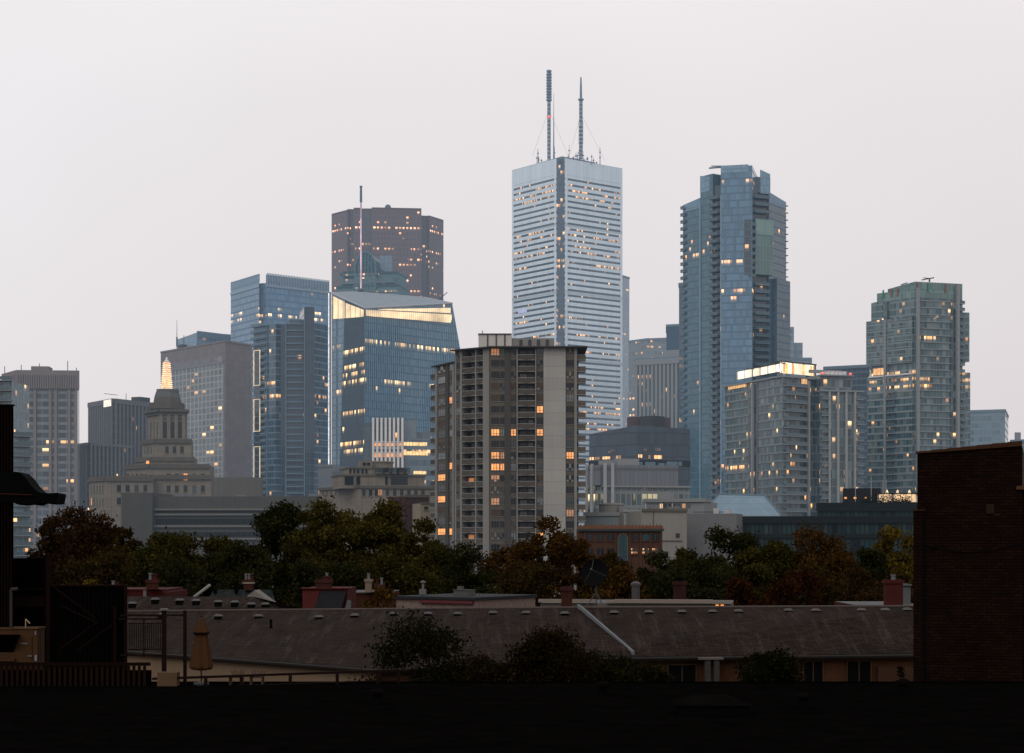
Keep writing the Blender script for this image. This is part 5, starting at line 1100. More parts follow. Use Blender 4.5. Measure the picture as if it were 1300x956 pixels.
def dark_terrace():
    D = 420; T = thing('terrace_building', 'low black glass building with lit roof terrace left of the brick wall', 'building', base((1060, 440)))
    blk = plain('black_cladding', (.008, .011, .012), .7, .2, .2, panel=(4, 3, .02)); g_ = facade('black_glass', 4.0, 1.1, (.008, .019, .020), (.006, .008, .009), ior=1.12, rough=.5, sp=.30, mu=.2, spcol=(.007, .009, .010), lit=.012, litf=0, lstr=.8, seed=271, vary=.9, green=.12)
    f = Face((935, D + 6), (1180, D - 4)); u = Face((1038, D + 10), (1180, D + 4)); t_ = Face((1070, D + 24), (1118, D + 22))
    mb = MB(); f.block(mb, 0, Z(655, D), 30, 0, 1); mb.build('lower_block', [g_, ROOFM], T)
    mb = MB(); f.box(mb, -.3, f.L + .3, Z(664, D), Z(655.5, D), .02, .8); f.box(mb, -.3, f.L + .2, Z(683, D), Z(677.5, D), .02, .5); mb.build('black_band', blk, T)
    mb = MB(); u.block(mb, Z(656, D) + .3, Z(637, D), 24, 0, 1); mb.build('upper_block', [g_, ROOFM], T)
    mb = MB(); u.box(mb, -.3, u.L, Z(648, D), Z(637.5, D), .02, .7); mb.build('black_band', blk, T)
    mb = MB(); t_.block(mb, Z(637.5, D), Z(616, D), 10, 0); pt_ = mb.build('roof_house', plain('black_brick', (.011, .010, .010), .8, .2), T)
    many('wall_lamp', pt_, [((lambda mb, px=px: mb.lathe(t_.pt(t_.u(px), 0, .35)[:2], [(.1, Z(630.5, D)), (.34, Z(630, D)), (.34, Z(628.2, D)), (.1, Z(627.6, D))], 8)), LIT) for px in (1073.5, 1085.5, 1098.5)])
    many('flagpole', T, [((lambda mb, px=px, y=y: mb.tube(P(px, 637, D + 12), P(px, y, D + 12), .07, n=5)), METAL) for px, y in ((1086, 610), (1106, 605), (1121, 609), (1125, 609))])
    w_ = Face((1114, D + 22), (1180, D + 20)); mb = MB(); w_.box(mb, 0, w_.L, Z(637.5, D), Z(624, D), -5, 0); tw = mb.build('terrace_wall', plain('terrace_white_wall', (.5, .46, .4), .8, .1), T)
    tl = emit('terrace_uplight', (1, .72, .42), 1.15)
    mb = MB(); w_.box(mb, w_.u(1116), w_.u(1131.5), Z(634.5, D), Z(624.5, D), .02, .1); w_.box(mb, w_.u(1135), w_.u(1162.5), Z(634.5, D), Z(624.5, D), .02, .1); mb.build('lit_terrace_windows', emit('terrace_glow', (1, .62, .30), .95, 1.4), tw)
    many('uplight_fan', tw, [((lambda mb, px=px: mb.poly([w_.pt(w_.u(px - 2.6), Z(624.3, D), .06), w_.pt(w_.u(px + 2.6), Z(624.3, D), .06), w_.pt(w_.u(px + .6), Z(618.5, D), .06), w_.pt(w_.u(px - .6), Z(618.5, D), .06)])), tl) for px in (1126, 1139.5, 1154.5)])  # fans of light drawn as glowing shapes
    mb = MB(); w_.box(mb, w_.u(1110), w_.u(1180), Z(624, D), Z(622.5, D), -5, .6); mb.build('terrace_beam', blk, tw)
    rg = random.Random(3); mb = MB()
    hedge = leafmat('terrace_hedge', (.004, .008, .004), (.008, .014, .006), (.015, .022, .008))
    for i in range(700):
        px = rg.uniform(1092, 1156); y = Z(638, D) + abs(rg.gauss(0, .9)); c = u.pt(u.u(px), y, .2 + rg.uniform(-.6, .6)); a = Vector((rg.uniform(-1, 1), rg.uniform(-1, 1), rg.uniform(-.5, 1))).normalized() * .28; b = a.orthogonal().normalized() * .16; c = Vector(c)
        mb.poly((c - a, c + b, c + a, c - b))
    h_ = mb.build('terrace_hedge', hedge, T); h_['kind'] = 'stuff'
dark_terrace()

# ================================================================== rooftops in the foreground
METAL_D = plain('dull_flue_metal', (.10, .10, .105), .7, .3, 2); SHING = shingle('asphalt_shingle', (.0172, .0120, .0102)); STUC = plain('cream_stucco_wall', (.135, .095, .064), .9, .15, .4, streak=.15)
GUT = plain('gutter_metal', (.022, .02, .019), .5, .1, metal=.3); VENTM = plain('vent_metal', (.065, .063, .065), .7, .3); BLK = plain('black_opening', (.0035, .0035, .0035), .9, .1, spec=0)
REDP = plain('red_painted_brick', (.040, .0085, .0075), .8, .2, 1.5); CHB = brickmat('chimney_brick', (.048, .014, .011), (.036, .011, .009), (.024, .018, .015))
def Pd(px, py, drop): D = drop * F / (py - HY); return P(px, py, D)

def long_house():
    T = thing('row_house', 'long low house with brown shingle roof and a line of roof vents', 'house', (2, 105, 0))
    r = [Pd(120, 777, 4.75), Pd(330, 775, 4.65), Pd(700, 772, 4.25), Pd(1180, 770, 4.05)]
    e_ = [Pd(120, 822, 6.5), Pd(480, 849, 6.95), Pd(700, 834.5, 6.5), Pd(1180, 829.5, 6.5)]
    mb = MB(); ridge = [r[0], r[1], r[2], r[3]]
    def quad(a, b, c, d):
        u = lambda p: p.x; v = lambda p: (p.y - 90) * 1.1
        mb.poly((a, b, c), [(u(p), v(p)) for p in (a, b, c)]); mb.poly((a, c, d), [(u(p), v(p)) for p in (a, c, d)])
    for i in range(3): quad(e_[i], e_[i + 1], r[i + 1], r[i])
    back = [p + Vector((0, 9, -2.6)) for p in r]
    for i in range(3): quad(r[i], r[i + 1], back[i + 1], back[i])
    roof = mb.build('roof', SHING, T)
    # ridge cap, gutters, walls
    mb = MB()
    for i in range(3): mb.tube(r[i] + Vector((0, 0, .02)), r[i + 1] + Vector((0, 0, .02)), .09, n=6)
    mb.build('ridge_cap', plain('ridge_shingle', (.06, .05, .047), .9, .3, 2), roof)
    mb = MB(); dn = Vector((0, 0, -.13))
    for i in range(3): mb.tube(e_[i] + dn, e_[i + 1] + dn, .11, n=6)
    mb.build('gutter', GUT, T)
    ins = Vector((0, .55, 0))
    mb = MB(); a, b = e_[0] + ins, e_[1] + ins; mb.hexa([(a.x, a.y, 0), (b.x, b.y, 0), (b.x, b.y + .4, 0), (a.x, a.y + .4, 0), (a.x, a.y, a.z - .05), (b.x, b.y, b.z - .05), (b.x, b.y + .4, b.z), (a.x, a.y + .4, a.z)]); mb.build('stucco_wall', STUC, T)
    mb = MB()
    for i in (1, 2):
        a, b = e_[i] + ins, e_[i + 1] + ins; mb.hexa([(a.x, a.y, 0), (b.x, b.y, 0), (b.x, b.y + .4, 0), (a.x, a.y + .4, 0), (a.x, a.y, a.z - .06), (b.x, b.y, b.z - .06), (b.x, b.y + .4, b.z - .02), (a.x, a.y + .4, a.z - .02)])
    mb.build('brick_wall', brickmat('orange_house_brick', (.055, .02, .0085), (.045, .016, .0075), (.04, .03, .022)), T)
    mb = MB(); a, b = e_[0] + Vector((0, .05, -.22)), e_[3]
    for i in range(3):
        a, b = e_[i], e_[i + 1]; o = Vector((0, .1, 0)); mb.hexa([tuple(a + o + Vector((0, 0, -.32))), tuple(b + o + Vector((0, 0, -.32))), tuple(b + o + Vector((0, .45, -.32))), tuple(a + o + Vector((0, .45, -.32))), tuple(a + o + Vector((0, 0, -.06))), tuple(b + o + Vector((0, 0, -.06))), tuple(b + o + Vector((0, .45, -.06))), tuple(a + o + Vector((0, .45, -.06)))])
    mb.build('fascia', plain('dark_brown_fascia', (.028, .018, .014), .7), T)
    # vents along the ridge
    def on_roof(px, py):
        """point of the roof seen in that photo column: between eave and ridge"""
        def lerp(L):
            for i in range(3):
                pa, pb = L[i], L[i + 1]; k = (px - CX) / F; t_ = (k * pa.y - pa.x) / ((pb.x - pa.x) - k * (pb.y - pa.y))
                if -1e-6 <= t_ <= 1.000001 or i == 2: return pa.lerp(pb, max(0, min(1, t_)))
        E, R_ = lerp(e_), lerp(r); pe, pr = HY + (H - E.z) / E.y * F, HY + (H - R_.z) / R_.y * F
        best = min((abs(HY + (H - E.lerp(R_, s / 200).z) / E.lerp(R_, s / 200).y * F - py), s) for s in range(201)); return E.lerp(R_, best[1] / 200)
    def vent(c, s=1.0):
        def d(mb):
            x, y, z = c; w_ = .24 * s
            mb.hexa([(x - w_, y - .18, z - .08), (x + w_, y - .18, z - .08), (x + w_, y + .22, z + .02), (x - w_, y + .22, z + .02), (x - w_, y - .18, z + .13), (x + w_, y - .18, z + .13), (x + w_, y + .22, z + .13), (x - w_, y + .22, z + .13)], 1)
            mb.hexa([(x - w_ - .06, y - .26, z + .12), (x + w_ + .06, y - .26, z + .12), (x + w_ + .06, y + .26, z + .14), (x - w_ - .06, y + .26, z + .14), (x - w_ * .7, y - .12, z + .24), (x + w_ * .7, y - .12, z + .24), (x + w_ * .7, y + .14, z + .25), (x - w_ * .7, y + .14, z + .25)], 0)
        return d, [VENTM, BLK]
    vs_ = [(277, 784.5), (328, 784.5), (405, 785.5), (450, 783.5), (500, 781.5), (543, 781.5), (581, 781.5), (626, 780.5), (668, 780.5), (717, 781), (780, 780), (824, 779.5), (866, 779), (905, 779), (938, 778.5), (1001, 777.5), (1036, 777.5), (1094, 777), (1124, 777), (1152, 776.5), (206, 783)]
    many('roof_vent', roof, [vent(on_roof(*p)) for p in vs_])
    c = on_roof(344, 797); mb = MB(); mb.tube(c - Vector((0, 0, .2)), c + Vector((0, 0, .55)), .09, n=8); mb.lathe((c.x, c.y), [(.14, c.z - .02), (.1, c.z + .1)], 8); mb.build('vent_pipe', BLK, roof)
    # pale flashing of the fire wall crossing the roof
    w_ = Vector((.075, 0, 0)); up = Vector((0, 0, .24)); dn_ = Vector((0, 0, -.3)); mb = MB(); L_ = [on_roof(734 + 70 * q / 14, 771 + 61 * q / 14) for q in range(15)]
    for a, b in zip(L_[1:], L_[:-1]): mb.hexa([tuple(q) for q in (a - w_ + dn_, a + w_ + dn_, b + w_ + dn_, b - w_ + dn_, a - w_ + up, a + w_ + up, b + w_ + up, b - w_ + up)])
    mb.build('fire_wall_flashing', plain('pale_flashing', (.10, .11, .12), .8, .2), roof)
    # doors, windows and posts under the right hand eave
    f = Face((700, e_[2].y + .55), (1180, e_[3].y + .55)); 
    def opening(x0, x1, y0, y1, nm, m, sash=True):
        mb = MB(); f.pbox(mb, x0, x1, y0, y1, .01, .05); o = mb.build(nm, m, T)
        if sash:
            mb = MB(); u0, u1 = f.u(x0), f.u(x1); z0, z1 = f.z((x0 + x1) / 2, y1), f.z((x0 + x1) / 2, y0)
            for a, b, c, d in ((u0, u1, z1 - .06, z1), (u0, u0 + .06, z0, z1 - .06), (u1 - .06, u1, z0, z1 - .06), ((u0 + u1) / 2 - .025, (u0 + u1) / 2 + .025, z0, z1 - .06)): f.box(mb, a, b, c, d, .052, .09)
            mb.build('frame', plain('brown_frame', (.05, .03, .018), .6) if 'brown_frame' not in bpy.data.materials else bpy.data.materials['brown_frame'], o)
    opening(847, 884, 843, 885, 'patio_door', BLK); opening(1019, 1045, 838.5, 885, 'window', BLK); opening(1074, 1106, 838.5, 885, 'window', BLK)
    many('porch_post', T, [((lambda mb, px=px: f.box(mb, f.u(px) - .16, f.u(px) + .16, 0, f.z(px, 836), .7, 1.0)), plain('porch_post_white%d' % px, (.035, .035, .033), .8, .8, 8)) for px in (893, 904)])
    mb = MB(); f.box(mb, f.u(882), f.u(912), f.z(895, 836), f.z(895, 833.5), .0, 1.1); mb.build('porch_beam', plain('porch_beam_grey', (.09, .075, .065), .8), T)
    mb = MB(); f.pbox(mb, 1112, 1160, 846, 885, .02, .4); mb.build('side_door', plain('brown_board', (.035, .018, .011), .8, .3), T)
long_house()

def rear_house():
    T = thing('row_house', 'rear shingle roof with small vents beside the red parapet at left', 'house', (-28, 132, 0))
    a, b, c = Pd(120, 757, 4.0), Pd(322, 757.5, 4.0), Pd(386, 773, 4.5); lo0, lo1 = Pd(120, 779.5, 5.1), Pd(392, 778.5, 4.95)
    mb = MB(); uvp = lambda p: (p.x, p.y * 1.1)
    mb.poly((lo0, lo1, b, a), [uvp(p) for p in (lo0, lo1, b, a)]); mb.poly((lo1, c, b), [uvp(p) for p in (lo1, c, b)])
    bk = Vector((0, 8, -2.5)); mb.poly((a, b, b + bk, a + bk), [uvp(p) for p in (a, b, b + bk, a + bk)]); mb.poly((b, c, c + bk * .5, b + bk), [uvp(p) for p in (b, c, c + bk * .5, b + bk)])
    rf = mb.build('roof', SHING, T)
    mb = MB(); mb.hexa([(lo0.x, lo0.y + .3, 0), (lo1.x, lo1.y + .3, 0), (b.x, b.y + 6, 0), (a.x, a.y + 6, 0), (lo0.x, lo0.y + .3, lo0.z - .1), (lo1.x, lo1.y + .3, lo1.z - .1), (b.x, b.y + 6, b.z - 2.6), (a.x, a.y + 6, a.z - 2.6)]); mb.build('wall', STUC, T)
    def vent(px, py):
        D = 126; p = P(px, py, D); x, y, z = p
        def d(mb):
            mb.hexa([(x - .26, y - .2, z - .3), (x + .26, y - .2, z - .3), (x + .26, y + .25, z - .1), (x - .26, y + .25, z - .1), (x - .26, y - .2, z + .05), (x + .26, y - .2, z + .05), (x + .26, y + .25, z + .05), (x - .26, y + .25, z + .05)], 1)
            mb.hexa([(x - .34, y - .28, z + .05), (x + .3, y - .28, z + .05), (x + .3, y + .3, z + .06), (x - .34, y + .3, z + .06), (x - .2, y - .1, z + .17), (x + .2, y - .1, z + .17), (x + .2, y + .14, z + .18), (x - .2, y + .14, z + .18)], 0)
        return d, [VENTM, BLK]
    many('roof_vent', rf, [vent(*p) for p in ((197, 762), (228, 763), (249, 763.5), (277, 765), (298, 765.5), (319, 768), (337, 768), (168, 767))])
rear_house()

def chimney(T, px, yt, yb, D, w, mat, pots=(), cap=True, nm='chimney', dpt=.7):
    x, y = XY(px, D); zt, zb = Z(yt, D), Z(yb, D); h = w * D / F / 2
    mb = MB(); mb.box(x - h, x + h, y - dpt / 2, y + dpt / 2, zb, zt)
    if cap: mb.box(x - h - .09, x + h + .09, y - dpt / 2 - .09, y + dpt / 2 + .09, zt - .25, zt - .02)
    o = mb.build(nm, mat, T)
    for dx, ht, m, r in pots:
        q = MB(); xx = x + dx * D / F; q.lathe((xx, y), [(r, zt - .05), (r * .85, zt + ht * .75), (r * 1.15, zt + ht * .8), (r * 1.15, zt + ht)], 10); q.build('chimney_pot', m, o)
    return o

def party_walls():
    T = thing('terraced_house', 'red painted parapet wall with stepped chimney behind the left shingle roof', 'house', (-30, 145, 0)); D = 142
    f = Face((120, D), (212, D)); mb = MB(); f.block(mb, 0, Z(749, D), 9, 0, x0=120, x1=206); f.block(mb, 0, Z(752, D), 9, 0, x0=206.1, x1=212); mb.build('parapet_wall', REDP, T)
    mb = MB(); f.box(mb, 0, f.u(206.4), Z(749, D), Z(747.8, D), -1, .15); mb.build('coping', plain('red_coping', (.06, .014, .011), .7, .1), T)
    chimney(T, 193.5, 736, 748, D - .6, 13, CHB, [(-2.5, .55, METAL_D, .14), (3, .45, REDP, .2)]); chimney(T, 147, 742, 749, D - .6, 12, CHB, [(-3, .3, METAL_D, .14), (2, .2, REDP, .18)])
    chimney(T, 184, 752.5, 757, D - .8, 3.4, METAL_D, [(0, .2, METAL_D, .14)], False, 'vent_stack', .3)
    T = thing('terraced_house', 'slate roofed house with pale gable triangle and striped brick chimney', 'house', (-20, 150, 0)); D = 148
    slate = shingle('dark_slate', (.012, .016, .017))
    mb = MB(); a, b, c, d = P(255, 772, D), P(352, 772, D), P(345, 748.5, D + 4), P(272, 748.5, D + 4); mb.poly((a, b, c, d)); mb.poly((d, c, c + Vector((0, 5, -3)), d + Vector((0, 5, -3)))); mb.build('roof', slate, T)
    mb = MB(); mb.box(a.x + .2, b.x - .2, D + .1, D + 9, 0, a.z - .03); mb.build('wall', STUC, T)
    g0, g1, gp = P(310, 759.5, D - 3), P(352, 771, D - 3), P(323, 749.5, D - 3)
    mb = MB(); bb = Vector((0, 2.8, 0)); mb.poly((P(309, 772, D - 3), g1, gp, g0)); mb.poly((g1, g1 + bb, gp + bb, gp)); mb.poly((gp, gp + bb, g0 + bb, g0)); mb.build('gable', plain('pale_gable', (.14, .13, .12), .8, .4, 3), T)
    mb = MB(); mb.tube(P(246.5, 758, D - 2), P(267, 742.5, D - 2), .13, n=6); mb.build('barge_board', plain('white_barge_board', (.2, .2, .19), .7), T)
    chimney(T, 315.5, 735.5, 749, D + 3.5, 11, CHB, [(-3, .5, METAL_D, .12), (1, .5, METAL_D, .12), (4, .45, REDP, .14)])
    mb = MB(); x, y = XY(315.5, D + 3.5); mb.box(x - .5, x + .5, y - .45, y + .45, Z(741, D + 3.5), Z(739, D + 3.5)); mb.build('chimney_band', LIME, T)
    for px in (273, 300): x, y = XY(px, D + 1.5); mb = MB(); mb.lathe((x, y), [(.16, Z(755, D)), (.16, Z(751, D)), (.26, Z(750.6, D)), (.26, Z(749.4, D)), (.1, Z(748.8, D))], 8); mb.build('vent_cowl', BLK, T)
    T = thing('terraced_house', 'dark mansard house with bright red side wall and red chimney', 'house', (-16, 142, 0)); D = 140
    mb = MB(); a, b, c, d = P(384, 777, D), P(398, 777, D), P(407, 748, D + 1.4), P(384, 748, D + 1.4); mb.poly((a, b, c, d)); mb.build('side_wall', REDP, T)
    mb = MB(); a, b, c, d = P(397, 777, D - .05), P(432, 777, D - .05), P(440, 750, D + 1.3), P(407.5, 750, D + 1.3); mb.poly((a, b, c, d)); mb.build('mansard', plain('black_mansard', (.010, .011, .013), .8, .2), T)
    mb = MB(); f = Face((384, D + 1.35), (441, D + 1.35)); f.block(mb, 0, Z(748.2, D), 8, 0); mb.build('wall', REDP, T)
    mb = MB(); f.box(mb, -.1, f.L + .1, Z(748.2, D), Z(746.8, D), -1, .2); mb.build('red_coping', bpy.data.materials['red_coping'], T)
    chimney(T, 411, 736, 747, D + 1.6, 19, CHB, [(3.5, .3, REDP, .3), (4, .55, METAL_D, .12)], dpt=.8)
    mb = MB(); mb.hexa([tuple(P(437, 777, D - .3)), tuple(P(445, 777, D - .3)), tuple(P(445, 777, D)), tuple(P(437, 777, D)), tuple(P(441, 761, D - .3)), tuple(P(446, 763, D - .3)), tuple(P(446, 763, D)), tuple(P(441, 761, D))]); mb.build('dormer_cheek', plain('grey_dormer', (.08, .085, .09), .8), T)
    T = thing('terraced_house', 'brick chimney house with three metal flues behind the orange shrub', 'house', (-11, 158, 0)); D = 156
    f = Face((444, D), (500, D)); mb = MB(); f.block(mb, 0, Z(752, D), 8, 0, 1); mb.build('wall', [CHB, ROOFM], T)
    mb = MB(); f.box(mb, -.1, f.L + .1, Z(753, D), Z(751.5, D), .01, .2); mb.build('coping', LIME_D, T)
    chimney(T, 468, 735, 752, D - .5, 8, plain('cream_chimney', (.13, .10, .08), .8, .2), [(0, .5, METAL_D, .13)]); chimney(T, 482, 742, 752, D - .5, 11, CHB, [(-3, .5, REDP, .12), (2.5, .6, METAL_D, .12)])
    T = thing('flat_roof_house', 'flat dark roof house with curved red and cream scalloped cornice', 'house', (-7, 138, 0)); D = 134
    f = Face((503, D + 4), (602, D)); mb = MB(); f.block(mb, 0, Z(762, D), 9, 0, 1); mb.build('wall', [plain('scallop_cream', (.15, .11, .095), .8, .6, 4), ROOFM], T)
    mb = MB(); f.box(mb, -.2, f.L + .2, Z(762, D), Z(758.5, D), -9, .3); mb.build('roof_slab', plain('dark_flat_roof', (.016, .018, .021), .7, .3), T)
    mb = MB(); f.box(mb, f.u(535), f.L, Z(766.8, D), Z(763, D), .02, .3); mb.build('red_fascia', plain('faded_red_fascia', (.08, .024, .024), .8, .3, 3), T)
    mb = MB(); f.box(mb, f.u(552), f.u(571), Z(758.5, D), Z(751, D), -3.6, -2.6); f.box(mb, f.u(554), f.u(559), Z(751, D), Z(746, D), -3.3, -2.9); f.box(mb, f.u(551.5), f.u(571.5), Z(751, D), Z(750.4, D), -3.7, -2.5); mb.build('roof_plant', plain('grey_duct', (.07, .07, .068), .7, .2), T)
    x, y = XY(537, D + 5); mb = MB(); mb.tube((x, y, Z(758, D)), (x, y, Z(742, D)), .1, n=6); mb.box(x - .3, x + .25, y - .2, y + .2, Z(757, D), Z(750, D)); mb.lathe((x, y), [(.2, Z(742, D)), (.24, Z(740.5, D)), (.06, Z(739, D))], 8); mb.build('flue', METAL_D, T)
    T = thing('flat_roof_house', 'flat roof house with long white ledge behind the shingle ridge', 'house', (8, 128, 0)); D = 122
    f = Face((686, D + 1), (928, D - 1)); mb = MB(); f.block(mb, 0, Z(766, D), 8, 0, 1); mb.build('wall', [plain('ledge_cream', (.11, .095, .082), .8, .2, 1), ROOFM], T)
    mb = MB(); f.box(mb, -.1, f.u(757), Z(765, D), Z(761, D), .02, .35); f.box(mb, f.u(770), f.L, Z(765.3, D), Z(762.3, D), .02, .35); f.box(mb, f.u(780), f.u(905), Z(762.2, D), Z(761, D), -.4, .2); mb.build('ledge', plain('ledge_white', (.17, .145, .125), .8, .2, 1), T)
    chimney(T, 719.5, 745, 775, 117, 13.5, CHB); chimney(T, 863, 738, 766, 126, 15, brickmat('dark_chimney_brick', (.03, .009, .0075), (.022, .008, .006), (.02, .016, .014)), [(0, .3, BLK, .22)])
    x, y = XY(807, 124); mb = MB(); mb.lathe((x, y), [(.28, Z(766, 124)), (.28, Z(744, 124)), (.36, Z(743.6, 124)), (.36, Z(740.5, 124)), (.1, Z(738, 124))], 12); mb.build('metal_flue', plain('grey_flue', (.06, .055, .058), .5, .3, metal=.4), T)
    many('lit_window', T, [((lambda mb, a=a: f.box(mb, f.u(a), f.u(a + 4), Z(770.5, D), Z(767, D), .02, .08)), LIT) for a in (908.5, 915)])
    T = thing('terraced_house', 'plain house with broad red brick chimney at right behind the ridge', 'house', (28, 130, 0)); D = 128
    f = Face((1085, D), (1170, D)); mb = MB(); f.block(mb, 0, Z(768, D), 8, 0, 1); mb.build('wall', [CHB, ROOFM], T)
    mb = MB(); f.box(mb, f.u(1150), f.u(1160), Z(768, D), Z(744, D), -2.5, -1.0); f.box(mb, f.u(1149), f.u(1161), Z(744, D), Z(742, D), -2.7, -.8); mb.build('dormer', plain('pale_dormer', (.07, .075, .08), .8, .2), T)
    chimney(T, 1134, 736, 774, 117, 22, plain('red_brick_smooth', (.042, .0105, .009), .85, .15, 2), [(0, .35, METAL_D, .16)])
party_walls()

# satellite dish standing on the roof
def dish():
    D = 114; c = P(755.5, 728, D); T = thing('satellite_dish', 'large dark satellite dish on a tripod above the shingle ridge', 'satellite dish', (c.x, c.y, Z(768, D)))
    ax = Vector((-.35, -.9, .34)).normalized(); u = ax.orthogonal().normalized(); v = ax.cross(u); R_ = .93; mb = MB(); n = 28; rings = []
    for k in range(7):
        q = k / 6; rings.append([c + (u * math.cos(2 * math.pi * i / n) + v * math.sin(2 * math.pi * i / n)) * R_ * q + ax * (.30 * q * q - .12) for i in range(n)])
    for k in range(6):
        for i in range(n): j = (i + 1) % n; mb.poly((rings[k][i], rings[k][j], rings[k + 1][j], rings[k + 1][i]))
    dm = plain('dark_mesh', (.0035, .0035, .0038), .8, .2, spec=.03); mb.build('reflector', dm, T, smooth=True)
    mb = MB()
    for i in range(n): j = (i + 1) % n; mb.tube(rings[6][i], rings[6][j], .03, n=5)
    mb.build('rim', dm, T)
    mb = MB(); fpt = c + ax * .75; mb.tube(fpt, fpt + ax * .16, .07, n=8)
    for i in (0, 9, 18): mb.tube(rings[6][i], fpt, .015, n=4)
    mb.build('feed_horn', STEEL_D, T)
    hub = c - ax * .25
    mb = MB(); mb.tube(c - ax * .12, hub, .1, n=8); mb.tube(hub, (hub.x, hub.y, Z(757, D)), .06, n=8); mb.build('mount', STEEL_D, T)
    for dx, dy in ((-.55, -.2), (.5, -.3), (.1, .5)): mb = MB(); mb.tube((hub.x, hub.y, Z(752, D)), (c.x + dx, c.y + dy, Z(769, D)), .035, n=6); mb.build('leg', STEEL_D, T)
dish()

# ---- brick wall building at right
def brick_wall():
    D = 70; T = thing('brick_building', 'tall near-black blank brick wall filling the right side', 'building', (19, 73, 0))
    f = Face((1164.5, D), (1297.5, D - 1.2)); mb = MB()
    ztl, ztr = f.z(1165, 576), f.z(1297, 566.5)
    a, b = f.pt(0, 0)[:2], f.pt(f.L, 0)[:2]; c, d = f.pt(f.L, 0, -9)[:2], f.pt(0, 0, -9)[:2]
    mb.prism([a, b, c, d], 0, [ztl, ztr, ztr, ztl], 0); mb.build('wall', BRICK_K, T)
    cp = plain('brown_coping', (.04, .018, .0095), .8, .45, 2.5); mb = MB(); o = Vector((*(f.n * .14), 0))
    n = 7
    for i in range(n):
        u0, u1 = f.L * i / n - (.05 if i == 0 else -.01), f.L * (i + 1) / n
        za, zb = ztl + (ztr - ztl) * i / n, ztl + (ztr - ztl) * (i + 1) / n; h = .13 + .06 * ((i * 7) % 3) / 2
        p = [f.pt(u0, za, .1), f.pt(u1, zb, .1), f.pt(u1, zb, -.4), f.pt(u0, za, -.4)]
        mb.hexa([(*q[:2], q[2] + .005) for q in p] + [(*q[:2], q[2] + .09 + .02 * i) for q in p])
    mb.build('coping', cp, T)
    pf = Face((1159.5, D - .05), (1173, D - .17)); mb = MB(); pf.block(mb, 0, pf.z(1166, 648.5), 1.2, 0); mb.build('buttress', BRICK_K, T)
    mb = MB(); pf.box(mb, -.05, pf.L + .05, pf.z(1166, 648.4), pf.z(1166, 647), -1.2, .06); mb.build('buttress_cap', cp, T)
    r = Face((1297.6, D - 1.25), (1345, D - 1.6)); mb = MB(); r.block(mb, 0, r.z(1299, 575), 1.2, 0, o=-1.0); mb.build('side_wall', plain('grey_side_wall', (.09, .088, .085), .9, .2), T)
    mb = MB(); r.box(mb, -1.1 * .2, r.L, r.z(1299, 621.5), r.z(1299, 617), -.95, .1); mb.build('ledge', plain('brown_ledge', (.06, .03, .016), .8, .3, 2), T)
    mb = MB(); r.block(mb, 0, r.z(1299, 621.6), 3, 0, o=-.2); mb.build('lower_wall', BRICK_K, T)
    mb = MB()
    for i in range(12): p0, p1 = f.L * i / 12, f.L * (i + 1) / 12; s0, s1 = .35 * math.sin(math.pi * i / 12), .35 * math.sin(math.pi * (i + 1) / 12); mb.tube(f.pt(p0, f.z(1230, 690) - s0, .06), f.pt(p1, f.z(1230, 690) - s1, .06), .018, n=5)
    mb.build('wall_cable', BLK, T)
    mb = MB(); f.pbox(mb, 1252, 1262, 640, 652, .01, .06); f.pbox(mb, 1262.2, 1270, 652.2, 655, .01, .05); mb.build('patched_vent', plain('rusty_vent', (.016, .009, .006), .9, .4, 3), T)
    mb = MB(); q = f.u(1187.5); f.box(mb, q, q + .06, f.z(1188, 584), f.z(1188, 579), .01, .12); f.box(mb, f.u(1171), f.u(1171) + .09, 0, f.z(1171, 655), .02, .12); mb.build('drain_pipe', BLK, T)
brick_wall()

# ---- added near-black flat roof filling the bottom of the view, with the deck furniture of the left corner
TARB = plain('added_tar_roof', (.0020, .0018, .0017), 1.0, .8, 1.2, spec=.0); RUST = plain('rust_black_steel', (.006, .0028, .0022), .9, .4, 1.5, spec=.02); BLACKW = plain('black_wall', (.0011, .0010, .0010), 1.0, .3, 1, spec=.0)
RZ = 9.62
def added_flat_roof():
    T = thing('flat_roof_building', 'added black flat roof standing in along the bottom of the view', 'building', (0, 54, 0))
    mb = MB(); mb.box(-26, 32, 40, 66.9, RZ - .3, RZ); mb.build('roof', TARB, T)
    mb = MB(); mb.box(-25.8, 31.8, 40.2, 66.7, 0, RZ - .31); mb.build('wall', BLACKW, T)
    mb = MB(); mb.box(-26, 32, 66.7, 66.95, RZ + .002, RZ + .05); mb.build('roof_edge', BLACKW, T)
    dk = plain('black_roof_metal', (.0030, .0027, .0026), .9, .4, 2, spec=.0)  # vents, skylight and seams added to break up the black roof
    for x, y in ((-4.5, 58), (3.2, 61), (9.5, 56.5), (14, 62)):
        mb = MB(); mb.lathe((x, y), [(.16, RZ + .002), (.15, RZ + .35), (.3, RZ + .36), (.3, RZ + .44), (.08, RZ + .55)], 12); mb.build('roof_vent', dk, T)
    mb = MB(); mb.box(5.2, 7.4, 54, 55.4, RZ + .002, RZ + .32); mb.hexa([(5.1, 53.9, RZ + .33), (7.5, 53.9, RZ + .33), (7.5, 55.5, RZ + .33), (5.1, 55.5, RZ + .33), (5.8, 54.4, RZ + .6), (6.8, 54.4, RZ + .6), (6.8, 55, RZ + .6), (5.8, 55, RZ + .6)]); mb.build('skylight', dk, T)
    mb = MB()
    for y in (48.5, 53, 57.5, 62): mb.box(-24, 30, y, y + .08, RZ + .001, RZ + .012)
    mb.build('roofing_seam', dk, T)
added_flat_roof()

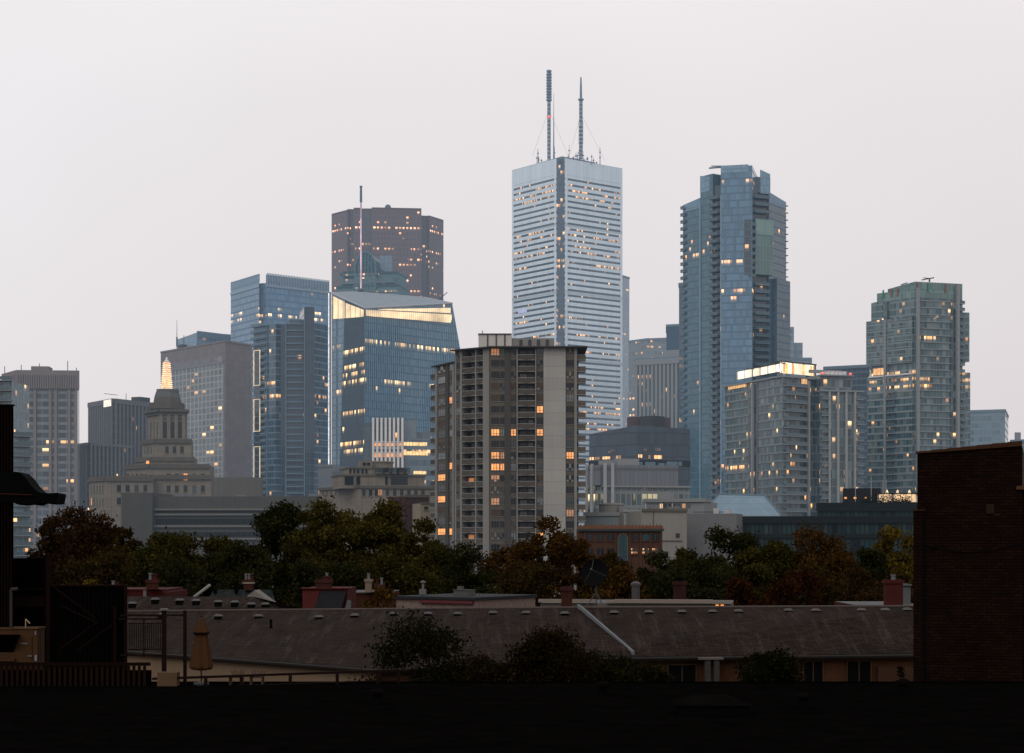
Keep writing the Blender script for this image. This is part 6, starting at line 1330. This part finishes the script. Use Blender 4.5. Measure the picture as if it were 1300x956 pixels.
def dark_structure():
    T = thing('steel_stair_tower', 'black corrugated steel stair tower with flared eave at the left edge', 'steel structure', (-20, 66, 0))
    D = 66; zr = 0
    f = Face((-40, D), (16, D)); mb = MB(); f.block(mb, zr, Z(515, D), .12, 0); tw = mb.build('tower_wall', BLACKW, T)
    mb = MB(); f.box(mb, 0, f.L + .05, Z(515, D), Z(513.5, D), -.16, .1); mb.build('cap', RUST, tw)
    many('corrugation', tw, [((lambda mb, u=f.L - .05 - .11 * i: f.box(mb, u - .03, u + .02, zr, Z(516, D), .005, .05)), RUST) for i in range(11)])
    # flared eave
    pts = [(0, 598), (20, 599), (25, 599.5), (32, 606), (40, 617), (47, 623.5), (53, 626), (62, 626), (73, 625.5), (73.5, 628), (71, 639), (60, 639.5), (50, 638), (43, 641), (36, 639), (24, 641), (14, 637), (0, 637)]
    mb = MB(); Df = 64.6; fr = [P(x, y, Df) for x, y in pts]; bk = [P(x, y, Df) + Vector((-.15, 1.8, 0)) for x, y in pts]; k = len(pts)
    mb.poly(fr[::-1]); mb.poly(bk)
    for i in range(k): j = (i + 1) % k; mb.poly((fr[i], fr[j], bk[j], bk[i]))
    mb.build('eave', plain('green_black_copper', (.0012, .0018, .0016), .9, .3, spec=.02), T)
    mb = MB(); mb.tube(P(0, 627, 64.5), P(40, 628.5, 64.5), .03, n=5); mb.build('eave_trim', plain('dark_red_trim', (.02, .004, .003), .7), T)
    # lower part: black sheet standing in for the dark interior
    g_ = Face((16, D + 1.2), (62, D + 1.2)); mb = MB(); g_.block(mb, zr, Z(709, D), .15, 0); mb.build('lower_wall', BLACKW, T)
    mb = MB(); g_.pbox(mb, 15, 57, 747, 749, .02, .12); g_.pbox(mb, 17, 57, 757, 770, .02, .06); mb.build('cross_beam', RUST, T)
    mb = MB(); f2 = Face((58, D), (63, D)); f2.box(mb, 0, f2.L, zr, Z(703, D), -.15, 0); mb.build('post', RUST, T)
    mb = MB(); a = P(14, 750, D - .5); mb.tube((a.x, a.y, Z(797, D)), (a.x, a.y, Z(748, D)), .055, n=8); mb.tube((a.x, a.y, Z(748, D)), (a.x + .25, a.y, Z(747, D)), .07, n=8); mb.build('vent_pipe', plain('grey_pipe', (.03, .026, .024), .6), T)
    mb = MB(); mb.tube(P(32.5, 786, D - .2), P(38, 791.5, D - .2), .025, n=5); mb.tube(P(32.5, 786, D - .2), P(32.5, 797, D - .2), .02, n=5); mb.build('bracket', plain('brass_bracket', (.3, .22, .14), .5), T)
    # corrugated screen with braces
    T2 = thing('corrugated_screen', 'black corrugated metal screen wall with diagonal steel braces', 'screen wall', (-17, 66.5, RZ)); D = 66.4; zr = RZ
    s = Face((63, D), (161.5, D)); u1 = s.L; mb = MB(); n = 34; zt = Z(744.5, D)
    for i in range(n):
        a, b = u1 * i / n, u1 * (i + 1) / n; m_ = (a + b) / 2
        mb.poly((s.pt(a, zr, 0), s.pt(m_, zr, .07 * (i % 2 * 2 - 1) + 0), s.pt(m_, zt, .07 * (i % 2 * 2 - 1)), s.pt(a, zt, 0))); mb.poly((s.pt(m_, zr, .07 * (i % 2 * 2 - 1)), s.pt(b, zr, 0), s.pt(b, zt, 0), s.pt(m_, zt, .07 * (i % 2 * 2 - 1))))
    mb.build('sheet', plain('black_corrugated', (.0026, .0018, .0016), .9, .3, spec=.02), T2)
    mb = MB(); s.box(mb, 0, u1, zt, zt + .07, -.1, .1); mb.build('top_rail', RUST, T2)
    for px, yt in ((63.5, 744), (147, 770), (160.5, 744)): mb = MB(); s.box(mb, s.u(px) - .06, s.u(px) + .06, zr, Z(yt, D), .11, .2); mb.build('post', RUST, T2)
    for a, b in (((64, 742), (121, 785)), ((80, 770), (124, 791)), ((76, 824), (124, 790)), ((98, 826), (144, 792))): mb = MB(); mb.tube(P(*a, D - .25), P(*b, D - .25), .025, n=6); mb.build('brace', plain('brace_steel', (.0055, .003, .0026), .9) if 'brace_steel' not in bpy.data.materials else bpy.data.materials['brace_steel'], T2)
    # near balustrade of brown pickets
    T3 = thing('picket_balustrade', 'dark brown slatted balustrade in the bottom left corner', 'balustrade', (-17, 65.4, RZ)); D = 65.4
    q = Face((-10, D), (191, D)); zt = Z(841, D); mb = MB(); q.box(mb, 0, q.L, zt - .12, zt, -.05, .08); mb.build('top_rail', RUST, T3)
    pk = plain('brown_picket', (.0075, .0036, .0026), .9, .4, 3, spec=.05)
    many('picket', T3, [((lambda mb, u=.1 + i * .2: q.box(mb, u, u + .11, zr, zt - .13, -.02, .03)), pk) for i in range(int(q.L / .2))])
    mb = MB(); q.box(mb, 0, q.L, zr, zt - .3, -.2, -.1); mb.build('backing_board', BLACKW, T3)
dark_structure()

def cooling_unit():
    D = 65.75; T = thing('cooling_unit', 'tan metal air handling unit with black intake hood at left edge', 'air unit', (*XY(22, 66.2), RZ))
    tan = plain('tan_sheet_metal', (.045, .022, .010), .7, .2, .8); f = Face((-14, D), (47.5, D)); zt = Z(798.5, D)
    mb = MB(); f.block(mb, RZ + .002, zt, 1.0, 0); bd = mb.build('cabinet', tan, T)
    mb = MB(); f.box(mb, 0, f.L + .04, zt, zt + .05, -1.05, .05); mb.build('lid', plain('tan_lid', (.075, .042, .022), .6, .2), T)
    mb = MB(); u0, ua, ub = 0, f.u(26), f.u(17); mb.hexa([f.pt(u0, Z(828, D), .01), f.pt(ub, Z(828, D), .01), f.pt(ub, Z(828, D), .0), f.pt(u0, Z(828, D), .0), f.pt(u0, Z(805.5, D), .55), f.pt(ua, Z(805.5, D), .55), f.pt(ua, Z(805.5, D), 0), f.pt(u0, Z(805.5, D), 0)]); mb.build('intake_hood', BLACKW, T)
    mb = MB(); f.pbox(mb, -14, 20, 835.5, 839, .01, .2, ref=5); mb.build('base_tray', tan, T)
    mb = MB(); f.pbox(mb, 26, 35, 816, 817.8, .01, .03); f.pbox(mb, 35.5, 41, 832, 833.5, .01, .06); mb.build('handle', METAL_D, bd)
    mb = MB(); f.pbox(mb, 44.2, 47, 831.5, 839, .01, .03); f.pbox(mb, 44.5, 46, 801, 806, .01, .03); mb.build('rating_label', plain('grey_label', (.13, .14, .17), .6), bd)
    mb = MB(); f.pbox(mb, 40.7, 41.2, 808, 838, .005, .02); mb.build('door_seam', RUST, bd)
cooling_unit()

def pergola():
    T = thing('pergola', 'brown timber posts and beam with slatted rail beside the folded umbrella', 'pergola', (*XY(205, 66), RZ)); D = 66.1
    wd = plain('dark_red_timber', (.0075, .0036, .003), .9, .35, 2, spec=.05); f = Face((152, D), (238, D))
    for px, w_, yt, yb in ((208, 5.5, 775, 858), (234.5, 4, 775, 857)):
        mb = MB(); f.box(mb, f.u(px - w_ / 2), f.u(px + w_ / 2), RZ, Z(yt, D), -.12, 0); p_ = mb.build('post', wd, T)
        if px < 220:
            mb = MB(); f.box(mb, f.u(px - 4.5), f.u(px + 4.5), Z(yt, D) + .002, Z(yt - 2.5, D), -.2, .08); mb.build('post_cap', plain('grey_post_cap', (.10, .10, .10), .6), p_)
    mb = MB(); f.pbox(mb, 152, 204.6, 780, 782.5, -.1, -.02); f.pbox(mb, 211.4, 232, 780, 782.2, -.1, -.02); mb.build('beam', wd, T)
    mb = MB(); many('rail', T, [((lambda mb, q=q: f.pbox(mb, *q)), wd) for q in ((150, 204.6, 785, 787, -.09, -.03), (162, 204.6, 790.5, 791.8, -.08, -.04), (162, 204.6, 824, 825.5, -.08, -.04), (152, 204.6, 831, 833, -.09, -.03))])
    many('baluster', T, [((lambda mb, px=163.5 + i * 2.35: f.box(mb, f.u(px) - .012, f.u(px) + .012, Z(824, D), Z(791.8, D), -.07, -.05)), BLK) for i in range(18)])
    mb = MB(); f.pbox(mb, 181.5, 183, 786, 834, -.1, -.02); mb.build('mid_post', wd, T)
    mb = MB(); f.box(mb, f.u(205), f.u(229.5), RZ + .002, Z(852, D), .2, .8); mb.build('timber_planter', plain('tan_planter', (.075, .047, .027), .8, .2), T)
pergola()

def umbrella():
    D = 66.0; x, y = XY(255.5, D); T = thing('patio_umbrella', 'folded tan patio umbrella standing on the flat roof', 'umbrella', (x, y, RZ))
    cl = plain('tan_canvas', (.042, .0195, .0085), .85, .25, 3); n = 24; mb = MB(); prof = [(.03, 783.2), (.10, 787), (.21, 796), (.28, 802), (.27, 803), (.20, 804.5), (.24, 812), (.30, 825), (.36, 838), (.40, 847), (.33, 850), (.15, 851)]
    rows = []
    for r, py in prof:
        z = Z(py, D); rows.append([(x + r * (1 + .16 * (1 if i % 3 == 0 else -.4) * (.3 if r < .1 else 1)) * math.cos(2 * math.pi * i / n), y + r * (1 + .16 * (1 if i % 3 == 0 else -.4)) * math.sin(2 * math.pi * i / n), z + (.04 * math.sin(i * 2.1) if 830 < py < 849 else 0)) for i in range(n)])
    for k in range(len(rows) - 1):
        for i in range(n): j = (i + 1) % n; mb.poly((rows[k][i], rows[k + 1][i], rows[k + 1][j], rows[k][j]))
    mb.poly(rows[0]); mb.build('canopy', cl, T)
    mb = MB(); mb.lathe((x, y), [(.29, Z(805.2, D)), (.31, Z(804.4, D)), (.29, Z(803.6, D))], 16); mb.build('tie_strap', BLK, T)
    mb = MB(); mb.tube((x, y, RZ), (x, y, Z(783, D)), .025, n=8); mb.lathe((x, y), [(.02, Z(783.5, D)), (.05, Z(782.7, D)), (.015, Z(781.8, D))], 8); mb.build('pole', RUST, T)
    mb = MB(); mb.lathe((x, y), [(.3, RZ + .002), (.3, RZ + .07), (.06, RZ + .12)], 16); mb.build('base', STEEL_D, T)
umbrella()

def deck_rail():
    T = thing('deck_railing', 'brown timber railing running along the flat roof edge below the shingle roof', 'railing', (*XY(350, 64), RZ)); wd = bpy.data.materials['dark_red_timber']
    a, b = P(193, 863.5, 65.3), P(508, 852.5, 66.4); mb = MB(); d = Vector((0, .1, 0)); h = Vector((0, 0, .09)); mb.hexa([tuple(q) for q in (a, b, b + d, a + d, a + h, b + h, b + d + h, a + d + h)]); mb.build('top_rail', wd, T)
    its = []
    for px in (210, 260, 305, 367, 427, 479, 506):
        t_ = (px - 193) / 315; q = a.lerp(b, t_); its.append(((lambda mb, q=q: mb.box(q.x - .06, q.x + .06, q.y + .0, q.y + .1, RZ, q.z - .01)), wd))
    many('post', T, its)
    t2 = Vector((0, 0, -.35)); mb = MB(); mb.hexa([tuple(q + t2) for q in (a + d * .3, b + d * .3, b + d * .8, a + d * .8)] + [tuple(q + t2 + h * .5) for q in (a + d * .3, b + d * .3, b + d * .8, a + d * .8)]); mb.build('lower_rail', wd, T)
    wood = plain('weathered_chair_wood', (.045, .030, .020), .8, .3, 3)
    for px, lab in ((302, 'left wooden slatted deck chair back beside the folded umbrella'), (328, 'right wooden slatted deck chair back further from the folded umbrella')):
        D = 66.4; x, y = XY(px, D); C = thing('deck_chair', lab, 'chair', (x, y, RZ), 'deck chairs on the flat roof')
        for i in range(5): mb = MB(); o = -.2 + i * .1; mb.hexa([(x + o * .8 - .035, y - .15, RZ + .32), (x + o * .8 + .035, y - .15, RZ + .32), (x + o * .8 + .035, y - .12, RZ + .32), (x + o * .8 - .035, y - .12, RZ + .32), (x + o * 1.3 - .035, y + .1, RZ + .50 + .05 * (i % 2)), (x + o * 1.3 + .035, y + .1, RZ + .50 + .05 * (i % 2)), (x + o * 1.3 + .035, y + .13, RZ + .50), (x + o * 1.3 - .035, y + .13, RZ + .50)]); mb.build('back_slat', wood, C)
        mb = MB(); mb.box(x - .25, x + .25, y - .6, y - .13, RZ + .28, RZ + .32); mb.build('seat', wood, C)
        for dx in (-.22, .22):
            for dy in (-.55, -.18): mb = MB(); mb.box(x + dx - .03, x + dx + .03, y + dy - .03, y + dy + .03, RZ, RZ + .278); mb.build('leg', wood, C)
deck_rail()

# ================================================================== trees
def tree(label, px, ytop, D, hw, mat, seed, leaf, dens=4.0, low=.22, kind='tree', shape=1.0, cat='tree', group='trees between the rooftops and the skyline', mass=1.0, lobes=None):
    rg = np.random.default_rng(seed); x, y = XY(px, D); ht = Z(ytop - (4 if D > 140 else 0), D); R_ = hw * D / F
    T = thing(kind, label, cat, (x, y, 0), group)
    zb = ht * low; cz = (zb + ht) / 2; rz = (ht - zb) / 2
    nc = lobes or int(44 * mass)
    # lobe centres on and inside an uneven ellipsoid
    d = rg.normal(size=(nc, 3)); d /= np.linalg.norm(d, axis=1)[:, None]; rad = rg.uniform(.30, .84, nc) ** .6
    c = d * rad[:, None]; c[:, 0] *= R_; c[:, 1] *= R_; c[:, 2] *= rz
    taper = 1 - .35 * shape * np.clip(c[:, 2] / rz, 0, 1) ** 2; c[:, 0] *= taper; c[:, 1] *= taper
    c += np.array([x, y, cz]); lr = rg.uniform(.18, .44, nc) * R_ * 1.0
    top = (c[:, 2] + lr * .7) > ht; c[top, 2] = ht - lr[top] * .7
    R_ *= 1.2; N_ = int(dens * math.pi * R_ * rz / (leaf * leaf * .30)); N_ = min(N_, 30000)
    w_ = lr ** 2; idx = rg.choice(nc, N_, p=w_ / w_.sum())
    dd = rg.normal(size=(N_, 3)); dd /= np.linalg.norm(dd, axis=1)[:, None]; rr = rg.uniform(0.25, 1, N_) ** .5 * (1 + .24 * rg.normal(size=N_))
    p = c[idx] + dd * (rr * lr[idx])[:, None] * np.array([1, 1, .72])
    a = rg.normal(size=(N_, 3)); a /= np.linalg.norm(a, axis=1)[:, None]; b = np.cross(a, rg.normal(size=(N_, 3))); b /= np.linalg.norm(b, axis=1)[:, None]
    s = leaf * rg.uniform(.55, 1.25, N_)[:, None]; a *= s * .72; b *= s * .45
    o = np.array([x, y, 0.0]); V = np.stack([p - a, p + b, p + a, p - b], 1).reshape(-1, 3) - o
    me = bpy.data.meshes.new('crown'); me.vertices.add(4 * N_); me.vertices.foreach_set('co', V.astype(np.float32).ravel())
    me.loops.add(4 * N_); me.loops.foreach_set('vertex_index', np.arange(4 * N_, dtype=np.int32)); me.polygons.add(N_)
    me.polygons.foreach_set('loop_start', np.arange(0, 4 * N_, 4, dtype=np.int32)); me.polygons.foreach_set('loop_total', np.full(N_, 4, dtype=np.int32))
    me.materials.append(mat); me.update(); me.validate(); cr = bpy.data.objects.new('crown', me); COL.objects.link(cr); cr.parent = T
    mb = MB(); r0 = max(.09, R_ * .075); fork = Vector((x, y, zb + rz * .45)); mid = Vector((x + R_ * .03, y, fork.z * .5))
    mb.tube((x, y, 0), mid, r0 * 1.25, r0, 8, cap=False); mb.tube(mid, fork, r0, r0 * .8, 8, cap=False)
    for i in range(min(nc, 14)):
        e = Vector(c[i]); m = fork.lerp(e, .5) + Vector((0, 0, -.06 * R_)); mb.tube(fork, m, r0 * .5, r0 * .3, 6, cap=False); mb.tube(m, e, r0 * .3, r0 * .07, 5, cap=False)
        for q in range(2):
            g = m.lerp(e, .5 + .3 * q); k = g + Vector(rg.normal(size=3)) * lr[i] * .8; mb.tube(g, k, r0 * .13, r0 * .04, 4, cap=False)
    mb.build('trunk', BARK, T); return T
BARK = plain('bark', (.016, .012, .010), .9, .3, 2)
L_DARK = leafmat('leaf_dark_green', (.0050, .0066, .0030), (.0125, .0140, .0048), (.031, .029, .009))
L_NEAR = leafmat('leaf_near_dark', (.0024, .0034, .0015), (.0062, .0070, .0026), (.020, .0165, .0052)); L_NEAB = leafmat('leaf_near_brown', (.0030, .0030, .0015), (.0085, .0066, .0026), (.026, .0150, .0046))
L_OLIV = leafmat('leaf_olive', (.0060, .0075, .0026), (.020, .0195, .0048), (.055, .042, .0085))
L_YELG = leafmat('leaf_yellow_green', (.010, .0105, .0030), (.030, .0265, .0060), (.068, .050, .0095))
L_RUST = leafmat('leaf_rust', (.0080, .0042, .0022), (.019, .0105, .0042), (.042, .021, .0066))
L_ORNG = leafmat('leaf_orange', (.012, .0064, .0024), (.034, .0175, .0045), (.080, .040, .0080))
L_GOLD = leafmat('leaf_gold', (.018, .013, .0030), (.062, .041, .0062), (.105, .072, .011))
L_BRWN = leafmat('leaf_brown_green', (.0065, .0056, .0026), (.018, .0125, .0040), (.044, .027, .0066))
L_DRED = leafmat('leaf_dark_red', (.0068, .0032, .0020), (.019, .0070, .0030), (.042, .015, .0048))
for a in [
    # label, column, top row, distance, half width px, material, seed, leaf size, density, crown base
    ('rust brown tree rising left of the old limestone building', 104, 643, 245, 52, L_RUST, 11, .36, 4.2, .15),
    ('small rust tree between the dark eave and taller rust tree', 62, 654, 225, 30, L_RUST, 12, .34, 4.0, .15),
    ('brown green tree at the foot of the limestone wing', 160, 668, 235, 36, L_BRWN, 13, .36, 4.2, .15),
    ('thin brown tree top just right of the tall rust tree', 142, 659, 262, 24, L_RUST, 113, .36, 3.0, .2),
    ('olive green tree in front of the grey hall stair block', 215, 668, 215, 52, L_OLIV, 14, .34, 4.4, .12),
    ('low olive tree in front of the grey hall windows', 282, 668, 222, 40, L_OLIV, 15, .34, 4.2, .12),
    ('dark green tree covering the right end of the grey hall', 352, 640, 250, 52, L_DARK, 16, .38, 4.6, .12),
    ('dark bush like tree above the slate roofed house', 310, 690, 190, 48, L_DARK, 17, .3, 4.4, .05),
    ('tall yellow green tree left of the stepped limestone building', 430, 624, 240, 46, L_YELG, 18, .36, 4.4, .12),
    ('tall yellow green tree in front of the stepped limestone building', 487, 625, 235, 52, L_YELG, 19, .36, 4.6, .12),
    ('yellow green tree beside the foot of the apartment slab', 541, 648, 228, 32, L_YELG, 20, .34, 4.2, .12),
    ('olive tree joining the dark green and yellow green crowns', 390, 648, 246, 38, L_OLIV, 119, .36, 4.4, .1),
    ('olive brown tree half hidden behind the large dark green tree', 868, 690, 244, 34, L_OLIV, 127, .34, 4.2, .1),
    ('small dark tree in the gap below the yellow green trees', 592, 694, 200, 52, L_DARK, 21, .3, 4.2, .05),
    ('orange brown tree covering the foot of the apartment slab', 690, 656, 215, 44, L_ORNG, 22, .33, 3.6, .2),
    ('smaller orange tree left of the large orange brown one', 640, 692, 205, 42, L_ORNG, 23, .31, 3.8, .1),
    ('orange tree between the apartment slab and brick arch building', 733, 668, 222, 26, L_ORNG, 24, .33, 3.8, .15),
    ('low orange tree behind the satellite dish', 782, 711, 195, 38, L_ORNG, 25, .28, 4.0, .05),
    ('dark tree below the brick arch building', 836, 705, 205, 36, L_DARK, 26, .3, 4.2, .05),
    ('large dark green tree in front of the glass pyramid', 922, 661, 240, 54, L_DARK, 27, .36, 4.6, .1),
    ('small yellow brown tree left of the rust tree crown', 980, 676, 232, 36, L_OLIV, 28, .34, 4.0, .1),
    ('broad rust orange tree in front of the dark terrace building', 1038, 673, 235, 62, L_ORNG, 29, .35, 4.4, .1),
    ('dark green tree between the rust and golden trees', 1098, 690, 215, 32, L_DARK, 30, .31, 4.2, .08),
    ('golden yellow tree beside the dark brick wall', 1140, 670, 225, 42, L_GOLD, 31, .34, 4.2, .1),
    ('dark red tree with bare branches behind the right ridge', 1010, 712, 175, 44, L_DRED, 32, .25, 2.4, .1),
    ('dark red brown tree beside the broad red chimney', 1090, 722, 180, 38, L_RUST, 33, .26, 3.0, .08),
    ('dark red tree right of the dark brick chimney', 935, 728, 172, 34, L_DRED, 34, .25, 3.0, .05),
    ('orange shrub in front of the brick chimney house', 486, 742, 128, 42, L_ORNG, 35, .2, 3.8, .05),
    ('orange shrub against the red side wall', 396, 757, 131, 22, L_ORNG, 36, .19, 3.0, .05),
    ('yellow shrub left of the dark screen top', 84, 728, 165, 26, L_GOLD, 37, .23, 2.6, .05),
    ('yellow shrub above the dark screen wall', 116, 734, 160, 26, L_GOLD, 38, .22, 2.4, .05),
    ('dark tree crown filling the gap behind the screen wall', 120, 690, 180, 60, L_BRWN, 39, .28, 4.4, .05),
    ('dark olive tree crown above the red parapet', 215, 706, 182, 58, L_DARK, 40, .28, 4.4, .05),
    ('dark tree mass behind the red mansard house', 420, 690, 185, 54, L_DARK, 41, .28, 4.4, .05),
    ('olive tree mass behind the flat roof with scalloped cornice', 512, 690, 190, 50, L_OLIV, 42, .28, 4.4, .05),
    ('dark orange tree mass behind the long white ledge', 680, 712, 188, 56, L_BRWN, 43, .28, 4.4, .05),
    ('dark green tree mass behind the dark brick chimney', 880, 700, 195, 54, L_DARK, 44, .28, 4.4, .05),
    ('brown tree mass below the golden yellow tree', 1128, 712, 192, 44, L_BRWN, 45, .28, 4.2, .05),
    ('dark brown tree mass below the broad rust orange tree', 1030, 716, 200, 60, L_BRWN, 46, .28, 4.4, .05),
    ('olive tree filling the gap left of the orange brown tree', 566, 690, 212, 34, L_OLIV, 48, .3, 4.4, .05),
    ('brown tree filling the gap before the brick arch building', 775, 700, 210, 40, L_BRWN, 49, .3, 4.4, .05),
    ('olive tree below the glass pyramid and dark green tree', 945, 684, 220, 42, L_OLIV, 50, .32, 4.4, .05),
    ('deep green tree mass right of the rust tree at left', 272, 700, 200, 46, L_DARK, 47, .29, 4.2, .05),
]: tree(*a[:8], dens=a[8], low=a[9])
for a in [
    ('dark bush in front of the shingle roof, widest of the near shrubs', 538, 779, 84, 88, L_NEAR, 161, .13, 5.2, .1),
    ('near bush with reddish leaves left of the pale flashing', 700, 797, 83, 72, L_NEAB, 62, .13, 4.2, .1),
    ('dark near bush beneath the pale roof flashing', 775, 811, 85, 66, L_NEAR, 63, .13, 4.0, .1),
    ('rounded dark green bush in front of the orange brick wall', 966, 815, 88, 58, L_NEAR, 64, .13, 4.4, .1),
    ('low dark bush between the two wider near shrubs', 616, 810, 82, 44, L_NEAB, 65, .13, 3.8, .1),
    ('small dark shrub top left of the porch posts', 836, 829, 86, 32, L_NEAR, 66, .13, 3.4, .1),
    ('sparse brown twiggy shrub against the dark brick wall', 1152, 800, 82, 18, L_NEAB, 67, .10, .5, .1),
]: tree(*a[:8], dens=a[8], low=a[9], kind='bush', cat='bush', group='bushes in front of the shingle roof', shape=.3)
